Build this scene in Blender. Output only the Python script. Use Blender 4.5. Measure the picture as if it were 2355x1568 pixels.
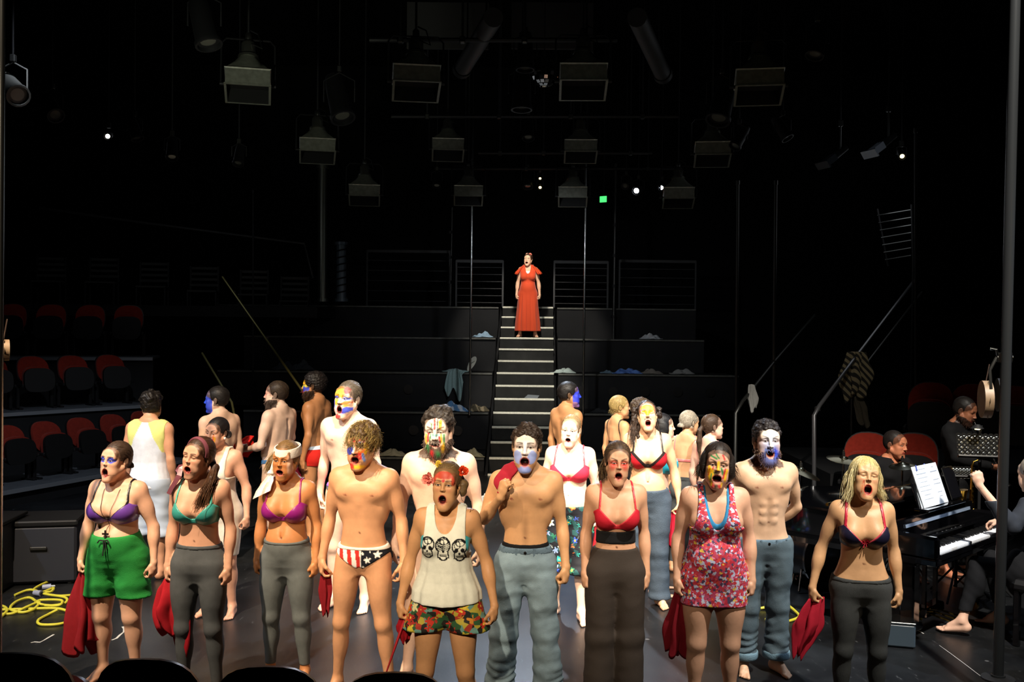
import bpy, math, random
import numpy as np
from mathutils import Vector, Matrix
random.seed(7)
for _o in list(bpy.data.objects): bpy.data.objects.remove(_o)
SC = bpy.context.scene
COL = SC.collection
PI = math.pi
R = math.radians

# ---------------------------------------------------------------- camera, world, light, exposure
FPX = 2355*35/36
CAMZ = 2.35
cam_d = bpy.data.cameras.new('camera'); cam_d.lens = 35; cam_d.sensor_width = 36; cam_d.clip_end = 100; cam_d.clip_start = .05
cam = bpy.data.objects.new('camera', cam_d); COL.objects.link(cam)
CM = Matrix.Translation((0, 0, CAMZ)) @ Matrix.Rotation(R(89.0), 4, 'X') @ Matrix.Rotation(R(0.6), 4, 'Z')
cam.matrix_world = CM
SC.camera = cam
SC.view_settings.view_transform = 'Standard'; SC.view_settings.look = 'None'
SC.view_settings.gamma = 1; SC.view_settings.use_curve_mapping = False
SC.view_settings.exposure = 0.0
world = bpy.data.worlds.new('world'); SC.world = world; world.use_nodes = True
world.node_tree.nodes['Background'].inputs[0].default_value = (.5, .55, .6, 1)
world.node_tree.nodes['Background'].inputs[1].default_value = 0.004

def at(px, py, Y):
    "world point seen at pixel (px,py) whose world y is Y"
    d = CM.to_3x3() @ Vector(((px-1177.5)/FPX, -(py-784)/FPX, -1))
    return Vector((0, 0, CAMZ)) + d*(Y/d.y)
def atz(px, py, z):
    "world point seen at pixel (px,py) whose world z is z"
    d = CM.to_3x3() @ Vector(((px-1177.5)/FPX, -(py-784)/FPX, -1))
    return Vector((0, 0, CAMZ)) + d*((z-CAMZ)/d.z)

def spot(name, loc, tgt, watts, col, size, blend=.5, rad=.08):
    l = bpy.data.lights.new(name, 'SPOT'); l.energy = watts; l.color = col
    l.spot_size = R(size); l.spot_blend = blend; l.shadow_soft_size = rad
    o = bpy.data.objects.new(name, l); COL.objects.link(o)
    o.location = loc
    o.rotation_euler = (Vector(tgt)-Vector(loc)).to_track_quat('-Z', 'Y').to_euler()
    return o
WARM = (1, .80, .58); COOL = (.72, .84, 1); NEUT = (1, .93, .82)
spot('stage_spot_warm', (-3.6, 2.4, 8.2), (-1.5, 9.0, .5), 6400, WARM, 43, .7)
spot('stage_spot_neutral', (3.2, 2.6, 8.3), (1.7, 9.0, .5), 6200, NEUT, 43, .7)
spot('stage_spot_front_left', (-5.2, -1.6, 6.0), (-2.6, 6.6, 1.75), 1100, WARM, 20, 1)
spot('stage_spot_front_middle', (-1.5, -1.8, 6.0), (-.3, 5.7, 1.50), 3600, WARM, 20, 1)
spot('stage_spot_front_right', (5.4, -1.4, 6.0), (1.9, 6.4, 1.75), 1200, WARM, 21, 1)
spot('stage_spot_centre', (.2, 3.6, 8.4), (.0, 9.0, .9), 5200, NEUT, 32, .6)
spot('stage_spot_right_side', (6.5, 6.0, 5.5), (2.0, 7.4, 1.0), 800, COOL, 34, .6)
spot('stage_spot_left_side', (-6.5, 5.0, 5.5), (-2.6, 8.6, 1.0), 800, COOL, 46, .6)
spot('stage_spot_rear', (.2, 13.0, 4.9), (.2, 8.2, .2), 1300, COOL, 50, .7)
spot('stairs_spot', (.15, 16.9, 5.0), at(1213, 690, 19.3), 500, NEUT, 44, .4)
spot('piano_spot', (4.6, 10.5, 6.5), (3.2, 7.8, .9), 150, (.62, .76, 1), 34, .6)
spot('house_left_fill', (-3.6, 8.0, 6.0), (-5.6, 13.6, .4), 650, (.80, .88, 1), 40, .8)  # unseen cool fill added to bring up the left seats
spot('rig_fill_left', (-2.3, 5.6, 2.9), at(590, 190, 10), 230, (.95, 1, .80), 34, .8)  # added fill below the rig, standing in for stage bounce on the hoods
spot('rig_fill_centre', (.3, 6.4, 3.1), at(1200, 250, 12), 13, (.95, 1, .85), 70, .8)  # second added fill, broad and weak, so the middle hoods show
spot('rig_fill_right', (3.0, 6.4, 3.1), at(1745, 200, 10), 8, (1, .92, .6), 34, .8)  # added warm fill for the upper right hood
spot('stairs_wash', (.2, 10.8, 4.7), (.25, 17.6, 1.2), 1500, NEUT, 17, .6)
spot('tier_wash', (.2, 13.2, 4.0), (.6, 18.0, 1.8), 170, (.9, .95, 1), 80, .8)
for _i, _p in enumerate(((-5.5, 15.0, 4.4), (5.5, 14.5, 4.4), (0, 12.5, 3.6))):  # unseen point fills added to lift the dark rig, tiers and gallery
    _l = bpy.data.lights.new('house_fill', 'POINT'); _l.energy = (15, 22, 8)[_i]; _l.color = (.9, .95, 1); _l.shadow_soft_size = 1.2
    _o = bpy.data.objects.new('house_fill', _l); COL.objects.link(_o); _o.location = _p
spot('rig_fill_far_right', (3.2, 8.0, 3.6), at(1995, 350, 12.2), 60, (.85, .92, 1), 16, .8)  # narrow fill added to brighten the finned spotlight
spot('rail_fill', (4.2, 8.5, 6.0), at(1940, 870, 12.5), 110, NEUT, 24, .8)  # fill added so the cloths on the handrails show
# ---------------------------------------------------------------- colours and materials
def lin(c):
    return tuple(((v+.055)/1.055)**2.4 if v > .04045 else v/12.92 for v in c)
def hx(s):
    return tuple(int(s[i:i+2], 16)/255 for i in (0, 2, 4))
MATS = {}
def mat(name, col=(.5, .5, .5), rough=.5, metal=0, spec=.5, emit=None, es=0, attr=False, bump=0, bscale=60, noise=0, nscale=8, coat=0, sheen=0, bstretch=None):
    if name in MATS: return MATS[name]
    m = bpy.data.materials.new(name); m.use_nodes = True
    nt = m.node_tree; b = nt.nodes['Principled BSDF']
    b.inputs['Base Color'].default_value = (*lin(col), 1)
    b.inputs['Roughness'].default_value = rough; b.inputs['Metallic'].default_value = metal
    b.inputs['Specular IOR Level'].default_value = spec
    b.inputs['Coat Weight'].default_value = coat
    if sheen: b.inputs['Sheen Weight'].default_value = sheen
    if emit: b.inputs['Emission Color'].default_value = (*lin(emit), 1); b.inputs['Emission Strength'].default_value = es
    tc = nt.nodes.new('ShaderNodeTexCoord')
    src = None
    if attr:
        a = nt.nodes.new('ShaderNodeAttribute'); a.attribute_name = 'Col'; src = a.outputs['Color']
        nt.links.new(src, b.inputs['Base Color'])
    if noise:
        n = nt.nodes.new('ShaderNodeTexNoise'); n.inputs['Scale'].default_value = nscale; n.inputs['Detail'].default_value = 6
        nt.links.new(tc.outputs['Object'], n.inputs['Vector'])
        mr = nt.nodes.new('ShaderNodeMapRange'); mr.inputs[1].default_value = .3; mr.inputs[2].default_value = .7
        mr.inputs[3].default_value = 1-noise; mr.inputs[4].default_value = 1+noise
        nt.links.new(n.outputs[0], mr.inputs[0])
        mx = nt.nodes.new('ShaderNodeVectorMath'); mx.operation = 'SCALE'
        if src: nt.links.new(src, mx.inputs[0])
        else: mx.inputs[0].default_value = lin(col)
        nt.links.new(mr.outputs[0], mx.inputs['Scale']); nt.links.new(mx.outputs[0], b.inputs['Base Color'])
    if bump:
        n2 = nt.nodes.new('ShaderNodeTexNoise'); n2.inputs['Scale'].default_value = bscale; n2.inputs['Detail'].default_value = 4
        if bstretch:
            mp = nt.nodes.new('ShaderNodeMapping'); mp.inputs['Scale'].default_value = bstretch
            nt.links.new(tc.outputs['Object'], mp.inputs[0]); nt.links.new(mp.outputs[0], n2.inputs['Vector'])
        else: nt.links.new(tc.outputs['Object'], n2.inputs['Vector'])
        bp = nt.nodes.new('ShaderNodeBump'); bp.inputs['Strength'].default_value = bump; bp.inputs['Distance'].default_value = .01
        nt.links.new(n2.outputs[0], bp.inputs['Height']); nt.links.new(bp.outputs[0], b.inputs['Normal'])
    MATS[name] = m
    return m

def floral_mat(name, cols, scale, base, dots=.42):
    "procedural printed flower fabric: round blossoms (voronoi cells) in several colours over a ground colour"
    if name in MATS: return MATS[name]
    m = bpy.data.materials.new(name); m.use_nodes = True; nt = m.node_tree; N = nt.nodes; L = nt.links
    b = N['Principled BSDF']; b.inputs['Roughness'].default_value = .75
    tc = N.new('ShaderNodeTexCoord')
    nz = N.new('ShaderNodeTexNoise'); nz.inputs['Scale'].default_value = scale*1.3; L.new(tc.outputs['Object'], nz.inputs['Vector'])
    mxv = N.new('ShaderNodeMix'); mxv.data_type = 'VECTOR'; mxv.inputs[0].default_value = .035
    L.new(tc.outputs['Object'], mxv.inputs[4]); L.new(nz.outputs[1], mxv.inputs[5])
    v = N.new('ShaderNodeTexVoronoi'); v.inputs['Scale'].default_value = scale; L.new(mxv.outputs[1], v.inputs['Vector'])
    sep = N.new('ShaderNodeSeparateColor'); L.new(v.outputs['Color'], sep.inputs[0])
    cr = N.new('ShaderNodeValToRGB'); cr.color_ramp.interpolation = 'CONSTANT'
    cr.color_ramp.elements.remove(cr.color_ramp.elements[0])
    for i, c in enumerate(cols):
        e = cr.color_ramp.elements[0] if i == 0 else cr.color_ramp.elements.new(i/len(cols))
        e.position = i/len(cols); e.color = (*lin(c), 1)
    L.new(sep.outputs[0], cr.inputs[0])
    cr2 = N.new('ShaderNodeValToRGB'); e = cr2.color_ramp.elements
    e[0].position = 0.0; e[0].color = (0, 0, 0, 1); e[1].position = dots; e[1].color = (1, 1, 1, 1)
    cr2.color_ramp.interpolation = 'LINEAR'
    e[0].position = dots-.04
    sub = N.new('ShaderNodeVectorMath'); sub.operation = 'SUBTRACT'; L.new(v.outputs['Position'], sub.inputs[0]); L.new(mxv.outputs[1], sub.inputs[1])
    sx = N.new('ShaderNodeSeparateXYZ'); L.new(sub.outputs[0], sx.inputs[0])
    def mth(op, a, b_=None):
        q = N.new('ShaderNodeMath'); q.operation = op
        for i_, w_ in enumerate((a, b_)):
            if w_ is None: continue
            if isinstance(w_, (int, float)): q.inputs[i_].default_value = w_
            else: L.new(w_, q.inputs[i_])
        return q.outputs[0]
    ang = mth('ARCTAN2', sx.outputs[2], sx.outputs[0]); pet = mth('COSINE', mth('MULTIPLY', ang, 5)); den = mth('ADD', mth('MULTIPLY', pet, .24), .80)
    dist = mth('DIVIDE', v.outputs['Distance'], den)
    L.new(dist, cr2.inputs[0])
    mx = N.new('ShaderNodeMix'); mx.data_type = 'RGBA'
    L.new(cr2.outputs[0], mx.inputs[0]); L.new(cr.outputs[0], mx.inputs[6])
    v2 = N.new('ShaderNodeTexVoronoi'); v2.inputs['Scale'].default_value = scale*1.9; L.new(tc.outputs['Object'], v2.inputs['Vector'])
    cr3 = N.new('ShaderNodeValToRGB'); cr3.color_ramp.interpolation = 'CONSTANT'
    cr3.color_ramp.elements.remove(cr3.color_ramp.elements[0])
    for i, c in enumerate(base):
        q = cr3.color_ramp.elements[0] if i == 0 else cr3.color_ramp.elements.new(i/len(base))
        q.position = i/len(base); q.color = (*lin(c), 1)
    s2 = N.new('ShaderNodeSeparateColor'); L.new(v2.outputs['Color'], s2.inputs[0]); L.new(s2.outputs[1], cr3.inputs[0])
    L.new(cr3.outputs[0], mx.inputs[7])
    # flower centres
    cc = N.new('ShaderNodeValToRGB'); cc.color_ramp.elements[0].position = .11; cc.color_ramp.elements[0].color = (1, 1, 1, 1)
    cc.color_ramp.elements[1].position = .15; cc.color_ramp.elements[1].color = (0, 0, 0, 1)
    L.new(v.outputs['Distance'], cc.inputs[0])
    mx2 = N.new('ShaderNodeMix'); mx2.data_type = 'RGBA'; mx2.inputs[7].default_value = (*lin((.95, .8, .3)), 1)
    L.new(cc.outputs[0], mx2.inputs[0]); L.new(mx.outputs[2], mx2.inputs[6])
    L.new(mx2.outputs[2], b.inputs['Base Color'])
    MATS[name] = m
    return m

# ---------------------------------------------------------------- mesh helpers
def raw_mesh(name, V, Fq=None, Ft=None, col=None, smooth=True):
    me = bpy.data.meshes.new(name)
    V = np.asarray(V, np.float32)
    nq = 0 if Fq is None else len(Fq); ntr = 0 if Ft is None else len(Ft)
    me.vertices.add(len(V)); me.vertices.foreach_set('co', V.ravel())
    loops = []
    if nq: loops.append(np.asarray(Fq, np.int32).ravel())
    if ntr: loops.append(np.asarray(Ft, np.int32).ravel())
    loops = np.concatenate(loops)
    me.loops.add(len(loops)); me.loops.foreach_set('vertex_index', loops)
    me.polygons.add(nq+ntr)
    ls = np.concatenate([np.arange(nq)*4, nq*4+np.arange(ntr)*3]).astype(np.int32)
    me.polygons.foreach_set('loop_start', ls)
    me.update(calc_edges=True)
    if smooth: me.polygons.foreach_set('use_smooth', np.ones(nq+ntr, bool))
    if col is not None:
        a = me.color_attributes.new('Col', 'FLOAT_COLOR', 'POINT')
        c = np.ones((len(V), 4), np.float32); c[:, :3] = col
        a.data.foreach_set('color', c.ravel())
    return me
def link(name, me, m=None, parent=None, loc=None):
    o = bpy.data.objects.new(name, me); COL.objects.link(o)
    if m is not None and me is not None and not me.materials: me.materials.append(m)
    if parent is not None: o.parent = parent
    if loc is not None: o.location = loc
    return o
def tag(o, label=None, cat=None, group=None, kind=None):
    if label: o['label'] = label
    if cat: o['category'] = cat
    if group: o['group'] = group
    if kind: o['kind'] = kind
    return o
def empty(name, loc=(0, 0, 0), rz=0, label=None, cat=None, group=None):
    o = bpy.data.objects.new(name, None); COL.objects.link(o); o.location = loc; o.rotation_euler = (0, 0, rz)
    o.empty_display_size = .1
    return tag(o, label, cat, group)
def children(o): return [c for c in o.children]
def copy_tree(o, parent=None):
    c = o.copy(); COL.objects.link(c)
    if parent is not None: c.parent = parent
    for ch in children(o): copy_tree(ch, c)
    return c

class MB:
    "collects boxes, tubes, rings into one mesh"
    def __init__(s): s.v = []; s.f = []
    def add(s, v, f):
        n = len(s.v); s.v += [tuple(p) for p in v]; s.f += [tuple(i+n for i in q) for q in f]; return s
    def box(s, c, d, M=None, bev=0):
        x, y, z = d[0]/2, d[1]/2, d[2]/2
        if bev:
            b = min(bev, x*.9, y*.9, z*.9)
            bm_v = []; idx = {}
            for sx in (-1, 1):
                for sy in (-1, 1):
                    for sz in (-1, 1):
                        idx[(sx, sy, sz)] = len(bm_v)
                        bm_v += [(sx*x, sy*(y-b), sz*(z-b)), (sx*(x-b), sy*y, sz*(z-b)), (sx*(x-b), sy*(y-b), sz*z)]
            fs = []
            for a in range(3):
                for sg in (-1, 1):
                    u, w = (a+1) % 3, (a+2) % 3
                    q = []
                    for (su, sw) in ((-1, -1), (1, -1), (1, 1), (-1, 1)):
                        k = [0, 0, 0]; k[a] = sg; k[u] = su; k[w] = sw
                        q.append(idx[tuple(k)]+a)
                    fs.append(q if sg > 0 else q[::-1])
            for a in range(3):
                u, w = (a+1) % 3, (a+2) % 3
                for su in (-1, 1):
                    for sw in (-1, 1):
                        k0 = [0, 0, 0]; k0[a] = -1; k0[u] = su; k0[w] = sw
                        k1 = list(k0); k1[a] = 1
                        i0 = idx[tuple(k0)]; i1 = idx[tuple(k1)]
                        q = [i0+u, i1+u, i1+w, i0+w]
                        fs.append(q if su*sw > 0 else q[::-1])
            for kk, i in idx.items():
                q = [i, i+1, i+2]
                fs.append(q if kk[0]*kk[1]*kk[2] > 0 else q[::-1])
            V = bm_v; Fs = fs
        else:
            V = [(-x, -y, -z), (x, -y, -z), (x, y, -z), (-x, y, -z), (-x, -y, z), (x, -y, z), (x, y, z), (-x, y, z)]
            Fs = [(0, 3, 2, 1), (4, 5, 6, 7), (0, 1, 5, 4), (1, 2, 6, 5), (2, 3, 7, 6), (3, 0, 4, 7)]
        V = [Vector(p) for p in V]
        if M is not None: V = [M @ p for p in V]
        c = Vector(c)
        return s.add([p+c for p in V], Fs)
    def tube(s, pts, r, n=8, caps=True, closed=False, flat=1.0):
        pts = [Vector(p) for p in pts]; m = len(pts)
        rs = r if isinstance(r, (list, tuple)) else [r]*m
        V = []; up = None
        for i, p in enumerate(pts):
            a = pts[(i-1) % m] if (i > 0 or closed) else p
            b = pts[(i+1) % m] if (i < m-1 or closed) else p
            d = (b-a).normalized()
            if up is None:
                up = Vector((0, 0, 1)) if abs(d.z) < .9 else Vector((1, 0, 0))
            up = (up-d*up.dot(d)).normalized(); w = d.cross(up)
            for k in range(n):
                t = 2*PI*k/n
                V.append(p+(up*math.cos(t)*flat+w*math.sin(t))*rs[i])
        Fs = []
        for i in range(m if closed else m-1):
            j = (i+1) % m
            for k in range(n):
                l = (k+1) % n
                Fs.append((i*n+k, j*n+k, j*n+l, i*n+l)[::-1])
        if caps and not closed:
            Fs.append(tuple(range(n))); Fs.append(tuple((m-1)*n+k for k in range(n))[::-1])
        return s.add(V, Fs)
    def lathe(s, prof, c=(0, 0, 0), n=20, M=None):
        V = []; Fs = []
        for (r_, z) in prof:
            for k in range(n):
                t = 2*PI*k/n; p = Vector((r_*math.cos(t), r_*math.sin(t), z))
                if M is not None: p = M @ p
                V.append(p+Vector(c))
        for i in range(len(prof)-1):
            for k in range(n):
                l = (k+1) % n
                Fs.append((i*n+k, i*n+l, (i+1)*n+l, (i+1)*n+k))
        Fs.append(tuple(range(n))[::-1]); Fs.append(tuple((len(prof)-1)*n+k for k in range(n)))
        return s.add(V, Fs)
    def prism(s, poly, z0, z1, M=None, c=(0, 0, 0)):
        n = len(poly); V = [Vector((p[0], p[1], z0)) for p in poly]+[Vector((p[0], p[1], z1)) for p in poly]
        if M is not None: V = [M @ p for p in V]
        V = [p+Vector(c) for p in V]
        Fs = [tuple(range(n))[::-1], tuple(range(n, 2*n))]+[(i, (i+1) % n, n+(i+1) % n, n+i) for i in range(n)]
        return s.add(V, Fs)
    def build(s, name, m=None, parent=None, loc=None, smooth=False):
        me = bpy.data.meshes.new(name); me.from_pydata([tuple(p) for p in s.v], [], s.f); me.update()
        if smooth:
            me.polygons.foreach_set('use_smooth', [True]*len(me.polygons))
            try: me.set_sharp_from_angle(angle=R(40))
            except Exception: pass
        return link(name, me, m, parent, loc)
# ---------------------------------------------------------------- implicit surfaces (numpy), used for bodies, clothing and hair
f4 = np.float32
def smin(a, b, k):
    if k <= 0: return np.minimum(a, b)
    h = np.clip(.5+.5*(b-a)/k, 0, 1)
    return b+(a-b)*h-k*h*(1-h)
def smax(a, b, k): return -smin(-a, -b, k)
class Fld:
    def __init__(s):
        s.p = []; s.R = np.eye(3); s.t = np.zeros(3); s.s = 1.0; s.g = 't'
    def frame(s, Rm=None, t=(0, 0, 0), sc=1.0):
        s.R = np.eye(3) if Rm is None else np.array(Rm, float); s.t = np.array(t, float); s.s = sc
    def W(s, c): return s.t+s.R @ (np.array(c, float)*s.s)
    def cone(s, a, b, r1, r2, k=.02, op=0):
        a, b = s.W(a), s.W(b); r1 *= s.s; r2 *= s.s; m = max(r1, r2)
        ba = b-a; L2 = max(float(ba @ ba), 1e-9)
        def fn(X, Y, Z):
            px, py, pz = X-f4(a[0]), Y-f4(a[1]), Z-f4(a[2])
            t = np.clip((px*f4(ba[0])+py*f4(ba[1])+pz*f4(ba[2]))/f4(L2), 0, 1)
            qx, qy, qz = px-f4(ba[0])*t, py-f4(ba[1])*t, pz-f4(ba[2])*t
            return np.sqrt(qx*qx+qy*qy+qz*qz)-(f4(r1)+f4(r2-r1)*t)
        s.p.append((fn, np.minimum(a, b)-m, np.maximum(a, b)+m, k*s.s, op, s.g)); return s
    def ell(s, c, r, k=.02, op=0, rot=None):
        c = s.W(c); r = np.array(r, float)*s.s
        Rm = s.R if rot is None else s.R @ np.array(rot)
        I = Rm.T; m = np.abs(Rm) @ r
        ident = np.allclose(I, np.eye(3))
        def fn(X, Y, Z):
            px, py, pz = X-f4(c[0]), Y-f4(c[1]), Z-f4(c[2])
            if not ident:
                px, py, pz = (f4(I[0, 0])*px+f4(I[0, 1])*py+f4(I[0, 2])*pz, f4(I[1, 0])*px+f4(I[1, 1])*py+f4(I[1, 2])*pz, f4(I[2, 0])*px+f4(I[2, 1])*py+f4(I[2, 2])*pz)
            ax, ay, az = px/f4(r[0]), py/f4(r[1]), pz/f4(r[2])
            k0 = np.sqrt(ax*ax+ay*ay+az*az)
            bx, by, bz = ax/f4(r[0]), ay/f4(r[1]), az/f4(r[2])
            k1 = np.sqrt(bx*bx+by*by+bz*bz)+f4(1e-6)
            return k0*(k0-1)/k1
        s.p.append((fn, c-m, c+m, k*s.s, op, s.g)); return s
    def loft(s, zs, a, b, yc, xc=None, k=.02, op=0, fold=None):
        "vertical stack of ellipses; fold(theta-like X,Y,Z) adds relief"
        zs = np.array(zs, float); a = np.array(a, float); b = np.array(b, float); yc = np.array(yc, float)
        xc = np.zeros_like(zs) if xc is None else np.array(xc, float)
        mA = max(a.max(), b.max())
        def fn(X, Y, Z):
            z1 = Z.ravel() if Z.size == Z.shape[-1] else None
            A = np.interp(Z, zs, a).astype(f4); B = np.interp(Z, zs, b).astype(f4)
            yy = Y-np.interp(Z, zs, yc).astype(f4); xx = X-np.interp(Z, zs, xc).astype(f4)
            u, v = xx/A, yy/B
            k0 = np.sqrt(u*u+v*v)+f4(1e-6); k1 = np.sqrt((u/A)**2+(v/B)**2)+f4(1e-6)
            d = k0*(k0-1)/k1
            if fold is not None: d = d+fold(X, Y, Z)
            zc = (zs[0]+zs[-1])/2; hz = (zs[-1]-zs[0])/2
            return np.maximum(d, np.abs(Z-f4(zc))-f4(hz))
        lo = np.array([xc.min()-a.max(), yc.min()-b.max(), zs[0]]); hi = np.array([xc.max()+a.max(), yc.max()+b.max(), zs[-1]])
        s.p.append((fn, lo, hi, k, op, s.g)); return s
    def bounds(s, pad=.02):
        lo = np.min([p[1] for p in s.p if p[4] == 0], axis=0)-pad; hi = np.max([p[2] for p in s.p if p[4] == 0], axis=0)+pad
        return lo, hi
    def ev(s, lo, n, h, groups=None, margin=.05):
        ax = [(lo[i]+h*np.arange(n[i])).astype(f4) for i in range(3)]
        F = np.full(n, 1.0, f4)
        for fn, a, b, k, op, g in s.p:
            if groups is not None and g not in groups: continue
            m = margin+k if op == 0 else k+h
            i0 = [max(0, int(math.floor((a[i]-m-lo[i])/h))) for i in range(3)]
            i1 = [min(n[i], int(math.ceil((b[i]+m-lo[i])/h))+1) for i in range(3)]
            if any(i1[i] <= i0[i] for i in range(3)): continue
            X = ax[0][i0[0]:i1[0], None, None]; Y = ax[1][None, i0[1]:i1[1], None]; Z = ax[2][None, None, i0[2]:i1[2]]
            d = fn(X, Y, Z)
            sl = (slice(i0[0], i1[0]), slice(i0[1], i1[1]), slice(i0[2], i1[2]))
            F[sl] = smin(F[sl], d, k) if op == 0 else smax(F[sl], -d, k)
        return F
def grid(lo, hi, h):
    return tuple(int(math.ceil((hi[i]-lo[i])/h))+1 for i in range(3))
def axes(lo, n, h):
    return ((lo[0]+h*np.arange(n[0])).astype(f4)[:, None, None], (lo[1]+h*np.arange(n[1])).astype(f4)[None, :, None], (lo[2]+h*np.arange(n[2])).astype(f4)[None, None, :])
def resample(F, lo, h, lo2, n2, h2):
    "trilinear resample of a grid onto another grid"
    for a in range(3):
        p = (lo2[a]+h2*np.arange(n2[a])-lo[a])/h
        p = np.clip(p, 0, F.shape[a]-1.001); i = p.astype(int); t = (p-i).astype(f4)
        sh = [1, 1, 1]; sh[a] = len(t); t = t.reshape(sh)
        F = np.take(F, i, axis=a)*(1-t)+np.take(F, i+1, axis=a)*t
    return F
_C = [(i, j, k) for i in (0, 1) for j in (0, 1) for k in (0, 1)]
_E = [(a, b) for a in range(8) for b in range(a+1, 8) if sum(abs(_C[a][i]-_C[b][i]) for i in range(3)) == 1]
def snets(F, lo, h):
    F = F.copy()
    for a in range(3):
        sl = [slice(None)]*3
        for e in (0, -1): sl[a] = e; F[tuple(sl)] = np.maximum(F[tuple(sl)], f4(1e-3))
    S = F < 0
    cnt = np.zeros([n-1 for n in F.shape], np.int8)
    for (i, j, k) in _C: cnt += S[i:F.shape[0]-1+i, j:F.shape[1]-1+j, k:F.shape[2]-1+k]
    act = (cnt > 0) & (cnt < 8)
    idx = np.argwhere(act)
    if not len(idx): return np.zeros((0, 3), f4), np.zeros((0, 4), np.int32)
    I, J, K = idx.T
    vals = [F[I+c[0], J+c[1], K+c[2]] for c in _C]
    acc = np.zeros((len(idx), 3), f4); nn = np.zeros(len(idx), f4)
    for a, b in _E:
        va, vb = vals[a], vals[b]; m = (va < 0) != (vb < 0)
        t = np.where(m, va/np.where(m, va-vb, 1), 0).astype(f4)
        ca, cb = np.array(_C[a], f4), np.array(_C[b], f4)
        acc += (ca+(cb-ca)*t[:, None])*m[:, None]; nn += m
    V = (np.array(lo, f4)+f4(h)*(idx+acc/nn[:, None])).astype(f4)
    ids = np.full(act.shape, -1, np.int32); ids[act] = np.arange(len(idx))
    Q = []
    for a in range(3):
        u, w = (a+1) % 3, (a+2) % 3
        sl0 = [slice(1, -1)]*3; sl1 = [slice(1, -1)]*3
        sl0[a] = slice(0, -1); sl1[a] = slice(1, None)
        s0, s1 = S[tuple(sl0)], S[tuple(sl1)]
        e = np.argwhere(s0 != s1)
        if not len(e): continue
        flip = s0[tuple(e.T)]
        e = e.copy(); e[:, u] += 1; e[:, w] += 1
        def cell(du, dw):
            c = e.copy(); c[:, u] += du; c[:, w] += dw
            return ids[tuple(c.T)]
        q = np.stack([cell(-1, -1), cell(0, -1), cell(0, 0), cell(-1, 0)], 1)
        q[~flip] = q[~flip][:, ::-1]
        Q.append(q)
    Q = np.concatenate(Q); Q = Q[(Q >= 0).all(1)]
    return V, Q
def keep(V, Q, mask):
    "keep the quads marked in mask, drop unused vertices"
    Q = Q[mask]; used = np.unique(Q); rm = np.full(len(V), -1, np.int32); rm[used] = np.arange(len(used))
    return V[used], rm[Q]
def rotm(yaw, pitch, roll):
    "yaw about z, pitch about x (positive tips the face up), roll about y (degrees)"
    return np.array((Matrix.Rotation(R(yaw), 3, 'Z') @ Matrix.Rotation(R(-pitch), 3, 'X') @ Matrix.Rotation(R(roll), 3, 'Y')))
def vnoise(X, Y, Z, f, seed=0, n=5):
    "cheap smooth noise: a few sine waves in random directions"
    rs = np.random.RandomState(seed); o = 0
    for i in range(n):
        d = rs.normal(size=3); d /= np.linalg.norm(d); ff = f*(.6+.9*rs.rand())
        o = o+np.sin((X*f4(d[0])+Y*f4(d[1])+Z*f4(d[2]))*f4(ff)+f4(rs.rand()*6.28))
    return o/n
def tubes(polys, r0, r1, n=3):
    "tapered strands: polys (m, k, 3) -> vertices, quads"
    P = np.asarray(polys, float); m, k, _ = P.shape
    D = np.gradient(P, axis=1); D /= np.linalg.norm(D, axis=2, keepdims=True)+1e-9
    up = np.array([.3, .2, .93]); U = np.cross(D, up); U /= np.linalg.norm(U, axis=2, keepdims=True)+1e-9; Wv = np.cross(D, U)
    rr = np.linspace(0, 1, k)[None, :, None]; rr = r0*(1-rr**2)+r1*rr**2
    V = []
    for i in range(n):
        t = 2*PI*i/n; V.append(P+(U*math.cos(t)+Wv*math.sin(t))*rr)
    V = np.stack(V, 2).reshape(-1, 3)
    base = (np.arange(m)[:, None, None]*k+np.arange(k-1)[None, :, None])*n+np.arange(n)[None, None, :]
    nxt = (np.arange(m)[:, None, None]*k+np.arange(k-1)[None, :, None])*n+(np.arange(n)[None, None, :]+1) % n
    Q = np.stack([base, nxt, nxt+n, base+n], -1).reshape(-1, 4)
    return V.astype(f4), Q.astype(np.int32)
# ---------------------------------------------------------------- people
SKIN = mat('skin', rough=.48, spec=.35, attr=True, noise=.07, nscale=18, bump=.05, bscale=70)
CLOTH = mat('cloth', rough=.85, spec=.2, attr=True, noise=.06, nscale=30, bump=.25, bscale=400)
SATIN = mat('satin_cloth', rough=.36, spec=.5, attr=True, noise=.04, nscale=25)
HAIR = mat('hair', rough=.55, spec=.35, attr=True, noise=.25, nscale=60)
RED = hx('b01722')

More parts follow.
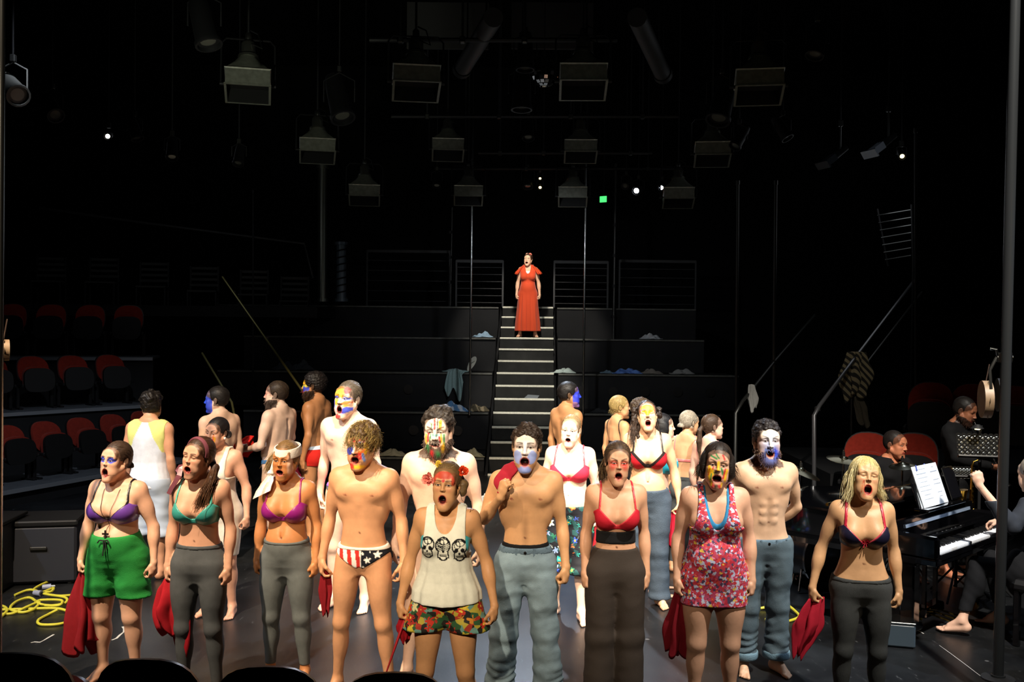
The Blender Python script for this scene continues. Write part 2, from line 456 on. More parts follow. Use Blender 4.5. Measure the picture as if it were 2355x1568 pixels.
def body_field(P):
    """template space: 1.75 m tall, facing -Y, image right = +x"""
    fem = P['sex'] == 'f'; w = P.get('w', 1.0); F = Fld(); bust = P.get('bust', 1.0) if fem else 0
    wl = 1+(w-1)*.8; wb = 1+(w-1)*1.0
    sw = (.150 if fem else .172)*(1+(w-1)*.35)
    lean = P.get('lean', 0)         # forward lean of the chest
    hipx = P.get('hipx', 0)
    z = [.80, .86, .92, .98, 1.04, 1.10, 1.16, 1.22, 1.28, 1.34, 1.39, 1.43, 1.47, 1.51]
    if fem:
        a = [.10, .163, .172, .166, .146, .130, .127, .132, .140, .142, .138, .118, .075, .055]
        b = [.075, .108, .118, .108, .092, .083, .083, .092, .098, .094, .085, .070, .056, .052]
    else:
        a = [.10, .155, .163, .158, .146, .138, .142, .152, .163, .170, .168, .145, .090, .062]
        b = [.075, .102, .110, .102, .095, .090, .092, .100, .108, .108, .098, .080, .064, .058]
    y = [.015, .015, .015, .012, .005, 0, 0, 0, 0, .0, .005, .01, .015, .018]
    a = np.array(a); b = np.array(b); zz = np.array(z)
    bl = np.clip(1-np.abs(zz-1.0)/.42, 0, 1)
    a = a*(1+(wb-1)*(.55+.45*bl)); b = b*(1+(wb-1)*(.5+.7*bl))
    yy = np.array(y)-lean*np.clip((zz-1.0)/.5, 0, 1)
    xx = hipx*np.clip(1-(zz-.9)/.35, 0, 1)
    F.g = 't'
    F.loft(z, a, b, yy, xc=xx, k=.0)
    ly = -lean
    # pelvis, glutes, belly
    for s in (-1, 1):
        F.ell((s*.078+hipx, .062, .895), (.088*wl, .075*wl*(1.12 if fem else 1), .092*wl), .05)
    if w > 1.04: F.ell((hipx*.5, -.045-.35*(w-1)*.2, 1.03), (.125*wb, .085*wb, .13), .06)
    # chest
    chest = Fld(); 
    if fem:
        for s in (-1, 1):
            F.ell((s*.076*wb**.6, -.070+ly*.8-.012*bust, 1.266), (.070*bust**.7*wb**.4, .064*bust, .070*bust**.6), .040)
            F.ell((s*.07, -.055+ly*.85, 1.33), (.05, .04, .06), .05)
    else:
        for s in (-1, 1):
            F.ell((s*.078, -.068+ly*.85, 1.335), (.082, .040, .058), .028, rot=rotm(0, 0, s*12))
            F.ell((s*.10, .065+ly*.85, 1.36), (.07, .045, .08), .04)      # shoulder blades
            F.ell((s*.135, .015+ly*.7, 1.26), (.035, .07, .12), .04)     # lats
        if P.get('abs', 0):
            for s in (-1, 1):
                for q, zq in enumerate((1.205, 1.145, 1.085)):
                    F.ell((s*.034, -.088+ly*.5+q*.002, zq), (.03, .014, .027), .014)
    # spine furrow and linea alba
    F.cone((hipx*.5, .112*wb**.5+ly*.4, 1.0), (0, .118+ly*.8, 1.36), .012, .012, .03, op=1)
    F.cone((hipx*.5, -.107*wb**.9+ly*.3, 1.04), (0, -.112+ly*.7, 1.22), .006, .008, .03, op=1)
    # shoulders, trapezius, collar bones, neck
    N = np.array((0, .02+ly, 1.49))
    for s in (-1, 1):
        F.cone((s*.03, .03+ly, 1.475), (s*sw*.92, .018+ly, 1.425), .050 if not fem else .038, .050 if not fem else .042, .05)
        F.cone((s*.018, -.052+ly, 1.447), (s*sw*.9, -.012+ly, 1.462), .008, .009, .022)
        F.ell((s*sw*.78, -.005+ly, 1.37), (.06*wl, .06*wl, .07), .05)
    nr = (.046 if fem else .055)*(1+(w-1)*.6)
    hp = P.get('head', (0, 0, 0)); HR = rotm(*hp)
    piv = np.array((0, .012+ly, 1.555))
    hs = P.get('hs', 1.0)*(1.03 if fem else 1.07)
    Ht = piv+HR @ (np.array((0, -.022, .085))*hs)+np.array(P.get('hoff', (0, -.020, -.018)))
    F.g = 'h'
    F.cone((0, .018+ly, 1.44), Ht+HR @ (np.array((0, .025, -.05))*hs), nr*1.06, nr*.98, .035)
    F.frame(HR, Ht, hs)
    F.cone((0, 0, 0), (0, 0, 0), .001, .001, 0)
    for s in (-1, 1):
        e = F.W((s*.058, .028, -.045)); F.frame()
        F.cone(e, (s*.016, -.045+ly, 1.455), .013, .011, .02)
        F.frame(HR, Ht, hs)
    # ---- head (head space: face towards -y, origin between the ears)
    nl = .78 if fem else .96; np_ = .004 if fem else 0
    g = P.get('gape', .035)*1.15; dz = g*.62
    jaw = (1.0 if not fem else .95)*(1+(w-1)*.35)
    F.ell((0, .020, .040), (.074, .094, .080), .0)
    F.ell((0, -.036, .030), (.064, .052, .068), .03)
    F.ell((0, -.036, -.036-dz*.3), (.059*jaw, .056, .070+dz*.3), .028)
    for s in (-1, 1):
        F.cone((s*.056*jaw, .005, -.045), (s*.017, -.070, -.100-dz), .021*jaw, .015, .025)
        F.ell((s*.038, -.060, -.024), (.027, .025, .028), .024)
        F.ell((s*.040*jaw, -.050, -.062-dz*.4), (.024*jaw, .030, .030+dz*.2), .024)
        F.cone((s*.014, -.084+np_*.7, .024), (s*.046, -.071+np_*.7, .024), .009, .008, .018)
        F.cone((s*.050, -.060, .055), (s*.044, -.074, .02), .010, .01, .02)
    F.ell((0, -.074, -.104-dz), (.021 if fem else .025, .018, .016), .018)
    F.ell((0, -.05, -.105-dz*.8), (.035, .04, .014), .02)
    for s in (-1, 1):
        F.ell((s*.031, -.094, .004), (.017, .014, .0125), .012, op=1)
    # nose
    
    F.cone((0, -.088, .012), (0, -.106+np_, -.026*nl), .0070*nl, .0100*nl, .013)
    F.ell((0, -.108+np_, -.030*nl), (.0110*nl, .0100*nl, .0092*nl), .007)
    for s in (-1, 1):
        F.ell((s*.0120*nl, -.099+np_, -.033*nl), (.0082*nl, .010, .0072), .006)
    # mouth ring and cavity
    mz = -.060-g*.42; mh = max(.004, g*.52); mw = P.get('mw', .021 if g > .02 else .024)*(1.12 if g > .02 else 1)
    my = -.089
    F.ell((0, -.070, mz), (mw*1.7, .026, mh*1.15+.014), .020)
    for q in range(14):
        t0 = 2*PI*q/14; t1 = 2*PI*(q+1)/14
        def mp(t):
            zz_ = math.sin(t); yq = my+.010*(math.cos(t)**2)+(.006 if zz_ < 0 else 0)*abs(zz_)
            return (math.cos(t)*(mw+.003), yq, mz+zz_*(mh+.0035))
        r_ = .0040 if math.sin((t0+t1)/2) > 0 else .0054
        F.cone(mp(t0), mp(t1), r_, r_, .006)
    if g > .012:
        F.ell((0, my-.004, mz), (mw, .045, mh), .004, op=1)
        F.cone((-mw*.75, my+.016, mz+mh*.80), (mw*.75, my+.016, mz+mh*.80), .0042, .0042, .002)
        F.ell((0, my+.032, mz-mh*.75), (mw*.8, .022, mh*.35), .003)
    else:
        F.cone((-mw*.9, my-.004, mz), (mw*.9, my-.004, mz), .0022, .0022, .003, op=1)
    for s in (-1, 1):
        F.ell((s*.0052, -.110+np_, -.0385*nl), (.0038, .0045, .0045), .002, op=1)
    # eyes: ball, upper and lower lids
    for s in (-1, 1):
        F.ell((s*.031, -.0745, .004), (.0130, .0130, .0125), .001)
        F.cone((s*.020, -.0835, .0100), (s*.042, -.0790, .0090), .0042, .0040, .004)
        F.cone((s*.021, -.0830, -.0035), (s*.041, -.0790, -.0030), .0036, .0034, .004)
    # ears
    for s in (-1, 1):
        er = rotm(0, 0, 0) @ np.array(Matrix.Rotation(R(-s*22), 3, 'Z'))
        F.ell((s*.078, .014, -.004), (.0085, .019, .031), .006, rot=er)
        F.ell((s*.088, .008, .002), (.0065, .010, .017), .005, op=1, rot=er)
    if P.get('beard'):
        bs = P['beard']
        F.ell((0, -.060, -.102-dz), (.050*jaw, .036, .030+.022*bs), .02)
        for s in (-1, 1):
            F.cone((s*.062*jaw, .0, -.04), (s*.04, -.045, -.095-dz), .016, .02, .015)
            F.cone((s*.004, -.101, mz+mh+.010), (s*.026, -.088, mz+mh-.004), .0055, .004, .006)
        if g > .012: F.ell((0, my-.006, mz), (mw, .045, mh), .004, op=1)
    F.frame()
    # ---- legs
    F.g = 'l'
    st = P.get('stance', (.13, .13)); kn = P.get('knee', (0, 0)); fw = P.get('step', (0, 0))
    legs = P.get('legs'); feet = []
    tr = (.096 if fem else .090)*wl
    for i, s in enumerate((-1, 1)):
        hj = np.array((s*.090*wl**.5+hipx, .005, .885))
        if legs:
            K = np.array(legs[i][0]); A = np.array(legs[i][1]); fd = np.array(legs[i][2], float)
        else:
            A = np.array((s*st[i], fw[i]+.035, .085)); K = (hj*.45+A*.55); K[2] = .475; K[1] += -.03+kn[i]*-.05; K[0] = hj[0]*.42+A[0]*.58
            fd = np.array((s*.30, -1, 0.))
        fd = fd/np.linalg.norm(fd)
        d1 = (K-hj); up = d1/np.linalg.norm(d1)
        F.cone(hj, K, tr, .056*wl, .05)
        F.ell(hj*.62+K*.38+np.array((s*.012, -.018, 0)), (.068*wl, .068*wl, .17), .04)
        F.ell(K+np.array((0, -.022, .01)), (.036*wl, .030*wl, .045), .03)
        F.cone(K, A, .050*wl, .031*wl**.5, .02)
        d2 = A-K; bk = np.array((0, .022, 0)) if abs(d2[2]) > .2 else np.array((0, 0, -.02))
        F.ell(K*.70+A*.30+bk, (.050*wl, .052*wl, .115) if abs(d2[2]) > .2 else (.05, .11, .05), .03)
        # foot
        side = np.cross(fd, (0, 0, 1.)); 
        G = lambda f, sd, u: A+fd*f+side*sd+np.array((0, 0, u))
        F.g = 'f'
        F.ell(G(-.035, 0, -.048), (.033, .034, .034), .03)
        F.cone(A, G(.085, 0, -.045), .034, .026, .03)
        F.cone(G(-.02, 0, -.055), G(.125, .014, -.066), .028, .019, .02)
        F.cone(G(-.02, 0, -.055), G(.110, -.022, -.068), .028, .016, .02)
        sg = 1 if side[0]*(-s) > 0 else -1       # big toe on the inside
        for q in range(5):
            o = sg*(.030-.0145*q); ln = (.178, .172, .163, .152, .138)[q]; r_ = (.0125, .0095, .009, .0085, .008)[q]
            F.cone(G(.125-.006*q, o*.9, -.070), G(ln, o, -.085+r_), r_*1.1, r_, .004)
        for s2 in (-1, 1): F.ell(G(0, s2*.028, -.005), (.012, .012, .012), .012)
        F.g = 'l'
        feet.append((A, fd))
    # ---- arms and hands
    hands = []
    arms = P.get('arms', (None, None)); curl = P.get('curl', (.7, .7)); thw = 1+(w-1)*.9
    asp = P.get('aspread', (0, 0))
    for i, s in enumerate((-1, 1)):
        S = np.array((s*sw, .010+ly, 1.418))
        ar = arms[i]
        if ar is None:
            q = asp[i]
            E = S+np.array((s*(.050+.5*q+(w-1)*.10), .030, -.285)); Wp = E+np.array((s*(.010+.5*q), -.062, -.245))
            hd = np.array((-s*.02, -.10, -1)); pn = np.array((-s*1.0, .35, 0))
        else:
            E = np.array(ar[0], float); Wp = np.array(ar[1], float); hd = np.array(ar[2], float); pn = np.array(ar[3], float)
        F.g = 'a'
        uw = (.040 if fem else .045)*thw
        F.ell(S+np.array((s*.010, 0, -.025)), (.049*thw**.7*(.86 if fem else 1.05), .054*(.88 if fem else 1), .064), .04)
        F.cone(S, E, uw*1.05, .034*thw**.6, .03)
        F.ell(S*.55+E*.45, (uw*1.02, uw*1.10, .095), .03, rot=align(E-S))
        F.cone(E, Wp, .036*thw**.6, .0235 if fem else .026, .018)
        F.ell(E*.74+Wp*.26, (.037*thw**.6, .040*thw**.6, .075), .025, rot=align(Wp-E))
        F.g = 'n'
        hands.append(make_hand(F, Wp, hd, pn, curl[i], (.92 if fem else 1.02), s, P.get('thumb', (0, 0))[i]))
    if P.get('barefloor', True): pass
    return F, dict(HR=HR, Ht=Ht, hs=hs, g=g, mz=mz, mh=mh, mw=mw, my=my, dz=dz, sw=sw, feet=feet, hands=hands, ly=ly, fem=fem, wb=wb, wl=wl, hipx=hipx, jaw=jaw)

def align(d):
    "rotation whose z axis is along d"
    return np.array(Vector(d).to_track_quat('Z', 'Y').to_matrix())

def make_hand(F, Wp, hd, pn, curl, sc, s, tmode=0):
    hd = hd/np.linalg.norm(hd); pn = pn-hd*np.dot(pn, hd); pn /= np.linalg.norm(pn)
    tx = np.cross(pn, hd)*s     # towards the thumb
    tx /= np.linalg.norm(tx)
    G = lambda a, t, n: Wp+(hd*a+tx*t+pn*n)*sc
    # palm
    F.cone(Wp, G(.045, 0, 0), .0235*sc, .024*sc, .015)
    Rp = np.stack([tx, pn, hd], 1)
    F.ell(G(.052, 0, 0), (.041*sc, .0165*sc, .048*sc), .016, rot=Rp)
    F.ell(G(.075, .004, 0), (.040*sc, .0135*sc, .026*sc), .010, rot=Rp)
    F.ell(G(.040, .024, .008), (.019*sc, .016*sc, .032*sc), .010, rot=Rp)
    L = (.072, .080, .075, .060)
    for q in range(4):
        o = .031-.0205*q; a = .088-.004*abs(q-1.2); p = G(a, o, -.001); ang = 0; dr = 0
        for j, fr in enumerate((.45, .31, .24)):
            ang += curl*(.75, 1.0, .7)[j]*(1+.08*q)
            d = hd*math.cos(ang)+pn*math.sin(ang)+tx*(.5-.34*q)*.10*max(0, 1-curl)
            e = p+d*L[q]*fr*sc; r0 = (.0092, .0083, .0076)[j]*sc; r1 = (.0083, .0076, .0064)[j]*sc
            F.cone(p, e, r0, r1, .003 if j else .008)
            p = e
    # thumb
    b = G(.028, .030, .006)
    c = min(1.3, curl)
    d1 = hd*.72+tx*(.68-.35*c)+pn*(.15+.40*c); d1 /= np.linalg.norm(d1)
    m = b+d1*.040*sc
    d2 = hd*(.92-.25*c)+tx*(.30-.55*c)+pn*(.15+.55*c); d2 /= np.linalg.norm(d2)
    m2 = m+d2*.032*sc
    d3 = hd*(.95-.4*c)+tx*(.12-.75*c)+pn*(.15+.5*c); d3 /= np.linalg.norm(d3)
    e = m2+d3*.024*sc
    F.cone(b, m, .0145*sc, .0112*sc, .010); F.cone(m, m2, .0108*sc, .0098*sc, .004); F.cone(m2, e, .0098*sc, .0078*sc, .003)
    grip = G(.085, 0, .022+.006*curl)
    return dict(W=Wp, grip=grip, hd=hd, pn=pn, tx=tx)

def paint_body(V, P, C):
    sk = np.array(lin(P.get('skin', hx('d9a684'))), f4)
    c = np.tile(sk, (len(V), 1)).astype(f4)
    fem = C['fem']; x, y, z = V.T
    q = ((V-C['Ht']) @ C['HR'])/C['hs']; hx_, hy, hz = q.T
    head = (np.abs(hx_) < .11) & (np.abs(hy) < .14) & (hz > -.165) & (hz < .15)
    face = head & (hy < -.02)
    def blend(mask, col, a=1.0):
        m = (np.clip(mask, 0, 1)*a)[:, None].astype(f4); c[:] = c*(1-m)+np.array(lin(col), f4)*m
    if not fem:
        for s in (-1, 1):
            d = np.sqrt((x-s*.088)**2+((z-1.318)*1.15)**2); blend(np.clip((.013-d)/.006, 0, 1)*(y < -.02+C['ly'])*.95, hx('8a4a3a'))
        if P.get('chesthair'):
            blend(np.clip(1-np.sqrt((x/.10)**2+((z-1.35)/.09)**2), 0, 1)*(y < -.03)*P['chesthair'], hx('3a2418'))
            blend(np.clip(1-np.sqrt((x/.03)**2+((z-1.12)/.16)**2), 0, 1)*(y < -.03)*P['chesthair'], hx('3a2418'))
    d = np.sqrt(((x-C['hipx']*.4))**2+(z-1.075)**2); blend(np.clip((.010-d)/.006, 0, 1)*(y < 0), hx('5a3020'))
    # warm knees, elbows, hands, feet
    blend(np.clip((.10-z)/.1, 0, 1)*.25, hx('b06a50'))
    nzz = vnoise(hx_, hy, hz, 300, 3)
    # cheeks / nose
    for s in (-1, 1): blend(face*np.clip(1-np.sqrt(((hx_-s*.036)/.024)**2+((hz+.025)/.02)**2), 0, 1)*.35, hx('c8705c'))
    # user paint
    for op in P.get('paint', []):
        k = op[0]; col = op[1]; al = op[-1] if isinstance(op[-1], float) and op[-1] <= 1 and k != 'stripe' else 1.0
        wob = nzz*.0022
        if k == 'ell':
            _, _, cx, cz, rx, rz, ang = op[:7]; ca, sa = math.cos(R(ang)), math.sin(R(ang))
            u = (hx_-cx)*ca+(hz-cz)*sa; v = -(hx_-cx)*sa+(hz-cz)*ca
            e = (np.sqrt((u/rx)**2+(v/rz)**2)-1)*min(rx, rz)+wob
            blend(face*np.clip(.5-e/.0022, 0, 1), col, .92)
        elif k == 'soft':
            _, _, cx, cz, rx, rz, al_ = op
            blend(face*np.clip(1.35-np.sqrt(((hx_-cx)/rx)**2+((hz-cz)/rz)**2), 0, 1), col, al_)
        elif k == 'line':
            _, _, x0, z0, x1, z1, wd = op[:7]
            bx, bz = x1-x0, z1-z0; t = np.clip(((hx_-x0)*bx+(hz-z0)*bz)/(bx*bx+bz*bz+1e-9), 0, 1)
            e = np.sqrt((hx_-x0-bx*t)**2+(hz-z0-bz*t)**2)-wd+wob
            blend(face*np.clip(.5-e/.0022, 0, 1), col, .92)
        elif k == 'body':
            _, _, cx, cy, cz, rr, al_ = op
            e = np.sqrt((x-cx)**2+(y-cy)**2+(z-cz)**2)/rr+vnoise(x, y, z, 60, 5)*.25
            blend(np.clip(1.3-e, 0, 1), col, al_)
    # brows
    bc = P.get('brow', hx('2a1a12')); br = P.get('browraise', 0)
    for s in (-1, 1):
        t = (hx_*s-.012)/.036
        zb = .0265+.006*np.clip(t, 0, 1)-.010*np.clip(t-.6, 0, 1)+br+P.get('frown', 0)*(t-.5)*.012
        m = face*(t > -.02)*(t < 1.05)*np.clip(1.3-np.abs(hz-zb)/(.0040*(1.15-.5*t)*P.get('browt', 1)), 0, 1)
        blend(m, bc, .85)
    # eyes
    eo = P.get('eye', .8)*.82
    for s in (-1, 1):
        ex = (hx_-s*.031)/.0140; ez = (hz-.0030)/(.0064*eo+.0012)
        e = ex**2+ez**2; fr = face*(hy < -.070)
        blend(fr*np.clip(2.3-e, 0, 1)*np.clip((hz+.001)/.002, 0, 1), hx('24150f'), .8); blend(fr*np.clip(3.4-e, 0, 1), hx('6a4030'), .28)      # lash line / lid shade
        if eo > .25:
            blend(fr*np.clip((1-e)*4, 0, 1), hx('b4a79c'))
            blend(fr*(e < 1)*(np.sqrt((hx_-s*.031-P.get('gaze', 0))**2+(hz-.0045)**2) < .0064), hx('1c120c'))
    # lips and mouth inside
    g, mz, mh, mw, my = C['g'], C['mz'], C['mh'], C['mw'], C['my']
    e = np.sqrt((hx_/(mw+.004))**2+((hz-mz)/(mh+.0045))**2)
    lip = P.get('lip', hx('a8483e'))
    ring = face*(hy < my+.030)*np.clip((1.14+.24*(g < .012)-e)*6, 0, 1)
    if g <= .012: ring = ring*(np.abs(hz-mz) < .011)
    blend(ring, lip, .9)
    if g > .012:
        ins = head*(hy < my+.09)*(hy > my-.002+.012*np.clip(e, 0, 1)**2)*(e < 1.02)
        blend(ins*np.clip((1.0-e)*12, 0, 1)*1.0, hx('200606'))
        tooth = head*(hz > mz+mh*.62)*(hz < mz+mh*1.0)*(np.abs(hx_) < mw*.8)*(hy > my+.006)*(hy < my+.022)
        blend(tooth*1.0, hx('d8cfc0'))
        tong = head*(hz < mz-mh*.42)*(e < 1.0)*(hy > my+.010)*(hy < my+.05)
        blend(tong*.8, hx('7a2a28'))
    else:
        blend(face*(np.abs(hz-mz) < .0022)*(np.abs(hx_) < mw)*(hy < my+.01), hx('3a1010'))
    if P.get('beard'):
        bcol = P.get('beardcol', P.get('haircol', hx('2c1c12')))
        line = -.022-.55*np.clip(-hy-.01, 0, .1)+.05*0
        bm = head*(hy < .03)*np.clip((line-hz)/.006+nzz*.8, 0, 1)*np.clip((-.165+hz)*-1e3, 0, 1)*(e > 1.25)*(np.abs(hx_) > -.1)*(hz > -.15-C['dz'])
        mus = head*(hy < -.08)*(hz < -.042)*(hz > mz+mh*.2)*(np.abs(hx_) < .034)*(e > 1.2)
        chin = hz < (-.048-.012*(np.abs(hx_) < .03))
        bm = bm*chin
        bm = np.maximum(bm, mus*.9)
        bm = bm*((hy < .03) & (hz > -.17))
        blend(bm, bcol, .9); C['bm'] = bm
        for op in P.get('beardpaint', []):
            col, cx, cz, rx, rz, al_ = op
            blend(face*np.clip(1.4-np.sqrt(((hx_-cx)/rx)**2+((hz-cz)/rz)**2)+nzz*.3, 0, 1)*(e > 1.2), col, al_)
    # scalp under the hair
    if P.get('hair'):
        hl = hairline(hx_, hy, hz, P)
        blend(head*np.clip(-hl/.004, 0, 1)*(hz > -.06), P.get('haircol', hx('2c1c12')), .8)
    return c

def hairline(x, y, z, P):
    "negative where hair grows (head space)"
    top = P.get('hairtop', .078); part = 0
    # front boundary: z above 'top' at the forehead, sweeping down in front of the ears
    yb = -.020+.0*z
    a = (np.sqrt((x/(.066))**2+((z-.0)/(top))**2)-1)*-.06         # negative outside the face oval
    a = np.where(y > .0, -1.0, a)
    a = np.where((z < -.01) & (y < P.get('sideburn', .004)), 1.0, a)
    b = (P.get('nape', -.055)-z)
    return np.maximum(a, b)

def hair_mesh(P, C, h=.004):
    st = P['hair']; rs = np.random.RandomState(hash(P['name2']) % 9999 if False else P.get('seed', 1))
    H = Fld(); H.frame(C['HR'], C['Ht'], C['hs']); th = P.get('hairthick', .010)
    H.ell((0, .022, .042), (.074+th, .094+th, .082+th), 0)
    H.ell((0, .030, .0), (.070+th*.8, .078+th*.8, .07), .02)
    if st in ('curly', 'messy', 'fuzzy'):
        n = {'curly': 60, 'messy': 34, 'fuzzy': 26}[st]
        for i in range(n):
            u = rs.normal(size=3); u[2] = abs(u[2])*.9+.12; u /= np.linalg.norm(u)
            c = np.array((0, .022, .042))+u*np.array((.078, .098, .086))
            r_ = {'curly': .016, 'messy': .022, 'fuzzy': .016}[st]*(.8+.5*rs.rand())
            H.ell(c, (r_, r_, r_), .008)
    for s in (-1, 1):
        if st == 'bob':
            H.ell((s*.078, .01, -.02), (.030, .055, .075), .03); H.ell((s*.070, .03, -.055), (.034, .05, .04), .03)
        if st == 'sidebuns': H.ell((s*.092, .035, -.01), (.028, .032, .034), .006); H.ell((s*.088, .03, .0), (.028, .012, .026), .004)
        if st == 'long':
            H.cone((s*.068, .0, .03), (s*.080, .0, -.10), .028, .030, .03)
    if st == 'bob': H.ell((0, .075, -.03), (.075, .035, .055), .03)
    if st == 'bun': H.ell((0, .115, .02), (.036, .03, .036), .008)
    if st == 'lowbun': H.ell((0.012, .110, -.045), (.042, .032, .036), .008); H.ell((.03, .09, -.06), (.03, .03, .03), .008)
    if st == 'bigsides':
        for i in range(26):
            s = -1 if i % 2 else 1
            H.ell((s*(.072+.035*rs.rand()), .02+.05*rs.rand(), .05-.13*rs.rand()), (.022, .022, .022), .012)
    if st in ('curlylong',):
        for i in range(70):
            t = rs.rand(); s = 1 if (rs.rand() > .6 and t < .3) else -1; H.ell((s*(.062+.05*rs.rand()+.02*t), .01+.06*rs.rand(), .06-.26*t), (.02, .02, .022), .010)
    if st == 'updo':
        for i in range(14): H.ell(((rs.rand()-.5)*.10, .06+.05*rs.rand(), .07+.05*rs.rand()), (.024, .022, .022), .006)
    # ponytail
    ct = P.get('tail')
    if ct:
        pts = [np.array(p) for p in ct]; m = len(pts)
        for i in range(m-1):
            f0, f1 = i/(m-1), (i+1)/(m-1)
            rf = lambda f: P.get('tailr', .026)*(.75+.9*f*(1-f)*2)*(1-.55*f**3)
            H.cone(pts[i], pts[i+1], rf(f0), rf(f1), .014)
    lo, hi = H.bounds(.03); n = grid(lo, hi, h); F = H.ev(lo, n, h)
    X, Y, Z = axes(lo, n, h)
    Hr = C['HR']; t = C['Ht']; hs = C['hs']
    dx, dy, dz_ = X-f4(t[0]), Y-f4(t[1]), Z-f4(t[2])
    qx = (dx*Hr[0, 0]+dy*Hr[1, 0]+dz_*Hr[2, 0])/hs; qy = (dx*Hr[0, 1]+dy*Hr[1, 1]+dz_*Hr[2, 1])/hs; qz = (dx*Hr[0, 2]+dy*Hr[1, 2]+dz_*Hr[2, 2])/hs
    qx, qy, qz = qx.astype(f4), qy.astype(f4), qz.astype(f4)
    # keep the face clear
    top = P.get('hairtop', .078); fx = .0645
    part = P.get('part', 0)
    fa = np.sqrt(((qx-part*.0)/fx)**2+(np.maximum(qz, qz*.35)/top)**2)-1
    face = np.maximum(fa*.055, qy-P.get('facey', -.012))
    if st in ('bob', 'long', 'curlylong', 'bigsides'):
        low = np.maximum(np.abs(qx)-.058, qy-.0)
        cut = smin(face, np.maximum(low, qz-.04), .004)
    else:
        low = np.maximum(qy-P.get('sideburn', .004), qz-.0)
        cut = np.minimum(face, low)
        cut = np.minimum(cut, np.maximum(qz-(P.get('nape', -.055)), 0*qz-1))
        ear = np.sqrt(((qy-.014)/.022)**2+((qz+.006)/.034)**2)-1
        if P.get('earcut', True): cut = np.minimum(cut, np.maximum(ear*.02, .060-np.abs(qx)))
    # strand relief
    amp = P.get('relief', .0011)
    ang = np.arctan2(qx+part*.02, qz-.0+.001)
    if st == 'curly': rel = vnoise(qx, qy, qz, 420, 2)*.006
    elif st in ('messy', 'bigsides', 'curlylong'): rel = vnoise(qx, qy*.5, qz, 260, 2)*.006
    else: rel = np.sin(ang*70+9*vnoise(qx, qy, qz, 25, 4))*amp+vnoise(qx, qy*.4, qz, 150, 6)*amp*1.4
    if ct:
        tailz = qz < -.03
        cut = np.where((qy > .05) | (np.abs(qx) > .066) | (qz < -.17), 1.0, cut)
        rel = np.where(tailz, np.sin(np.arctan2(qx-.06, qy+.01)*9+qz*30)*.004, rel)
    F = smax(F+rel.astype(f4), -cut.astype(f4), .006)
    V, Q = snets(F, lo, h)
    return V, Q

def hair_strands(P, C, n, ln, th=.0014, droop=.6, fwd=0, spread=1.0, lowz=-.02, outward=.35, curl=0):
    "strands combed over the skull: outward = how far the tips lift off, fwd > 0 combs them to the brow"
    rs = np.random.RandomState(P.get('seed', 1)+50); out = []
    th_ = P.get('hairthick', .010); cc = np.array((0, .022, .042)); rad = np.array((.074, .094, .082))+th_*.9
    part = P.get('part', 0); tries = 0
    while len(out) < n and tries < n*40:
        tries += 1
        u = rs.normal(size=3); u /= np.linalg.norm(u); p = cc+u*rad
        if p[2] < lowz: continue
        if hairline(np.array([p[0]]), np.array([p[1]]), np.array([p[2]]), P)[0] > -.003 and p[1] < 0.0: continue
        L = ln*(.55+.8*rs.rand()); st = P['hair']
        if fwd > 0: g = np.array((u[0]*.5+rs.normal()*.35, -fwd, -.35))
        elif st in ('bob', 'long', 'curlylong') or droop >= .9: g = np.array((u[0]*.9, .25+.5*u[1], -1.0))
        elif st in ('curly', 'messy'): g = rs.normal(size=3)
        else: g = np.array((-u[0]*.2, 1.0, -.45))
        g = g+rs.normal(size=3)*.22*spread; pts = []; q = p.copy(); ph = rs.rand()*6; lift = outward*(.4+.9*rs.rand())
        for i in range(7):
            pts.append(q.copy()); v = (q-cc)/rad; e = np.linalg.norm(v); nrm = v/e/rad; nrm /= np.linalg.norm(nrm)
            d = g-nrm*np.dot(g, nrm); d = d/(np.linalg.norm(d)+1e-6)+nrm*lift*(i/6)+np.array((0, 0, -droop*.12*i))
            if q[2] < .0: d = d+np.array((0, 0, -.8*droop))
            d /= np.linalg.norm(d); q = q+d*L/6
            if curl: q = q+np.array((math.cos(ph+i*1.9), math.sin(ph+i*1.9), math.sin(ph*2+i*1.9)))*curl
            v = (q-cc)/rad; e = np.linalg.norm(v)
            if e < 1.01 and q[2] > -.03: q = cc+(q-cc)*1.012/e
        out.append(pts)
    W_ = np.asarray(out)*C['hs'] @ C['HR'].T+C['Ht']
    return tubes(W_, th, th*.35)

def lock_strands(P, C, paths, n, spread, th=.0018, seed=5):
    "strands that follow given guide curves in head space"
    rs = np.random.RandomState(seed); out = []
    for i in range(n):
        g = np.array(paths[rs.randint(len(paths))], float); k = 9
        t = np.linspace(0, len(g)-1, k); ii = np.minimum(t.astype(int), len(g)-2); f = (t-ii)[:, None]
        pts = g[ii]*(1-f)+g[ii+1]*f
        o = rs.normal(size=3)*spread; tt = np.linspace(0, 1, k)[:, None]
        pts = pts+o*(.25+.9*tt)+np.sin(tt*rs.uniform(4, 9)+rs.rand(3)*6)*spread*.35*tt
        out.append(pts)
    W_ = np.asarray(out)*C['hs'] @ C['HR'].T+C['Ht']
    return tubes(W_, th, th*.4)

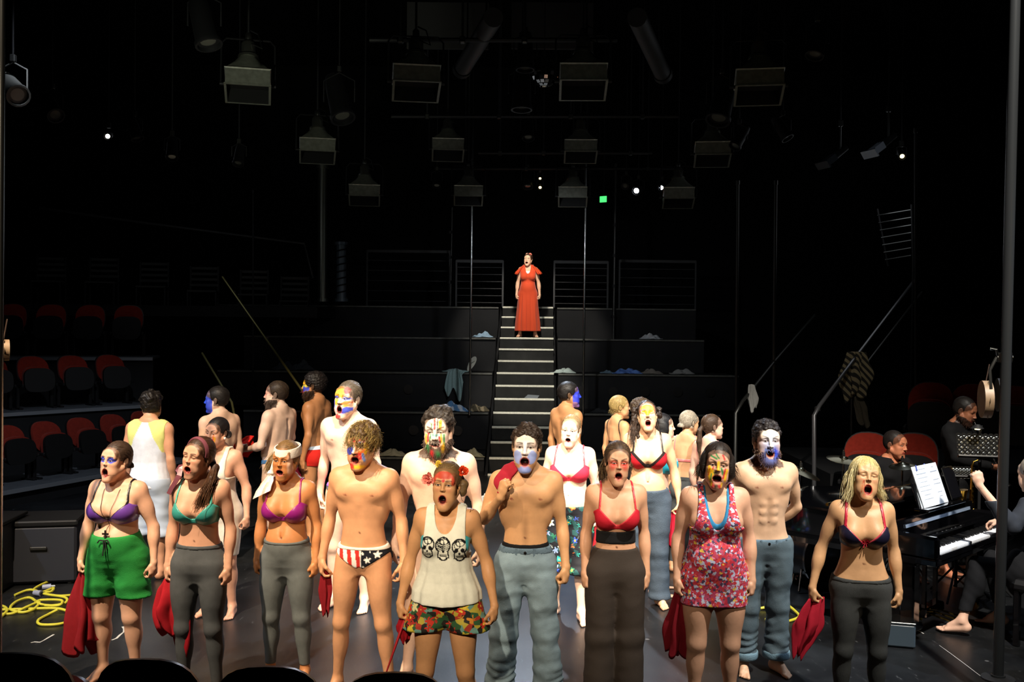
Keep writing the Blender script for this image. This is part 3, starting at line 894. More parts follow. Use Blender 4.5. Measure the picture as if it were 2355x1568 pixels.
def body_mesh(F, C, P, hb, hf, hh):
    "coarse body plus fine head, hands and feet, all cut from the same field and joined into one mesh"
    lo, hi = F.bounds(.02); lo[2] = min(lo[2], 0)-.01
    n = grid(lo, hi, hb); G = F.ev(lo, n, hb)
    boxes = []
    Ht = C['Ht']; r_ = .15*C['hs']
    boxes.append((np.array([Ht[0]-r_, Ht[1]-r_-.02, min(1.535, Ht[2]-.08)+0*Ht[2]]), np.array([Ht[0]+r_, Ht[1]+r_, Ht[2]+.16]), hf, ('h',)))
    for hnd in C['hands']:
        c = hnd['W']+hnd['hd']*.07; boxes.append((c-np.array((.085,)*3), c+np.array((.085,)*3), hh, ('n', 'a')))
    for A, fd in C['feet']:
        if P.get('finefeet'):
            c = A+fd*.06; e = np.abs(fd)*.135+.05
            boxes.append((np.array([c[0]-e[0], c[1]-e[1], A[2]-.095]), np.array([c[0]+e[0], c[1]+e[1], A[2]-.01]), hh*1.25, ('f', 'l')))
    X, Y, Z = axes(lo, n, hb)
    G = np.maximum(G, f4(P.get('floorz', 0.0))-Z) if P.get('floorcut', True) else G
    V, Q = snets(G, lo, hb)
    cen = V[Q].mean(1); m = np.ones(len(Q), bool)
    for a, b, _, _ in boxes:
        m &= ~((cen > a+hb*.5).all(1) & (cen < b-hb*.5).all(1))
    V, Q = keep(V, Q, m)
    Vs, Qs = [V], [Q]; off = len(V)
    for a, b, hq, gs in boxes:
        pad = 2.5*hq; l2 = a-pad; n2 = grid(l2, b+pad, hq); G2 = F.ev(l2, n2, hq)
        if P.get('floorcut', True):
            _, _, Z2 = axes(l2, n2, hq); G2 = np.maximum(G2, f4(P.get('floorz', 0.0))-Z2)
        v, q = snets(G2, l2, hq)
        if not len(q): continue
        cc = v[q].mean(1); mk = ((cc > a).all(1) & (cc < b).all(1))
        if not mk.any(): continue
        v, q = keep(v, q, mk)
        Vs.append(v); Qs.append(q+off); off += len(v)
    return np.concatenate(Vs), np.concatenate(Qs), (G, lo, hb)

class Ctx: pass
def build_person(P):
    F, C = body_field(P)
    q = P.get('q', 1)         # 0 fine, 1 middle, 2 far
    hb, hf, hh = ((.0085, .0026, .0034), (.011, .0034, .0048), (.013, .0046, .0062))[q]
    k = P['h']/1.785
    root = empty('person', P['loc'], R(P.get('yaw', 0)), P['label'], 'person', P.get('group'))
    V, Q, coarse = body_mesh(F, C, P, hb, hf, hh)
    col = paint_body(V, P, C)
    if P.get('beard') and q < 2:
        mk = np.where(C['bm'] > .6)[0]; rs = np.random.RandomState(5)
        if len(mk):
            mk = rs.choice(mk, 420 if q == 0 else 260); rt = V[mk]; dirn = (rt-C['Ht']-np.array((0, .02, 0))); dirn /= np.linalg.norm(dirn, axis=1, keepdims=True)
            dirn = dirn*.55+np.array((0, -.1, -.75))+rs.normal(size=dirn.shape)*.28; dirn /= np.linalg.norm(dirn, axis=1, keepdims=True)
            ln_ = (.014+.012*rs.rand(len(mk)))[:, None]*(.7+.5*P['beard'])
            pts = np.stack([rt-dirn*.004, rt+dirn*ln_*.4, rt+dirn*ln_*.75+rs.normal(size=rt.shape)*.002, rt+dirn*ln_+rs.normal(size=rt.shape)*.004], 1)
            bv, bq = tubes(pts, .0019, .0007)
            link('beard', raw_mesh('beard', bv*k, Fq=bq, col=np.repeat(col[mk], 12, 0)), HAIR, root)
    if P.get('bodypaint'): P['bodypaint'](V, col)
    link('body', raw_mesh('body', V*k, Fq=Q, col=col), SKIN, root)
    cx = Ctx(); cx.F = F; cx.C = C; cx.P = P; cx.root = root; cx.k = k; cx.q = q
    if P.get('hair'):
        V, Q = hair_mesh(P, C, (.0040, .0052, .0070)[q])
        hc = np.array(lin(P.get('haircol', hx('2c1c12'))), f4)
        hc2 = np.array(lin(P.get('haircol2', P.get('haircol', hx('2c1c12')))), f4)
        Vs, Qs = [V], [Q]; off = len(V); cols = [np.tile(hc, (len(V), 1))]
        rs = np.random.RandomState(3)
        for sp in P.get('strands', []):
            if sp[0] == 'scalp': v, qq = hair_strands(P, C, *sp[1:-1], **sp[-1])
            else: v, qq = lock_strands(P, C, sp[1], sp[2], sp[3], seed=sp[4])
            Vs.append(v); Qs.append(qq+off); off += len(v)
            m = max(1, len(v)//(21 if sp[0] == 'scalp' else 27)); t = np.repeat(rs.rand(m+1), 21 if sp[0] == 'scalp' else 27)[:len(v), None]
            cols.append(hc*(1-t)+hc2*t)
        link('hair', raw_mesh('hair', np.concatenate(Vs)*k, Fq=np.concatenate(Qs), col=np.concatenate(cols)), HAIR, root)
    for g in P.get('wear', []):
        g[0](cx, *g[1:])
    return root, cx

# ---------------------------------------------------------------- clothing cut from the body field
def garment(cx, name, fn, lo, hi, h, m=CLOTH, colfn=None, groups=None, col=(.5, .5, .5), label=None, parent=None):
    lo = np.array(lo, float); hi = np.array(hi, float); n = grid(lo, hi, h)
    X, Y, Z = axes(lo, n, h)
    hc = max(h, .007)
    def field(gs):
        l2 = lo-hc*2; n2 = grid(l2, hi+hc*2, hc); G = cx.F.ev(l2, n2, hc, gs, margin=.07)
        return resample(G, l2, hc, lo, n, h)
    Bd = field(groups or ('t', 'l'))
    D = fn(X, Y, Z, Bd, field)
    D = np.broadcast_to(D, Bd.shape).astype(f4)
    V, Q = snets(D, lo, h)
    if not len(Q): return None
    c = np.tile(np.array(lin(col), f4), (len(V), 1)) if colfn is None else colfn(V)
    o = link(name, raw_mesh(name, V*cx.k, Fq=Q, col=c), m, parent or cx.root)
    if label: o['label'] = label
    return o
def lc(col, n): return np.tile(np.array(lin(col), f4), (n, 1))
def hcl(cx, fine, mid, far): return (fine, mid, far)[cx.q]

def w_bra(cx, col, strap=None, trim=None, cup2=None, neck=1.205, capx=.142, fab=None, strapw=.0065, satin=True, gore=True):
    C = cx.C; strap = strap or col; ly = C['ly']; wf = C['wb']**.6; bs = cx.P.get('bust', 1.0)
    cxx = .082*wf; rx = (.084+.02*(bs-1))*wf; xs = max(capx, .135)*wf*.93
    zt = 1.335; zb = 1.200-.02*(bs-1)
    def cups(X, Y, Z):
        d = None
        e = (np.sqrt(((np.abs(X)-cxx)/rx)**2+((Z-1.262)/(.080+.02*(bs-1)))**2)-1)*.07
        # neckline: from the centre front up to the strap
        nx, nz = -(zt-neck-.01), (xs-.0); L = math.hypot(nx, nz)
        line = ((np.abs(X)-.0)*nx/L+(Z-(neck+.01))*nz/L)
        outer = (np.abs(X)-xs)*.75/1.25+(Z-zt)*.85
        return np.maximum(np.maximum(e, line), outer), line
    def fn(X, Y, Z, B, field):
        c, line = cups(X, Y, Z)
        fr = np.maximum(c, Y-(.01+ly))
        sag = 0
        band = np.maximum(np.abs(Z-(1.222-.012*(Y < 0)))-.016, -1+0*Z)
        if not gore: band = np.maximum(band, -(np.abs(X)-.02)*(Y < 0)-(Y >= 0)*1.0)
        reg = np.minimum(fr, band+0*X+0*Y)
        return smax(B-f4(.0055), reg, .002)
    h = hcl(cx, .0042, .0055, .0075)
    def colfn(V):
        x, y, z = V.T; c = lc(col, len(V))
        cc, line = cups(x, y, z)
        if cup2 is not None:
            m = (line > -.024) & (y < .0); c[m] = lin(cup2)
            m = (np.abs(x) < .030) & (y < 0); c[m] = lin(cup2)
        if trim is not None: c[(line > -.0062) & (y < .01+ly) & (z > 1.21)] = lin(trim)
        return c
    garment(cx, 'bra', fn, (-.235, -.24+ly, 1.15), (.235, .20, 1.37), h, fab or (SATIN if satin else CLOTH), colfn)
    w_straps(cx, strap, xs*.97, zt-.012, strapw)

def w_straps(cx, col, xs, z0, wd=.0065, xt=None, crossback=False, zback=1.23):
    ly = cx.C['ly']; xt = xt or xs*.84
    def fn(X, Y, Z, B, field):
        t = np.clip((Z-z0)/(1.50-z0), 0, 1); xl = xs+(xt-xs)*t
        s = np.abs(np.abs(X)-xl)-wd
        reg = np.maximum(s, np.where(Y < .01+ly, z0-Z, zback-Z))
        return np.maximum(smax(B-f4(.0062), reg+0*Y, .001), 0*B-1)
    for s_ in (-1, 1):
        x0 = xt-.03; x1 = xs+.03
        garment(cx, 'strap', fn, (min(s_*x0, s_*x1), -.20+ly, 1.20), (max(s_*x0, s_*x1), .18, 1.53), hcl(cx, .0027, .0038, .0055), SATIN, None, ('t',), col)

def w_region(cx, name, col, z0, z1, off=.005, m=CLOTH, colfn=None, tilt=0, h=None, fold=0, groups=None, label=None, cutfn=None, x=.34, y=.24, ff=60):
    def fn(X, Y, Z, B, field):
        reg = np.maximum(z0-Z, Z-(z1+tilt*Y))
        d = B-f4(off)
        if fold: d = d-fold*vnoise(X, Y, Z*1.6, ff, 11)
        if cutfn is not None: reg = np.maximum(reg, cutfn(X, Y, Z))
        return smax(d, reg+0*X+0*Y, .003)
    return garment(cx, name, fn, (-x, -y-cx.C['ly'], z0-.02), (x, y, z1+abs(tilt)*.2+.02), h or hcl(cx, .0075, .009, .012), m, colfn, groups, col, label)

def w_leggings(cx, col, top=1.06, bottom=.13, buttons=False, m=None):
    w_region(cx, 'leggings', col, bottom, top, .0048, m or CLOTH, fold=.0012, tilt=.10, ff=70)
    w_region(cx, 'waistband', tuple(v*.9 for v in col), top-.03, top+.004, .0085, CLOTH, tilt=.10)

def w_briefs(cx, colfn, col=(.5, .5, .5), top=.985, low=.80, m=CLOTH, name='briefs', band=None, leg=.62):
    def cut(X, Y, Z):
        # leg openings
        return (.845+leg*np.abs(np.abs(X-cx.C['hipx'])-.02)-.05*(Y > .02)-Z)*.8
    w_region(cx, name, col, low, top, .0062, m, colfn, tilt=.12, cutfn=cut, h=hcl(cx, .0045, .006, .009))
    if band: w_region(cx, 'waistband', band, top-.022, top+.006, .0095, CLOTH, tilt=.12, h=hcl(cx, .005, .006, .009))

def leg_field(cx, top, hem, rt, rk, rh, flare=0, extra=.0):
    "separate baggy trouser legs"
    F = cx.F; G = Fld(); C = cx.C; hipx = C['hipx']
    G.ell((hipx, .006, .91), (.150*C['wl'], .105*C['wl'], .13), .03)
    for i, s in enumerate((-1, 1)):
        A = np.array(C['feet'][i][0]); hj = np.array((s*.094*C['wl']**.5+hipx, .004, .885))
        K = hj*.43+A*.57; K[2] = .475; K[1] -= .02
        zz = hem
        if hem < .45:
            G.cone(hj, K, rt, rk, .03)
            t = (K[2]-hem)/(K[2]-A[2]); e = K+(A-K)*t
            G.cone(K, e, rk, rh, .03)
            G.ell(e+np.array((0, 0, .03)), (rh*1.02, rh*1.08, .06), .02)
        else:
            t = (hj[2]-hem+.06)/(hj[2]-K[2]); e = hj+(K-hj)*t; e[0] += s*extra
            G.cone(hj+np.array((0, 0, .02)), e, rt, rh, .03)
    return G

def w_trousers(cx, col, top=1.02, hem=.05, rt=.108, rk=.078, rh=.085, fold=.008, m=CLOTH, colfn=None, name='trousers', ff=38, h=None, tilt=.05, extra=0, hipoff=.012, zstack=0, label=None):
    G = leg_field(cx, top, hem, rt, rk, rh, extra=extra)
    def fn(X, Y, Z, B, field):
        lo_ = (X.ravel()[0], Y.ravel()[0], Z.ravel()[0]); n = B.shape; hh = h_
        g = G.ev(np.array(lo_), n, hh)
        d = smin(B-f4(hipoff)*np.clip((Z-.55)/.3, 0, 1)-f4(.004), g, .03)
        fl = vnoise(X, Y, Z*2.2, ff, 21)*fold*(np.clip((1.0-Z)/.25, .15, 1))
        fl = fl+np.abs(vnoise(X*1.1, Y, Z*1.2, ff*1.7, 8))*fold*-.6
        if zstack: fl = fl+zstack*np.sin(Z*95+9*vnoise(X, Y, Z, 22, 2))*np.clip((.40-Z)/.25, 0, 1)
        d = d-fl.astype(f4)
        reg = np.maximum(hem-Z, Z-(top+tilt*Y))
        return smax(d, reg+0*X+0*Y, .004)
    h_ = h or hcl(cx, .0075, .010, .014)
    fx = max(abs(cx.C['feet'][0][0][0]), abs(cx.C['feet'][1][0][0]))+.16
    return garment(cx, name, fn, (-max(.30, fx), -.22-cx.C['ly'], hem-.02), (max(.30, fx), .24, top+.04), h_, m, colfn, None, col, label)

def w_loft(cx, name, zs, a, b, yc, pleat=0, npl=14, neck=None, arm=None, m=CLOTH, colfn=None, col=(.5, .5, .5), body_off=.008, h=None, hemw=0, fold=.003, straps=None, back_neck=None, union=True, label=None, groups=None):
    "loose top or skirt: own outline joined to the offset body, with neckline and arm holes"
    zs = np.array(zs); a = np.array(a)*cx.C['wb']**.8; b = np.array(b)*cx.C['wb']**.8
    h_ = h or hcl(cx, .0065, .0085, .012)
    def fn(X, Y, Z, B, field):
        A = np.interp(Z, zs, a).astype(f4); Bb = np.interp(Z, zs, b).astype(f4); yy = Y-np.interp(Z, zs, yc).astype(f4); xx = X-f4(cx.C['hipx'])*np.clip(1-(Z-.9)/.35, 0, 1).astype(f4)
        u, v = xx/A, yy/Bb; k0 = np.sqrt(u*u+v*v)+f4(1e-6); k1 = np.sqrt((u/A)**2+(v/Bb)**2)+f4(1e-6)
        d = k0*(k0-1)/k1
        th = np.arctan2(u, -v)
        if pleat:
            amt = pleat*np.clip((zs[-1]-.25-Z)/(zs[-1]-.25-zs[0]+1e-6), 0, 1)
            d = d-amt.astype(f4)*(np.sin(th*npl+1.5*np.sin(th*3+Z*2))+.4*np.sin(th*npl*2.3+2))
        d = d-fold*vnoise(X, Y, Z*.7, 55, 13)
        if union: d = smin(d, B-f4(body_off), .02)
        else: d = np.minimum(d, B-f4(.004))
        reg = (zs[0]+hemw*np.cos(th)-Z)
        reg = np.maximum(reg, Z-f4(zs[-1]))
        if neck:  # (halfwidth, bottom z)
            nf = (np.sqrt((X/neck[0])**2+((Z-neck[2])/(neck[2]-neck[1]))**2)-1)*neck[0]*.8
            nf = np.where(Y < .02+cx.C['ly'], nf, (np.sqrt((X/neck[0])**2+((Z-neck[2])/((neck[2]-neck[1])*.35))**2)-1)*neck[0]*.6)
            reg = np.maximum(reg, -nf)
            reg = np.maximum(reg, np.where((np.abs(X) < neck[0]) & (Z > neck[2]), .01, -1))
        if arm:   # (x at shoulder, z low, x at low)
            reg = np.maximum(reg, np.where(Z > arm[1], np.abs(X)-(arm[0]+(arm[2]-arm[0])*np.clip((1.46-Z)/(1.46-arm[1]), 0, 1)**2.2), -1))
        return smax(d, reg.astype(f4), .003)
    mx = a.max()+.05
    return garment(cx, name, fn, (-mx, -b.max()-.09-cx.C['ly'], zs[0]-abs(hemw)-.02), (mx, b.max()+.09, zs[-1]+.03), h_, m, colfn, groups, col, label)

def w_sleeved(cx, col, z0=.92, sleeve=.45, off=.016, name='shirt', m=CLOTH, neckz=1.475, fold=.006, vneck=0, groups=('t', 'a'), colfn=None):
    "shirt: torso plus arms, sleeve = fraction of arm covered"
    C = cx.C; hs = [C['hands'][i]['W'] for i in (0, 1)]
    def fn(X, Y, Z, B, field):
        d = B-f4(off)-fold*vnoise(X, Y, Z, 45, 5)-.5*fold*vnoise(X, Y, Z, 95, 6)
        reg = np.maximum(z0-Z, Z-(neckz+.12*(Y-C['ly'])))+0*X
        nk = np.sqrt(X**2+(Y-.012-C['ly'])**2)-.072
        reg = np.maximum(reg, np.where(Z > neckz-.05, -nk-(neckz-Z)*.6, -1))
        if vneck: reg = np.maximum(reg, np.where(Y < -.02, (Z-(neckz-vneck)-np.abs(X)*2.2)*.4, -1))
        if sleeve < 1:
            pass
        for w_ in hs: reg = np.maximum(reg, .035-np.sqrt((X-w_[0])**2+(Y-w_[1])**2+(Z-w_[2])**2))
        return smax(d, reg.astype(f4), .004)
    pts = np.array(hs+[C['hands'][0]['W']]); lo = np.minimum(pts.min(0), (-.30, -.25, z0))-.06; hi = np.maximum(pts.max(0), (.30, .22, 1.50))+.06
    return garment(cx, name, fn, lo, hi, hcl(cx, .008, .010, .013), m, colfn, groups, col)
# ---------------------------------------------------------------- cloth things and small props
def red_cloth(name, top, bot, w0, w1, label, seed=1, col=hx('9c1524'), nf=5, flat=.55, tail=0, grp='red cloths carried by the performers', yaw=0, twist=.6, spike=.0):
    "gathered cloth held at the top and hanging in folds"
    top = Vector(top); bot = Vector(bot); rs = np.random.RandomState(seed)
    m, n = 26, 64; V = []; L = (bot-top).length
    ph = rs.rand(4)*6
    for i in range(m):
        t = i/(m-1); c = top.lerp(bot, t)
        r_ = (w0+(w1-w0)*min(1, t*1.6)**.8)*(1-.0*t)
        if tail: r_ *= 1-tail*max(0, (t-.45)/.55)**1.1
        for k in range(n):
            a = 2*PI*k/n
            f = 1+(.30+.25*t)*math.sin(nf*a+ph[0]+t*2*twist)+.18*math.sin((nf+4)*a+ph[1]-t*3)
            rr = r_*max(.15, f)
            x = rr*math.cos(a); y = rr*math.sin(a)*flat
            dz = -.10*L*t*math.sin(2*a+ph[2])*.6-.07*L*t*t*math.sin(5*a+ph[3]) - spike*t*t*max(0, math.cos(a*1.0+ph[1]))**6
            x2 = x*math.cos(yaw)-y*math.sin(yaw); y2 = x*math.sin(yaw)+y*math.cos(yaw)
            wob = .10*r_*math.sin(9*t+ph[1]+a)
            V.append((c.x+x2+wob-top.x, c.y+y2-top.y, c.z+dz-top.z+.004*math.sin(22*t+a*3)))
    Q = [(i*n+k, (i+1)*n+k, (i+1)*n+(k+1) % n, i*n+(k+1) % n) for i in range(m-1) for k in range(n)]
    V.append((0, 0, .01)); cb = np.mean(V[(m-1)*n:m*n], axis=0)+np.array((0, 0, .06*L)); V.append(tuple(cb))
    T = [(m*n, k, (k+1) % n) for k in range(n)]+[(m*n+1, (m-1)*n+(k+1) % n, (m-1)*n+k) for k in range(n)]
    o = link(name, raw_mesh(name, V, Fq=Q, Ft=T, col=np.tile(np.array(lin(col)), (len(V), 1))), CLOTH, None, top)
    return tag(o, label, 'cloth', grp)

def heap(name, c, rx, ry, rz, col, label, cat='clothing', seed=0, grp='garments dropped on the ledges', drape=0, col2=None):
    "crumpled garment lying on a ledge; drape lets the front hang over the edge"
    rs = np.random.RandomState(seed); n = 40; V = []; ph = rs.rand(8)*6; cols = []
    for i in range(n+1):
        for j in range(n+1):
            u, v = i/n*2-1, j/n*2-1
            rr = math.sqrt(u*u+v*v); a = math.atan2(v, u)
            edge = 1-.22*math.sin(3*a+ph[0])-.14*math.sin(5*a+ph[1])
            uu, vv = u*edge, v*edge
            hgt = max(0, 1-rr**2.2*.9)*(.55+.25*math.sin(5*u+3*v+ph[2])+.2*math.sin(7*v-4*u+ph[3]))+.16*abs(math.sin(9*u+4*math.sin(5*v+ph[4])))*max(0, 1-rr*.75)
            x, y, z = uu*rx, vv*ry, max(.006, hgt*rz)
            if drape and y < -ry*.15:
                d = (-ry*.15-y); y = -ry*.15-d*.18-.012; z = rz*.25-d*drape*(1+.25*math.sin(6*u+ph[5]))
                y += .018*math.sin(14*u+ph[6])
            V.append((x, y, z)); t = .5+.5*math.sin(10*u+6*v+ph[7])
            cc = np.array(lin(col))
            if col2 is not None and t > .7: cc = np.array(lin(col2))
            cols.append(cc)
    N1 = n+1; T = []; Q = [(i*N1+j, (i+1)*N1+j, (i+1)*N1+j+1, i*N1+j+1) for i in range(n) for j in range(n)]
    # underside
    off = len(V); V += [(x, y, z-.012) for x, y, z in V]; cols += cols
    Q += [tuple(off+k for k in q[::-1]) for q in Q[:]]
    rim = [(i*N1) for i in range(N1)]+[n*N1+j for j in range(1, N1)]+[(i*N1+n) for i in range(n-1, -1, -1)]+[j for j in range(n-1, 0, -1)]
    for k in range(len(rim)):
        a, b = rim[k], rim[(k+1) % len(rim)]; Q.append((a, a+off, b+off, b))
    o = link(name, raw_mesh(name, V, Fq=Q, col=np.array(cols)), CLOTH, None, Vector(c)+Vector((0, 0, .013)))
    return tag(o, label, cat, grp)
# ---------------------------------------------------------------- the theatre
BLACK = mat('black_paint', hx('1a1a1b'), .6, spec=.3, noise=.3, nscale=3)
DARK = mat('dark_wall', hx('1c1c1c'), .9, spec=.1)
STEEL = mat('dull_steel_pipe', hx('4a4a48'), .38, .8)
BSTEEL = mat('black_steel', hx('18181a'), .6, .2)
def floor_mat():
    m = mat('stage_floor_paint', hx('17181a'), .38, spec=.5)
    nt = m.node_tree; N = nt.nodes; L = nt.links; b = N['Principled BSDF']
    tc = N.new('ShaderNodeTexCoord')
    n1 = N.new('ShaderNodeTexNoise'); n1.inputs['Scale'].default_value = 1.3; n1.inputs['Detail'].default_value = 9; n1.inputs['Roughness'].default_value = .68
    L.new(tc.outputs['Object'], n1.inputs['Vector'])
    cr = N.new('ShaderNodeValToRGB'); e = cr.color_ramp.elements; e[0].position = .38; e[0].color = (*lin(hx('0f1012')), 1); e[1].position = .78; e[1].color = (*lin(hx('232527')), 1)
    L.new(n1.outputs[0], cr.inputs[0])
    # scuffs: thin stretched streaks and flecks
    mp = N.new('ShaderNodeMapping'); mp.inputs['Scale'].default_value = (9, 2.2, 1); mp.inputs['Rotation'].default_value = (0, 0, .7)
    L.new(tc.outputs['Object'], mp.inputs[0])
    n2 = N.new('ShaderNodeTexNoise'); n2.inputs['Scale'].default_value = 2.6; n2.inputs['Detail'].default_value = 10; n2.inputs['Roughness'].default_value = .75
    L.new(mp.outputs[0], n2.inputs['Vector'])
    cr2 = N.new('ShaderNodeValToRGB'); e = cr2.color_ramp.elements; e[0].position = .60; e[0].color = (0, 0, 0, 1); e[1].position = .74; e[1].color = (1, 1, 1, 1)
    L.new(n2.outputs[0], cr2.inputs[0])
    vf = N.new('ShaderNodeTexVoronoi'); vf.inputs['Scale'].default_value = 3.2; vf.inputs['Randomness'].default_value = 1; L.new(tc.outputs['Object'], vf.inputs['Vector'])
    crf = N.new('ShaderNodeValToRGB'); e = crf.color_ramp.elements; e[0].position = .035; e[0].color = (1, 1, 1, 1); e[1].position = .06; e[1].color = (0, 0, 0, 1); L.new(vf.outputs['Distance'], crf.inputs[0])
    n4 = N.new('ShaderNodeTexNoise'); n4.inputs['Scale'].default_value = 1.1; L.new(tc.outputs['Object'], n4.inputs['Vector'])
    gt = N.new('ShaderNodeMath'); gt.operation = 'GREATER_THAN'; gt.inputs[1].default_value = .56; L.new(n4.outputs[0], gt.inputs[0])
    fm = N.new('ShaderNodeMath'); fm.operation = 'MULTIPLY'; L.new(gt.outputs[0], fm.inputs[0]); L.new(crf.outputs[0], fm.inputs[1])
    mp3 = N.new('ShaderNodeMapping'); mp3.inputs['Scale'].default_value = (2.0, 14, 1); mp3.inputs['Rotation'].default_value = (0, 0, -.35); L.new(tc.outputs['Object'], mp3.inputs[0])
    n5 = N.new('ShaderNodeTexNoise'); n5.inputs['Scale'].default_value = 1.8; n5.inputs['Detail'].default_value = 12; n5.inputs['Roughness'].default_value = .8; L.new(mp3.outputs[0], n5.inputs['Vector'])
    cr5 = N.new('ShaderNodeValToRGB'); e = cr5.color_ramp.elements; e[0].position = .62; e[0].color = (0, 0, 0, 1); e[1].position = .72; e[1].color = (1, 1, 1, 1); L.new(n5.outputs[0], cr5.inputs[0])
    ad = N.new('ShaderNodeMath'); ad.operation = 'MAXIMUM'; L.new(cr2.outputs[0], ad.inputs[0]); L.new(cr5.outputs[0], ad.inputs[1])
    ad2 = N.new('ShaderNodeMath'); ad2.operation = 'MAXIMUM'; L.new(ad.outputs[0], ad2.inputs[0]); L.new(fm.outputs[0], ad2.inputs[1])
    mx = N.new('ShaderNodeMix'); mx.data_type = 'RGBA'; mx.inputs[7].default_value = (*lin(hx('6c6d70')), 1)
    mul = N.new('ShaderNodeMath'); mul.operation = 'MULTIPLY'; mul.inputs[1].default_value = .7; L.new(ad2.outputs[0], mul.inputs[0])
    L.new(mul.outputs[0], mx.inputs[0]); L.new(cr.outputs[0], mx.inputs[6]); L.new(mx.outputs[2], b.inputs['Base Color'])
    mr = N.new('ShaderNodeMapRange'); mr.inputs[3].default_value = .24; mr.inputs[4].default_value = .46; L.new(n1.outputs[0], mr.inputs[0]); L.new(mr.outputs[0], b.inputs['Roughness'])
    bp = N.new('ShaderNodeBump'); bp.inputs['Strength'].default_value = .12; bp.inputs['Distance'].default_value = .01
    L.new(n2.outputs[0], bp.inputs['Height']); L.new(bp.outputs[0], b.inputs['Normal'])
    return m
def sbox(name, c, d, m):
    o = MB().box((0, 0, 0), d).build(name, m, None, c); o['kind'] = 'structure'; return o
X0, X1, YB, ZC = -12, 12, 26, 9
o = MB().add([(X0, -3, 0), (X1, -3, 0), (X1, YB, 0), (X0, YB, 0), (X0, -3, -.1), (X1, -3, -.1), (X1, YB, -.1), (X0, YB, -.1)],
    [(0, 1, 2, 3), (4, 7, 6, 5), (0, 4, 5, 1), (1, 5, 6, 2), (2, 6, 7, 3), (3, 7, 4, 0)]).build('floor', floor_mat()); o['kind'] = 'structure'
sbox('wall_back', (0, YB+.1, ZC/2), (X1-X0, .2, ZC), DARK)
sbox('wall_left', (X0-.1, (YB-3)/2, ZC/2), (.2, YB+3, ZC), DARK)
sbox('wall_right', (X1+.1, (YB-3)/2, ZC/2), (.2, YB+3, ZC), DARK)
sbox('wall_front', (0, -3.1, ZC/2), (X1-X0, .2, ZC), DARK)
sbox('ceiling', (0, (YB-3)/2, ZC+.1), (X1-X0, YB+3, .2), DARK)

# ---- central staircase with pale nosings
NOSE = mat('pale_nosing_strip', hx('ecead6'), .6, noise=.12, nscale=30)
RISER = mat('stair_black', hx('2a2a28'), .75, spec=.2, noise=.25, nscale=6)
stair = empty('staircase', (0, 0, 0), 0, 'steep black staircase with cream edge strips rising up the centre', 'staircase')
xt = at(1214, 708, 20.42).x; xb = at(1199, 1075, 15.35).x
def st_c(i): return (xb+(xt-xb)*i/13, 15.35+.39*i, 2.69-.206*(13-i))
step_me = None
for i in range(0, 14):
    x, y, z = st_c(i)
    MB().box((x, y+.30, (z-.206)+.093), (1.04, .60, .204), bev=.004).build('step', RISER, stair)
    MB().box((x, y+.016, z-.006), (1.04, .060, .036), bev=.005).build('nosing', NOSE, stair)
for s in (-1, 1):
    mb = MB(); a = st_c(0); b = st_c(13)
    V = []
    for (p, zz) in ((a, 0), (b, 0), (b, b[2]), (a, a[2])):
        for dx in (-.02, .02): V.append((p[0]+s*.545+dx, p[1]+(.0 if p is a else .4), zz))
    mb.add(V, [(0, 2, 4, 6), (1, 7, 5, 3), (0, 1, 3, 2), (2, 3, 5, 4), (4, 5, 7, 6), (6, 7, 1, 0)]).build('stringer', BLACK, stair)

# ---- tiers beside the stairs
TIER = mat('tier_black', hx('1d1d1e'), .7, spec=.25, noise=.25, nscale=2)
LIP = mat('tier_edge_highlight', hx('55554f'), .5, noise=.3, nscale=12)  # lighter lip puts the edge highlight of the tiers into the colour
RING = mat('vent_ring', hx('2c2c2c'), .35, .5)
TNAMES = {1: 'lowest', 4: 'second', 7: 'third', 10: 'fourth', 13: 'top'}
for side in (-1, 1):
    for (i, pxo, dep) in ((1, 850 if side < 0 else 1400, 1.1), (4, 560 if side < 0 else 1660, 1.2), (7, 500 if side < 0 else 1700, 1.2), (10, 560 if side < 0 else 1620, 1.25), (13, 500 if side < 0 else 1600, 3.0)):
        x, y, z = st_c(i); xi = x+side*.60; xo = at(pxo, 784, y).x
        cxm = (xi+xo)/2; w_ = abs(xo-xi); zl = 0 if i == 1 else st_c(i-3)[2]-.02
        t = empty('seating_tier', (cxm, y, 0), 0, '%s black tier %s of the staircase' % (TNAMES[i], 'left' if side < 0 else 'right'), 'platform')
        MB().box((0, dep/2+.03, (z+zl)/2-.01), (w_, dep, z-zl-.02)).build('platform', TIER, t)
        MB().box((0, .02, z-.02), (w_, .045, .035), bev=.006).build('edge_strip', LIP, t)
        if i in (4, 7):
            for q in range(5):
                xx = side*(w_/2)*(-.75+.36*q)
                MB().lathe([(.070, 0), (.085, -.004), (.085, .012), (.070, .012)], (xx, .02, (z+zl)/2), 20, Matrix.Rotation(R(90), 3, 'X')).build('vent_ring', RING, t, smooth=True)
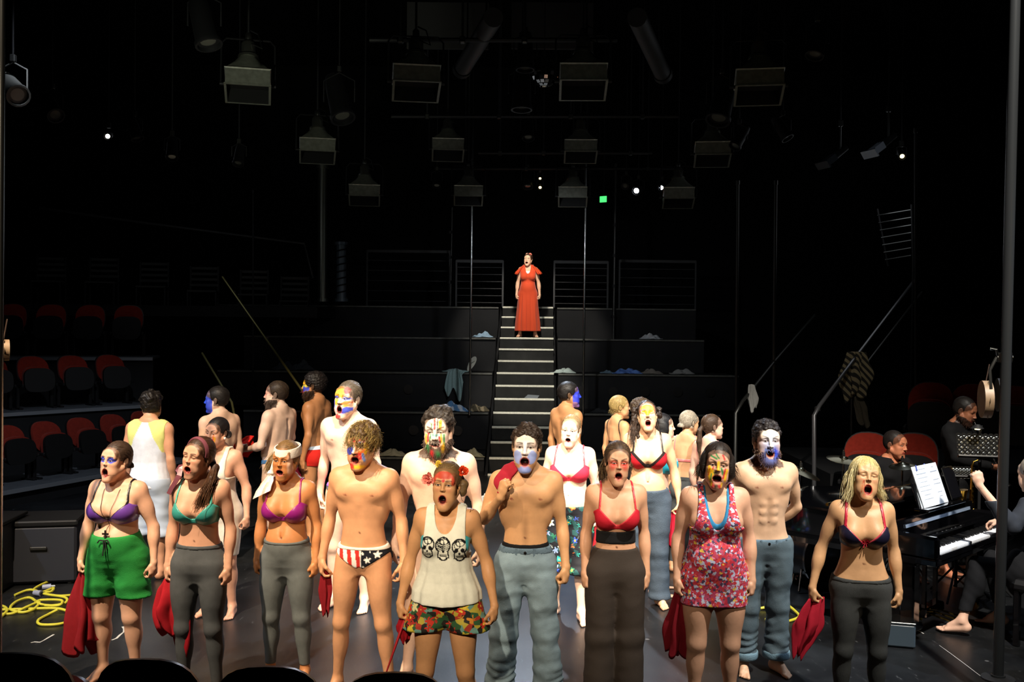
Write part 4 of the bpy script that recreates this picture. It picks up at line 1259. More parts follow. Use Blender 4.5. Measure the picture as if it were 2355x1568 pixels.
# balustrades on the top tier
def balustrade(px0, px1, pyt, Y, zb, label, bars=6, pm=STEEL):
    a, b = at(px0, pyt, Y), at(px1, pyt, Y); zt = a.z; t = empty('balustrade', (a.x, Y, zb), 0, label, 'railing'); w_ = b.x-a.x; h = zt-zb
    for x in (0, w_): MB().box((x, 0, h/2), (.035, .035, h)).build('post', pm, t)
    MB().box((w_/2, 0, h-.02), (w_, .05, .06)).build('top_rail', pm, t)
    for q in range(bars):
        z = h*(q+.6)/(bars+.6); MB().tube([(0, 0, z), (w_, 0, z)], .009, 6).build('rail_bar', pm, t)
RAILM = mat('dark_rail', hx('3a3a3a'), .5, .4)
balustrade(1050, 1157, 598, 20.6, 2.69, 'dark railing on the top tier just left of the staircase', pm=RAILM)
balustrade(1275, 1398, 600, 20.6, 2.69, 'dark railing on the top tier just right of the staircase', pm=RAILM)
balustrade(1425, 1600, 598, 21.6, 2.69, 'dark railing panel further right on the top tier', 5, pm=RAILM)
balustrade(845, 1035, 575, 22.0, 2.69, 'dark railing panel further left on the top tier', 5, pm=RAILM)

# ---- poles and columns
def pole(name, px0, py0, px1, py1, Y0, Y1, r, m, label, extra=None, cat='pole', n=12):
    a, b = at(px0, py0, Y0), at(px1, py1, Y1); base = a if a.z < b.z else b; top = b if base is a else a
    if name == 'scaffold_pole' and base.z > 0: base = base+(base-top)*(base.z/(top.z-base.z))
    t = empty(name, base, 0, label, cat)
    MB().tube([(0, 0, 0), top-base], r, n).build('shaft', m, t, smooth=True)
    for z in (0, 1):
        p = (top-base)*z; MB().tube([p-(top-base).normalized()*.03, p+(top-base).normalized()*.03], r*1.35, n).build('collar', m, t, smooth=True)
    if extra: extra(t, base, top)
    return t
CHROME = mat('polished_steel', hx('9a9c9a'), .22, 1)
def floor_plate(t, base, top): MB().lathe([(.10, 0), (.10, .012), (.03, .02)], (0, 0, 0), 20).build('base_plate', BSTEEL, t)
pole('pole', 2295, 1562, 2336, -60, 6.2, 6.25, .032, mat('black_gloss_pole', hx('2c2e30'), .25, .3), 'tall dark steel pole standing in front of the piano', floor_plate)
pole('pole', 1080, 950, 1092, -40, 16.9, 16.9, .018, CHROME, 'thin bright vertical pole left of the staircase')
pole('pole', 1341, 950, 1352, -40, 16.9, 16.9, .018, CHROME, 'thin vertical pole right of the staircase')
def cpl(t, base, top):
    L = (top-base).length
    for q in range(9): MB().tube([(0, 0, L*q/9), (0, 0, L*q/9+.06)], .05, 10).build('coupler', BSTEEL, t, smooth=True)
pole('scaffold_pole', 1412, 690, 1416, 380, 20.3, 20.3, .03, STEEL, 'scaffold tube with couplers behind the top tier, right of the staircase', cpl)
pole('scaffold_pole', 1036, 700, 1040, 480, 21.3, 21.3, .02, STEEL, 'thin scaffold tube behind the top tier, left of the staircase', cpl)
pole('column', 741, 690, 742, 384, 20.0, 20.0, .095, mat('brushed_column', hx('7a7c72'), .32, .8), 'thick grey metal column rising behind the left tiers', cat='column')
def spiral(t, base, top):
    L = (top-base).length; pts = [(math.cos(a)*.105, math.sin(a)*.105, a/(2*PI)*.14+.05) for a in np.arange(0, 2*PI*(L-.1)/.14, .35)]
    MB().tube(pts, .016, 6).build('cable', mat('black_rubber', hx('0c0c0c'), .5), t, smooth=True)
pole('column', 785, 690, 785, 560, 20.0, 20.0, .10, mat('blue_grey_column', hx('5c6872'), .4, .3), 'blue-grey column wrapped in spiralling cable', spiral, cat='column')
pole('scaffold_pole', 1693, 935, 1697, 420, 14.5, 14.5, .022, STEEL, 'vertical scaffold tube behind the cloth-hung handrail')
pole('scaffold_pole', 1779, 930, 1784, 420, 13.6, 13.6, .022, STEEL, 'second vertical scaffold tube, right of the grey cloth')
pole('scaffold_pole', 2106, 1010, 2106, 300, 13.0, 13.0, .018, BSTEEL, 'dark vertical tube at the far right by the ladder bars')
pole('scaffold_pole', 582, 700, 582, 440, 18.0, 18.0, .015, BSTEEL, 'faint thin tube at the far left of the tiers')
pole('pole', -4, 1568, 5, -40, 5.6, 5.6, .018, CHROME, 'bright pole at the left edge of the picture')
# handrails
def rail(pts, r, m, label, knobs=()):
    P_ = [at(*p) for p in pts]; b = P_[-1]; t = empty('handrail', b, 0, label, 'handrail')
    MB().tube([p-b for p in P_], r, 10).build('rail', m, t, smooth=True)
    for k in knobs:
        c = at(*k)-b; MB().lathe([(.02, -.03), (.035, -.02), (.035, .02), (.02, .03)], c, 10).build('clamp', STEEL, t, smooth=True)
BRASS = mat('worn_yellow_rail', hx('9c9458'), .35, .7)
rail([(512, 637, 15.5), (700, 905, 12.5), (712, 1010, 12.4), (712, 1190, 12.4)], .016, BRASS, 'long sloping handrail above the left of the back row', [(537, 672, 15.1), (612, 777, 14)])
rail([(465, 812, 15), (533, 925, 13), (540, 960, 13), (540, 1170, 13)], .015, BRASS, 'shorter sloping handrail behind the blue-faced man at left')
rail([(1873, 725, 15.5), (1780, 832, 13.6), (1708, 922, 12.4), (1692, 950, 12.3), (1690, 1150, 12.3)], .022, STEEL, 'sloping handrail with the grey cloth hanging from it', [(1780, 832, 13.6)])
rail([(2103, 645, 15), (1975, 812, 12.8), (1885, 932, 11.4), (1872, 955, 11.3), (1872, 1140, 11.3)], .024, mat('grey_rail', hx('77777a'), .3, .8), 'long sloping handrail draped with the striped cloth', [(1880, 940, 11.4)])
rail([(2120, 672, 15.6), (1990, 840, 13.5), (1960, 880, 13.2), (1958, 1050, 13.2)], .02, STEEL, 'fainter parallel handrail behind the striped cloth')
# ladder bars far right
t = empty('ladder', at(2060, 592, 15), 0, 'row of thin metal bars high on the far right wall', 'ladder'); b0 = Vector(t.location)
for q in range(7):
    a_, c_ = at(2018+q*3, 495+q*17, 15)-b0, at(2096-q*0, 482+q*17.5, 14.6)-b0
    MB().tube([a_, c_], .010, 6).build('rung', CHROME, t)
for s in (0, 1):
    MB().tube([at(2018, 480, 15)-b0, at(2042, 612, 15)-b0] if not s else [at(2096, 470, 14.6)-b0, at(2100, 606, 14.6)-b0, Vector((at(2100, 606, 14.6)-b0).xy.to_3d())-Vector((0, 0, b0.z))], .014, 6).build('side_rail', BSTEEL, t)

# ---- audience seats
SRED = mat('red_seat_fabric', hx('84281c'), .9, spec=.1, noise=.12, nscale=30, sheen=.1)
SBLK = mat('black_seat_shell', hx('161617'), .38, spec=.5)
DECK = mat('grey_deck', hx('50545a'), .6, noise=.2, nscale=5)
def oval_prism(w, h, d, y0, lean, m, name, root, z0, p=2.6, n=28):
    V = []; 
    for dy in (0, d):
        for k in range(n):
            a = 2*PI*k/n; c, s = math.cos(a), math.sin(a)
            x = w/2*math.copysign(abs(c)**(2/p), c); z = h/2*math.copysign(abs(s)**(2/p), s)
            sc = 1 if dy == 0 or 1 else 1
            V.append((x, y0+dy+(z+h/2)*lean+.05*(x/(w/2))**2*-1, z0+h/2+z))
    mb = MB(); F_ = [tuple(range(n)), tuple(range(n, 2*n))[::-1]]+[(k, n+k, n+(k+1) % n, (k+1) % n) for k in range(n)]
    mb.add(V, F_); return mb.build(name, m, root, smooth=True)
def make_seat(loc, rz, label, group):
    t = empty('theatre_seat', loc, rz, label, 'seat', group)     # faces -y
    oval_prism(.47, .50, .035, .16, .22, SRED, 'backrest', t, .42)
    oval_prism(.49, .52, .02, .197, .22, SBLK, 'back_shell', t, .41)
    sq = oval_prism(.46, .42, .045, -.02, .10, SBLK, 'seat_underside', t, .30, 3.2)
    oval_prism(.45, .43, .05, .028, .10, SRED, 'seat_cushion', t, .315, 3.0)
    for s in (-1, 1):
        MB().box((s*.255, .09, .42), (.035, .30, .05), bev=.01).build('armrest', SBLK, t)
        MB().box((s*.255, .14, .20), (.05, .07, .42), bev=.008).build('leg', SBLK, t)
        MB().box((s*.255, .12, .015), (.06, .24, .03), bev=.005).build('foot', SBLK, t)
    return t
seat0 = None
def seat_row(pa, pb, z, n, label, group, deckw=.95, yshift=0, labels=None, zf=None, h=1.0):
    global seat0
    a, b = atz(*pa, z), atz(*pb, z); d = (b-a).normalized(); nrm = Vector((d.y, -d.x, 0)); 
    if nrm.y > 0: nrm = -nrm
    rz = math.atan2(nrm.x, -nrm.y)
    L = (b-a).length; deck = empty('seating_deck', a, 0, label, 'platform')
    mid = (b-a)/2; M3 = Matrix.Rotation(math.atan2(d.y, d.x), 3, 'Z')
    back = -nrm
    c = mid+back*(deckw/2); MB().box((c.x, c.y, -.02), (L+.3, deckw, .04), M3).build('deck', DECK, deck)
    c = mid+nrm*.012; MB().box((c.x, c.y, -.03), (L+.3, .02, .05), M3).build('edge_strip', mat('aluminium_edge', hx('a8adb4'), .4, .6), deck)
    c = mid+back*.05; MB().box((c.x, c.y, -(z-.02)/2-.03), (L+.3, .04, max(.05, z-.02)), M3).build('riser', TIER, deck)
    for q in range(n):
        t_ = (q+.5)/n; p = a+(b-a)*t_+back*.30; lb = labels[q]
        if seat0 is None: s_ = seat0 = make_seat(p, rz, lb, group)
        else: s_ = copy_tree(seat0); s_.location = p; s_.rotation_euler.z = rz; s_['label'] = lb; s_['group'] = group
        s_.scale = (max(h, 1), max(h, 1), h)
NTH = ('nearest', 'second', 'third', 'fourth', 'fifth', 'last')
def lbs(row, n): return ['red seat, %s from the picture edge in the %s' % (NTH[i], row) for i in range(n)]
seat_row((-60, 1140), (420, 1056), .22, 6, 'lowest seating deck at the left with a pale metal edge', 'red seats at the left, lowest row', labels=lbs('lowest row at left', 6), h=.80)
seat_row((-40, 952), (330, 930), .98, 4, 'middle seating deck at the left', 'red seats at the left, middle row', labels=lbs('middle row at left', 4), h=.86)
seat_row((-40, 820), (330, 821), 1.72, 4, 'upper seating deck at the left', 'red seats at the left, upper row', labels=lbs('upper row at left', 4), h=.95)
def seats_at(lst, zf, rz, h=1):
    for (px, pyt, Y, lb, grp) in lst:
        p = at(px, pyt, Y); s_ = copy_tree(seat0); s_.location = (p.x, p.y, p.z-.97*h); s_.rotation_euler.z = rz; s_['label'] = lb; s_['group'] = grp; s_.scale = (h,)*3
seats_at([(1992, 990, 11.2, 'red seat behind the seated man in a black shirt', 'red seats at the right'), (2100, 992, 11.2, 'red seat just right of the seated man in a black shirt', 'red seats at the right')], 0, R(-25), 1.08)
seats_at([(2140, 872, 12.6, 'dim red seat left of the clarinet player, upper row', 'dim seats at the right'), (2240, 876, 12.4, 'dim red seat behind the clarinet player, upper row', 'dim seats at the right'), (2335, 880, 12.2, 'dim red seat by the right edge of the picture, upper row', 'dim seats at the right')], 0, R(-25), 1.15)
pD = at(2050, 990, 11.2); sbox('trim_1', (pD.x+.4, 12.3, (pD.z-1.17)/2), (3.4, 1.6, max(.1, pD.z-1.17)), TIER)
pE = at(2240, 876, 12.4)
o = MB().box((0, 0, 0), (4.2, 2.6, max(.2, pE.z-1.12))).build('seating_deck', TIER, None, (pE.x+.2, 14.5-1.2, (pE.z-1.12)/2)); tag(o, 'black seating deck under the dim upper seats at right', 'platform')
# foreground seat backs, seen from behind
for q, (px, pyt, lb) in enumerate(((75, 1508, 'black seat back in the foreground at the left corner'), (357, 1522, 'black seat back in the foreground below the woman in the teal bra'), (625, 1539, 'black seat back in the foreground below the headscarf woman'), (905, 1553, 'black seat back in the foreground below the man in flag briefs'))):
    Yf = (2.35-.92)*FPX/(pyt-754); p = at(px, pyt, Yf); s_ = copy_tree(seat0); s_.location = (p.x*1.05, p.y+.36, 0); s_.rotation_euler.z = R(180+px*.004); s_['label'] = lb; s_['group'] = 'foreground seat backs'; s_.scale = (.96, 1, p.z/.93)
    for c_ in s_.children:
        if c_.name.startswith('backrest'): c_.scale = (.93, 1, .93)
# faint upper gallery seat rows, left
GAL = mat('gallery_grey', hx('3c3c3a'), .7)
for q, (px, py) in enumerate(((118, 610), (240, 612), (355, 622), (470, 632), (585, 640), (678, 655))):
    p = at(px, py, 19.5); t = empty('slatted_chair', (p.x, p.y, p.z-.75), R(10), 'slatted chair on the dark left gallery, %s from the left' % ('first', 'second', 'third', 'fourth', 'fifth', 'sixth')[q], 'chair', 'slatted chairs on the left gallery')
    for j in range(4): MB().box((0, .02*j, .55+.11*j), (.55, .02, .055), bev=.006).build('slat', GAL, t)
    MB().box((0, -.22, .42), (.55, .42, .04), bev=.01).build('seat', GAL, t)
    for sx in (-1, 1): MB().box((sx*.26, .02, .46), (.03, .04, .92)).build('leg', BSTEEL, t); MB().box((sx*.26, -.38, .2), (.03, .03, .42)).build('leg', BSTEEL, t)
pg = at(400, 690, 19.5); sbox('trim_2', (pg.x-.1, 19.6, pg.z-.22), (6.2, 2.2, .2), TIER)
rail([(90, 478, 19), (330, 512, 19), (700, 560, 19.5), (720, 640, 19.5)], .03, RAILM, 'curved gallery rail high on the left')
# black boxes at the lower left
t = empty('flight_case', atz(105, 1330, 0), R(12), 'dark box standing by the lowest row of seats', 'box')
MB().box((0, 0, .27), (.62, .5, .5), bev=.02).build('body', mat('dark_blue_case', hx('20232c'), .6), t)
MB().box((0, 0, .545), (.64, .52, .05), bev=.012).build('lid', SBLK, t)
for s in (-1, 1): MB().lathe([(.02, 0), (.03, .005), (.03, .03)], (s*.25, -.2, 0), 12).build('caster', SBLK, t)
MB().box((0, -.262, .33), (.14, .02, .03), bev=.006).build('handle', STEEL, t)
t = empty('stage_block', atz(-45, 1350, 0), R(5), 'plain black stage block at the left edge', 'box')
MB().box((0, 0, .3), (.55, .55, .56), bev=.01).build('body', SBLK, t); MB().box((0, 0, .60), (.58, .58, .03), bev=.006).build('top', SBLK, t)

# ---- yellow cable
YC = mat('yellow_cable_sheath', hx('c8c23c'), .45, spec=.5)
def cable(pts, label, r=.011, m=YC, z=.012, name='cable', close=False):
    P_ = [atz(px, py, z+dz) for px, py, dz in pts]; out = []
    n = len(P_)
    for i in range(n-1):
        p0, p1, p2, p3 = P_[max(0, i-1)], P_[i], P_[i+1], P_[min(n-1, i+2)]
        for j in range(8):
            u = j/8; out.append(.5*((2*p1)+(p2-p0)*u+(2*p0-5*p1+4*p2-p3)*u*u+(3*p1-p0-3*p2+p3)*u**3))
    out.append(P_[-1]); b = out[0].copy(); b.z = 0
    o = MB().tube([q-b for q in out], r, 8).build(name, m, None, b, smooth=True); return tag(o, label, 'cable', 'yellow cables on the floor' if m is YC else None)
cable([(197, 1334, 0), (150, 1330, 0), (110, 1338, .01), (78, 1355, .02), (95, 1362, .02), (122, 1352, .02), (118, 1360, .02), (100, 1364, .02), (140, 1370, .01), (197, 1364, 0)], 'yellow cable loop nearest the green-shorts woman, running to the plugs')
cable([(34, 1368, 0), (70, 1356, .01), (105, 1366, .02), (150, 1374, .02), (150, 1386, .01), (120, 1392, .0), (90, 1388, .02), (92, 1380, .02), (140, 1380, .03), (135, 1392, .02), (95, 1392, 0)], 'yellow cable loops in the middle of the coil')
cable([(0, 1402, 0), (60, 1400, 0), (130, 1399, .01), (160, 1408, 0), (167, 1420, 0), (140, 1434, 0), (95, 1436, 0), (88, 1426, 0), (112, 1412, 0), (132, 1402, .02)], 'yellow cable loop nearest the camera on the left floor')
cable([(0, 1412, 0), (30, 1410, 0), (60, 1396, .02), (90, 1384, .02), (78, 1400, .01), (50, 1408, 0), (24, 1400, .01), (36, 1384, .01), (66, 1374, .01), (82, 1382, .02)], 'yellow cable loop at the left end of the coil')
cable([(-10, 1392, 0), (8, 1394, 0), (16, 1404, .01), (0, 1420, 0)], 'short piece of yellow cable at the picture edge')
cable([(1725, 1385, 0), (1745, 1398, .0), (1775, 1392, .02), (1800, 1385, .04), (1832, 1408, .01), (1835, 1420, 0), (1800, 1430, 0), (1760, 1424, 0)], 'yellow cable behind the man in rolled-up jeans')
cable([(2096, 1352, .35), (2106, 1385, .2), (2118, 1424, .0)], 'yellow cable dropping beside the piano leg', .010)
PLG = mat('grey_plug', hx('8c92a8'), .4)
for i, (px, py, a) in enumerate(((112, 1357, .3), (90, 1372, -.3))):
    t = empty('cable_connector', atz(px, py, .0), a, 'grey cable plug %s in the yellow coil' % ('further back' if i == 0 else 'nearer'), 'plug', 'grey plugs in the yellow coil')
    MB().tube([(-.05, 0, .03), (.02, 0, .03)], [.022, .026], 12).build('body', PLG, t, smooth=True); MB().tube([(.02, 0, .03), (.05, 0, .03)], .018, 12).build('collar', CHROME, t, smooth=True)
# white chalk scrawls on the floor
CHK = mat('white_chalk', hx('b8b8b4'), .9)
def chalk(pts, w, label):
    P_ = [atz(px, py, .0) for px, py in pts]; b = P_[0].copy(); V = []
    for i, p in enumerate(P_):
        d = (P_[min(len(P_)-1, i+1)]-P_[max(0, i-1)]).normalized(); s = d.cross(Vector((0, 0, 1)))*w*(.5+.5*math.sin(i*2.1)**2)
        V += [p-b-s+Vector((0, 0, .0005)), p-b+s+Vector((0, 0, .0005)), p-b+s+Vector((0, 0, .002)), p-b-s+Vector((0, 0, .002))]
    F_ = []
    for i in range(len(P_)-1):
        for q in range(4):
            l = (q+1) % 4; F_.append((i*4+q, i*4+l, (i+1)*4+l, (i+1)*4+q))
    F_ += [(3, 2, 1, 0), tuple((len(P_)-1)*4+q for q in range(4))]
    o = MB().add(V, F_).build('chalk_mark', CHK, None, b); tag(o, label, 'mark', 'chalk marks on the floor')
chalk([(71, 1478), (80, 1476), (92, 1477), (100, 1473), (110, 1467), (124, 1459)], .009, 'white wavy chalk mark left of the green-shorts woman')
chalk([(257, 1472), (268, 1468), (276, 1460), (284, 1454), (286, 1446), (282, 1441)], .010, 'white wavy chalk mark between the legs of the green-shorts woman')
chalk([(2097, 1441), (2112, 1450), (2124, 1457)], .006, 'short pale line on the floor in front of the piano')
chalk([(2160, 1484), (2185, 1502), (2220, 1528), (2262, 1560)], .003, 'long pale line on the floor towards the steel pole')

# ---- garments on the ledges
def on(i, px, dy=.14):
    x, y, z = st_c(i); p = at(px, 784, y+dy); return (p.x, y+dy, z)
heap('garment', on(10, 1112), .17, .10, .11, hx('8aa4b8'), 'pale blue garment on the fourth tier left of the staircase', seed=1)
heap('garment', on(10, 1497), .19, .10, .11, hx('c8ccd0'), 'white garment on the fourth tier, far right', seed=2)
heap('garment', on(7, 1048, -.005), .19, .16, .06, hx('9cb8b8'), 'pale teal garment hanging over the third tier edge', seed=3, drape=2.6)
heap('garment', on(7, 1297), .19, .10, .09, hx('c8d8d0'), 'white lacy garment on the third tier beside the staircase', seed=4)
heap('garment', on(7, 1398), .12, .08, .05, hx('6a8090'), 'small dim blue garment on the third tier', seed=5)
heap('garment', on(7, 1442), .24, .11, .10, hx('6a90d8'), 'light blue shirt crumpled on the third tier', seed=6, col2=hx('4a6ab0'))
heap('garment', on(7, 1498), .19, .09, .09, hx('7a746c'), 'grey-brown garment beside the light blue shirt', seed=7)
heap('garment', on(7, 1568), .18, .09, .10, hx('8a8a88'), 'grey garment at the right end of the third tier', seed=8)
heap('garment', on(4, 1045), .24, .12, .16, hx('5a88b8'), 'blue garment on the second tier left of the staircase', seed=9, col2=hx('c8d0dc'))
heap('garment', on(4, 1098), .17, .09, .13, hx('5a5240'), 'brown patterned garment on the second tier beside the thin pole', seed=10, col2=hx('a8987a'))
heap('garment', on(1, 908), .20, .10, .11, hx('b8b49c'), 'cream garment on the lowest tier behind the tall man', seed=11)
heap('garment', on(1, 1090), .17, .09, .12, hx('9a9478'), 'khaki garment on the lowest tier near the staircase', seed=12)
heap('garment', atz(1112, 1158, 0), .13, .10, .14, hx('b8bcb8'), 'grey-white garment on the floor left of the man in jeans', seed=13)
heap('garment', on(7, 655), .20, .10, .16, hx('3c4046'), 'dark garment on the tier above the stout bearded man', seed=14)
heap('garment', on(7, 695), .20, .10, .18, hx('44484e'), 'dim grey garment above the dark-haired man in profile', seed=15)
heap('garment', on(4, 1385), .16, .09, .07, hx('26282a'), 'black garment on the second tier right of the staircase', seed=16)
# white shoe / sandal propped on the third tier and sheet on a step
t = empty('flip_flop', on(7, 1085, .12), R(20), 'pale flip-flop standing on edge on the third tier by the pole', 'shoe')
M3 = Matrix.Rotation(R(35), 3, 'Y')
for s, r0 in ((0, 1),):
    poly = [(.055*math.cos(a)*(1+.2*math.sin(a)), .15*math.sin(a)) for a in np.linspace(0, 2*PI, 24, endpoint=False)]
    MB().prism(poly, -.012, .012, Matrix.Rotation(R(90), 3, 'X') @ Matrix.Rotation(R(-30), 3, 'Z'), (0, 0, .155)).build('sole', mat('cream_foam', hx('c8c8bc'), .7), t)
    MB().tube([(-.035, -.014, .17), (-.02, -.06, .20), (.05, -.014, .24)], .008, 8).build('strap', mat('cream_foam', None), t) if False else MB().tube([(-.045, -.014, .13), (-.01, -.06, .19), (.06, -.014, .21)], .008, 8).build('strap', MATS['cream_foam'], t, smooth=True)
x, y, z = st_c(5)
p = at(1222, 912, y+.12)
o = MB().prism([(-.12, -.05), (.10, -.08), (.14, .06), (-.06, .09)], 0, .006, Matrix.Rotation(R(18), 3, 'X'), (0, 0, .03)).build('paper_sheet', mat('grey_paper', hx('8c9498'), .7), None, (p.x, y+.10, st_c(5)[2])); tag(o, 'grey sheet lying on a stair tread halfway up', 'paper')
# cloths tied on the handrails
def hang(name, px, py, Y, L, w, col, label, seed, stripes=False, cat='cloth'):
    t = at(px, py, Y); o = red_cloth(name, t+Vector((0, -.03, .03)), t+Vector((.02, -.03, -L)), w*.45, w, label, seed, col, nf=3, flat=.45, grp=None, spike=L*.25, tail=.35)
    return o
hang('cloth', 1727, 890, 12.6, .26, .055, hx('a8a8a4'), 'grey-white cloth knotted on the sloping handrail', 21)
t = at(1968, 815, 12.7)
STR = mat('striped_knit', hx('8c8468'), .9)
nt = STR.node_tree; wv = nt.nodes.new('ShaderNodeTexWave'); wv.inputs['Scale'].default_value = 6.5; wv.bands_direction = 'DIAGONAL'; tcn = nt.nodes.new('ShaderNodeTexCoord')
nt.links.new(tcn.outputs['Object'], wv.inputs['Vector']); crs = nt.nodes.new('ShaderNodeValToRGB'); crs.color_ramp.elements[0].color = (*lin(hx('2c2a26')), 1); crs.color_ramp.elements[1].color = (*lin(hx('9c9070')), 1); crs.color_ramp.elements[0].position = .45; crs.color_ramp.elements[1].position = .55
nt.links.new(wv.outputs[0], crs.inputs[0]); nt.links.new(crs.outputs[0], nt.nodes['Principled BSDF'].inputs['Base Color'])
o = red_cloth('cloth', t+Vector((0, -.03, .03)), t+Vector((.0, -.03, -.50)), .085, .15, 'dark and tan striped cloth draped over the right handrail', 22, hx('8c8468'), nf=4, flat=.35, grp=None, tail=.3, spike=.1)
o.data.materials.clear(); o.data.materials.append(STR)
t = at(1972, 912, 12.7); o = red_cloth('cloth', t, t+Vector((.10, 0, -.36)), .04, .065, 'grey-brown cloth knotted below the striped cloth', 23, hx('5c564a'), nf=3, flat=.5, grp=None, tail=.2)
# ---------------------------------------------------------------- lighting rig overhead
HOOD = mat('galvanised_hood', hx('8a8c80'), .45, .35, noise=.18, nscale=24)
HIN = mat('hood_inside', hx('0c0c0c'), .8)  # black tone paints the shade inside the hoods
def hood(px, py, wpx, label, yaw=0, w=.50, bright=True):
    "square hooded flood: conical neck, flared hood, open box skirt, yoke and hanging rod"
    Y = w*FPX/wpx; p = at(px, py, Y); m = HOOD
    t = empty('hooded_floodlight', p, 0, label, 'light', 'hooded floodlights hanging from the grid')   # origin at centre of skirt bottom
    t.rotation_euler = (R(-13), 0, R(yaw)); up = t.rotation_euler.to_matrix().inverted() @ Vector((0, 0, 1))
    a = w/2; h = .17; V = []; F_ = []
    o1 = [(-a, -a), (a, -a), (a, a), (-a, a)]; b = a-.012
    for z, q in ((0, a), (h, a), (h+.012, a+.010), (h+.02, a-.01)):
        V += [(sx/a*q, sy/a*q, z) for sx, sy in o1]
    for i in range(3):
        for k in range(4): F_.append((i*4+k, i*4+(k+1) % 4, (i+1)*4+(k+1) % 4, (i+1)*4+k))
    n0 = len(V); V += [(sx/a*b, sy/a*b, 0) for sx, sy in o1]+[(sx/a*b, sy/a*b, h) for sx, sy in o1]
    for k in range(4): F_.append((k, n0+k, n0+(k+1) % 4, (k+1) % 4))
    MB().add(V[:n0+4], F_).build('skirt', m, t)
    MB().add(V[n0:], [(k, 4+k, 4+(k+1) % 4, (k+1) % 4) for k in range(4)]).build('shaded_inside', HIN, t)
    for k in range(4):
        p0, p1 = Vector(V[k]), Vector(V[(k+1) % 4]); MB().box((p0+p1)/2+Vector((0, 0, .004)), ((w+.02) if k % 2 == 0 else .022, .022 if k % 2 == 0 else (w+.02), .012)).build('rim', m, t)
    # flare from square to round neck
    V = []; n = 24; r1 = .095
    def sq(k, q):
        an = 2*PI*k/n; c, s = math.cos(an), math.sin(an); mm = max(abs(c), abs(s)); return (c/mm*q, s/mm*q)
    for f in (0, .5, 1):
        z = h+.02+.21*f; q = (a-.01)*(1-f)+r1*f
        for k in range(n):
            an = 2*PI*k/n; s_ = sq(k, q); c_ = (q*math.cos(an), q*math.sin(an)); V.append((s_[0]*(1-f)+c_[0]*f, s_[1]*(1-f)+c_[1]*f, z))
    F_ = [(i*n+k, i*n+(k+1) % n, (i+1)*n+(k+1) % n, (i+1)*n+k) for i in range(2) for k in range(n)]
    MB().add(V, F_).build('flare', m, t, smooth=True)
    MB().lathe([(r1+.012, h+.225), (r1+.012, h+.25), (.075, h+.25), (.075, h+.38), (.06, h+.41), (.03, h+.43)], (0, 0, 0), 20).build('lamp_housing', mat('housing_metal', hx('a0a096'), .25, .9), t, smooth=True)
    MB().box((0, 0, h-.01), (w-.03, w-.03, .01)).build('reflector', HIN, t)
    x = a+.05; z1 = h+.44
    MB().tube([(-x, 0, h*.6), (-x, 0, z1-.06), (-x+.05, 0, z1), (x-.05, 0, z1), (x, 0, z1-.06), (x, 0, h*.6)], .010, 6).build('yoke', BSTEEL, t, smooth=True)
    for s in (-1, 1): MB().tube([(s*(a-.005), 0, h*.6), (s*(x+.01), 0, h*.6)], .018, 10).build('knob', BSTEEL, t, smooth=True)
    MB().lathe([(.02, z1-.02), (.035, z1), (.035, z1+.06), (.02, z1+.08)], (0, 0, 0), 12).build('clamp', STEEL, t, smooth=True)
    zz_ = p.z+(t.rotation_euler.to_matrix() @ Vector((0, 0, z1))).z; MB().tube([Vector((0, 0, z1)), Vector((0, 0, z1))+up*(ZC-zz_)], .012, 6).build('hanging_rod', BSTEEL, t)
    MB().tube([(.03, -.07, h+.36), (.14, -.10, h+.30), (.10, -.06, h+.48), (.02, -.02, z1+.1)], .008, 6).build('lead', mat('black_rubber', hx('0c0c0c'), .5), t, smooth=True)
    return t
hood(570, 217, 98, 'brightest pale-green hooded floodlight, nearest the upper left', 14, .44)
hood(957, 211, 104, 'hooded floodlight at the top, left of centre', 8, .46)
hood(1341, 208, 104, 'hooded floodlight at the top, right of centre', -2, .46)
hood(1745, 220, 104, 'hooded floodlight at the upper right with a brassy sheen', -10, .46)
hood(730, 362, 78, 'dim hooded floodlight above the grey metal column', 12, .46)
hood(1030, 358, 70, 'dim hooded floodlight in the second row, left of centre', 5, .46)
hood(1335, 362, 72, 'dim hooded floodlight in the second row, right of centre', -2, .46)
hood(1638, 370, 78, 'dim hooded floodlight in the second row at the right', -8, .46)
hood(838, 462, 68, 'faint hooded floodlight in the far row, first from the left', 8, .46)
hood(1077, 462, 64, 'faint hooded floodlight in the far row above the thin bright pole', 3, .46)
hood(1317, 465, 64, 'faint hooded floodlight in the far row left of the green sign', -3, .46)
hood(1560, 468, 68, 'faint hooded floodlight in the far row right of the lit spotlights', -6, .46)

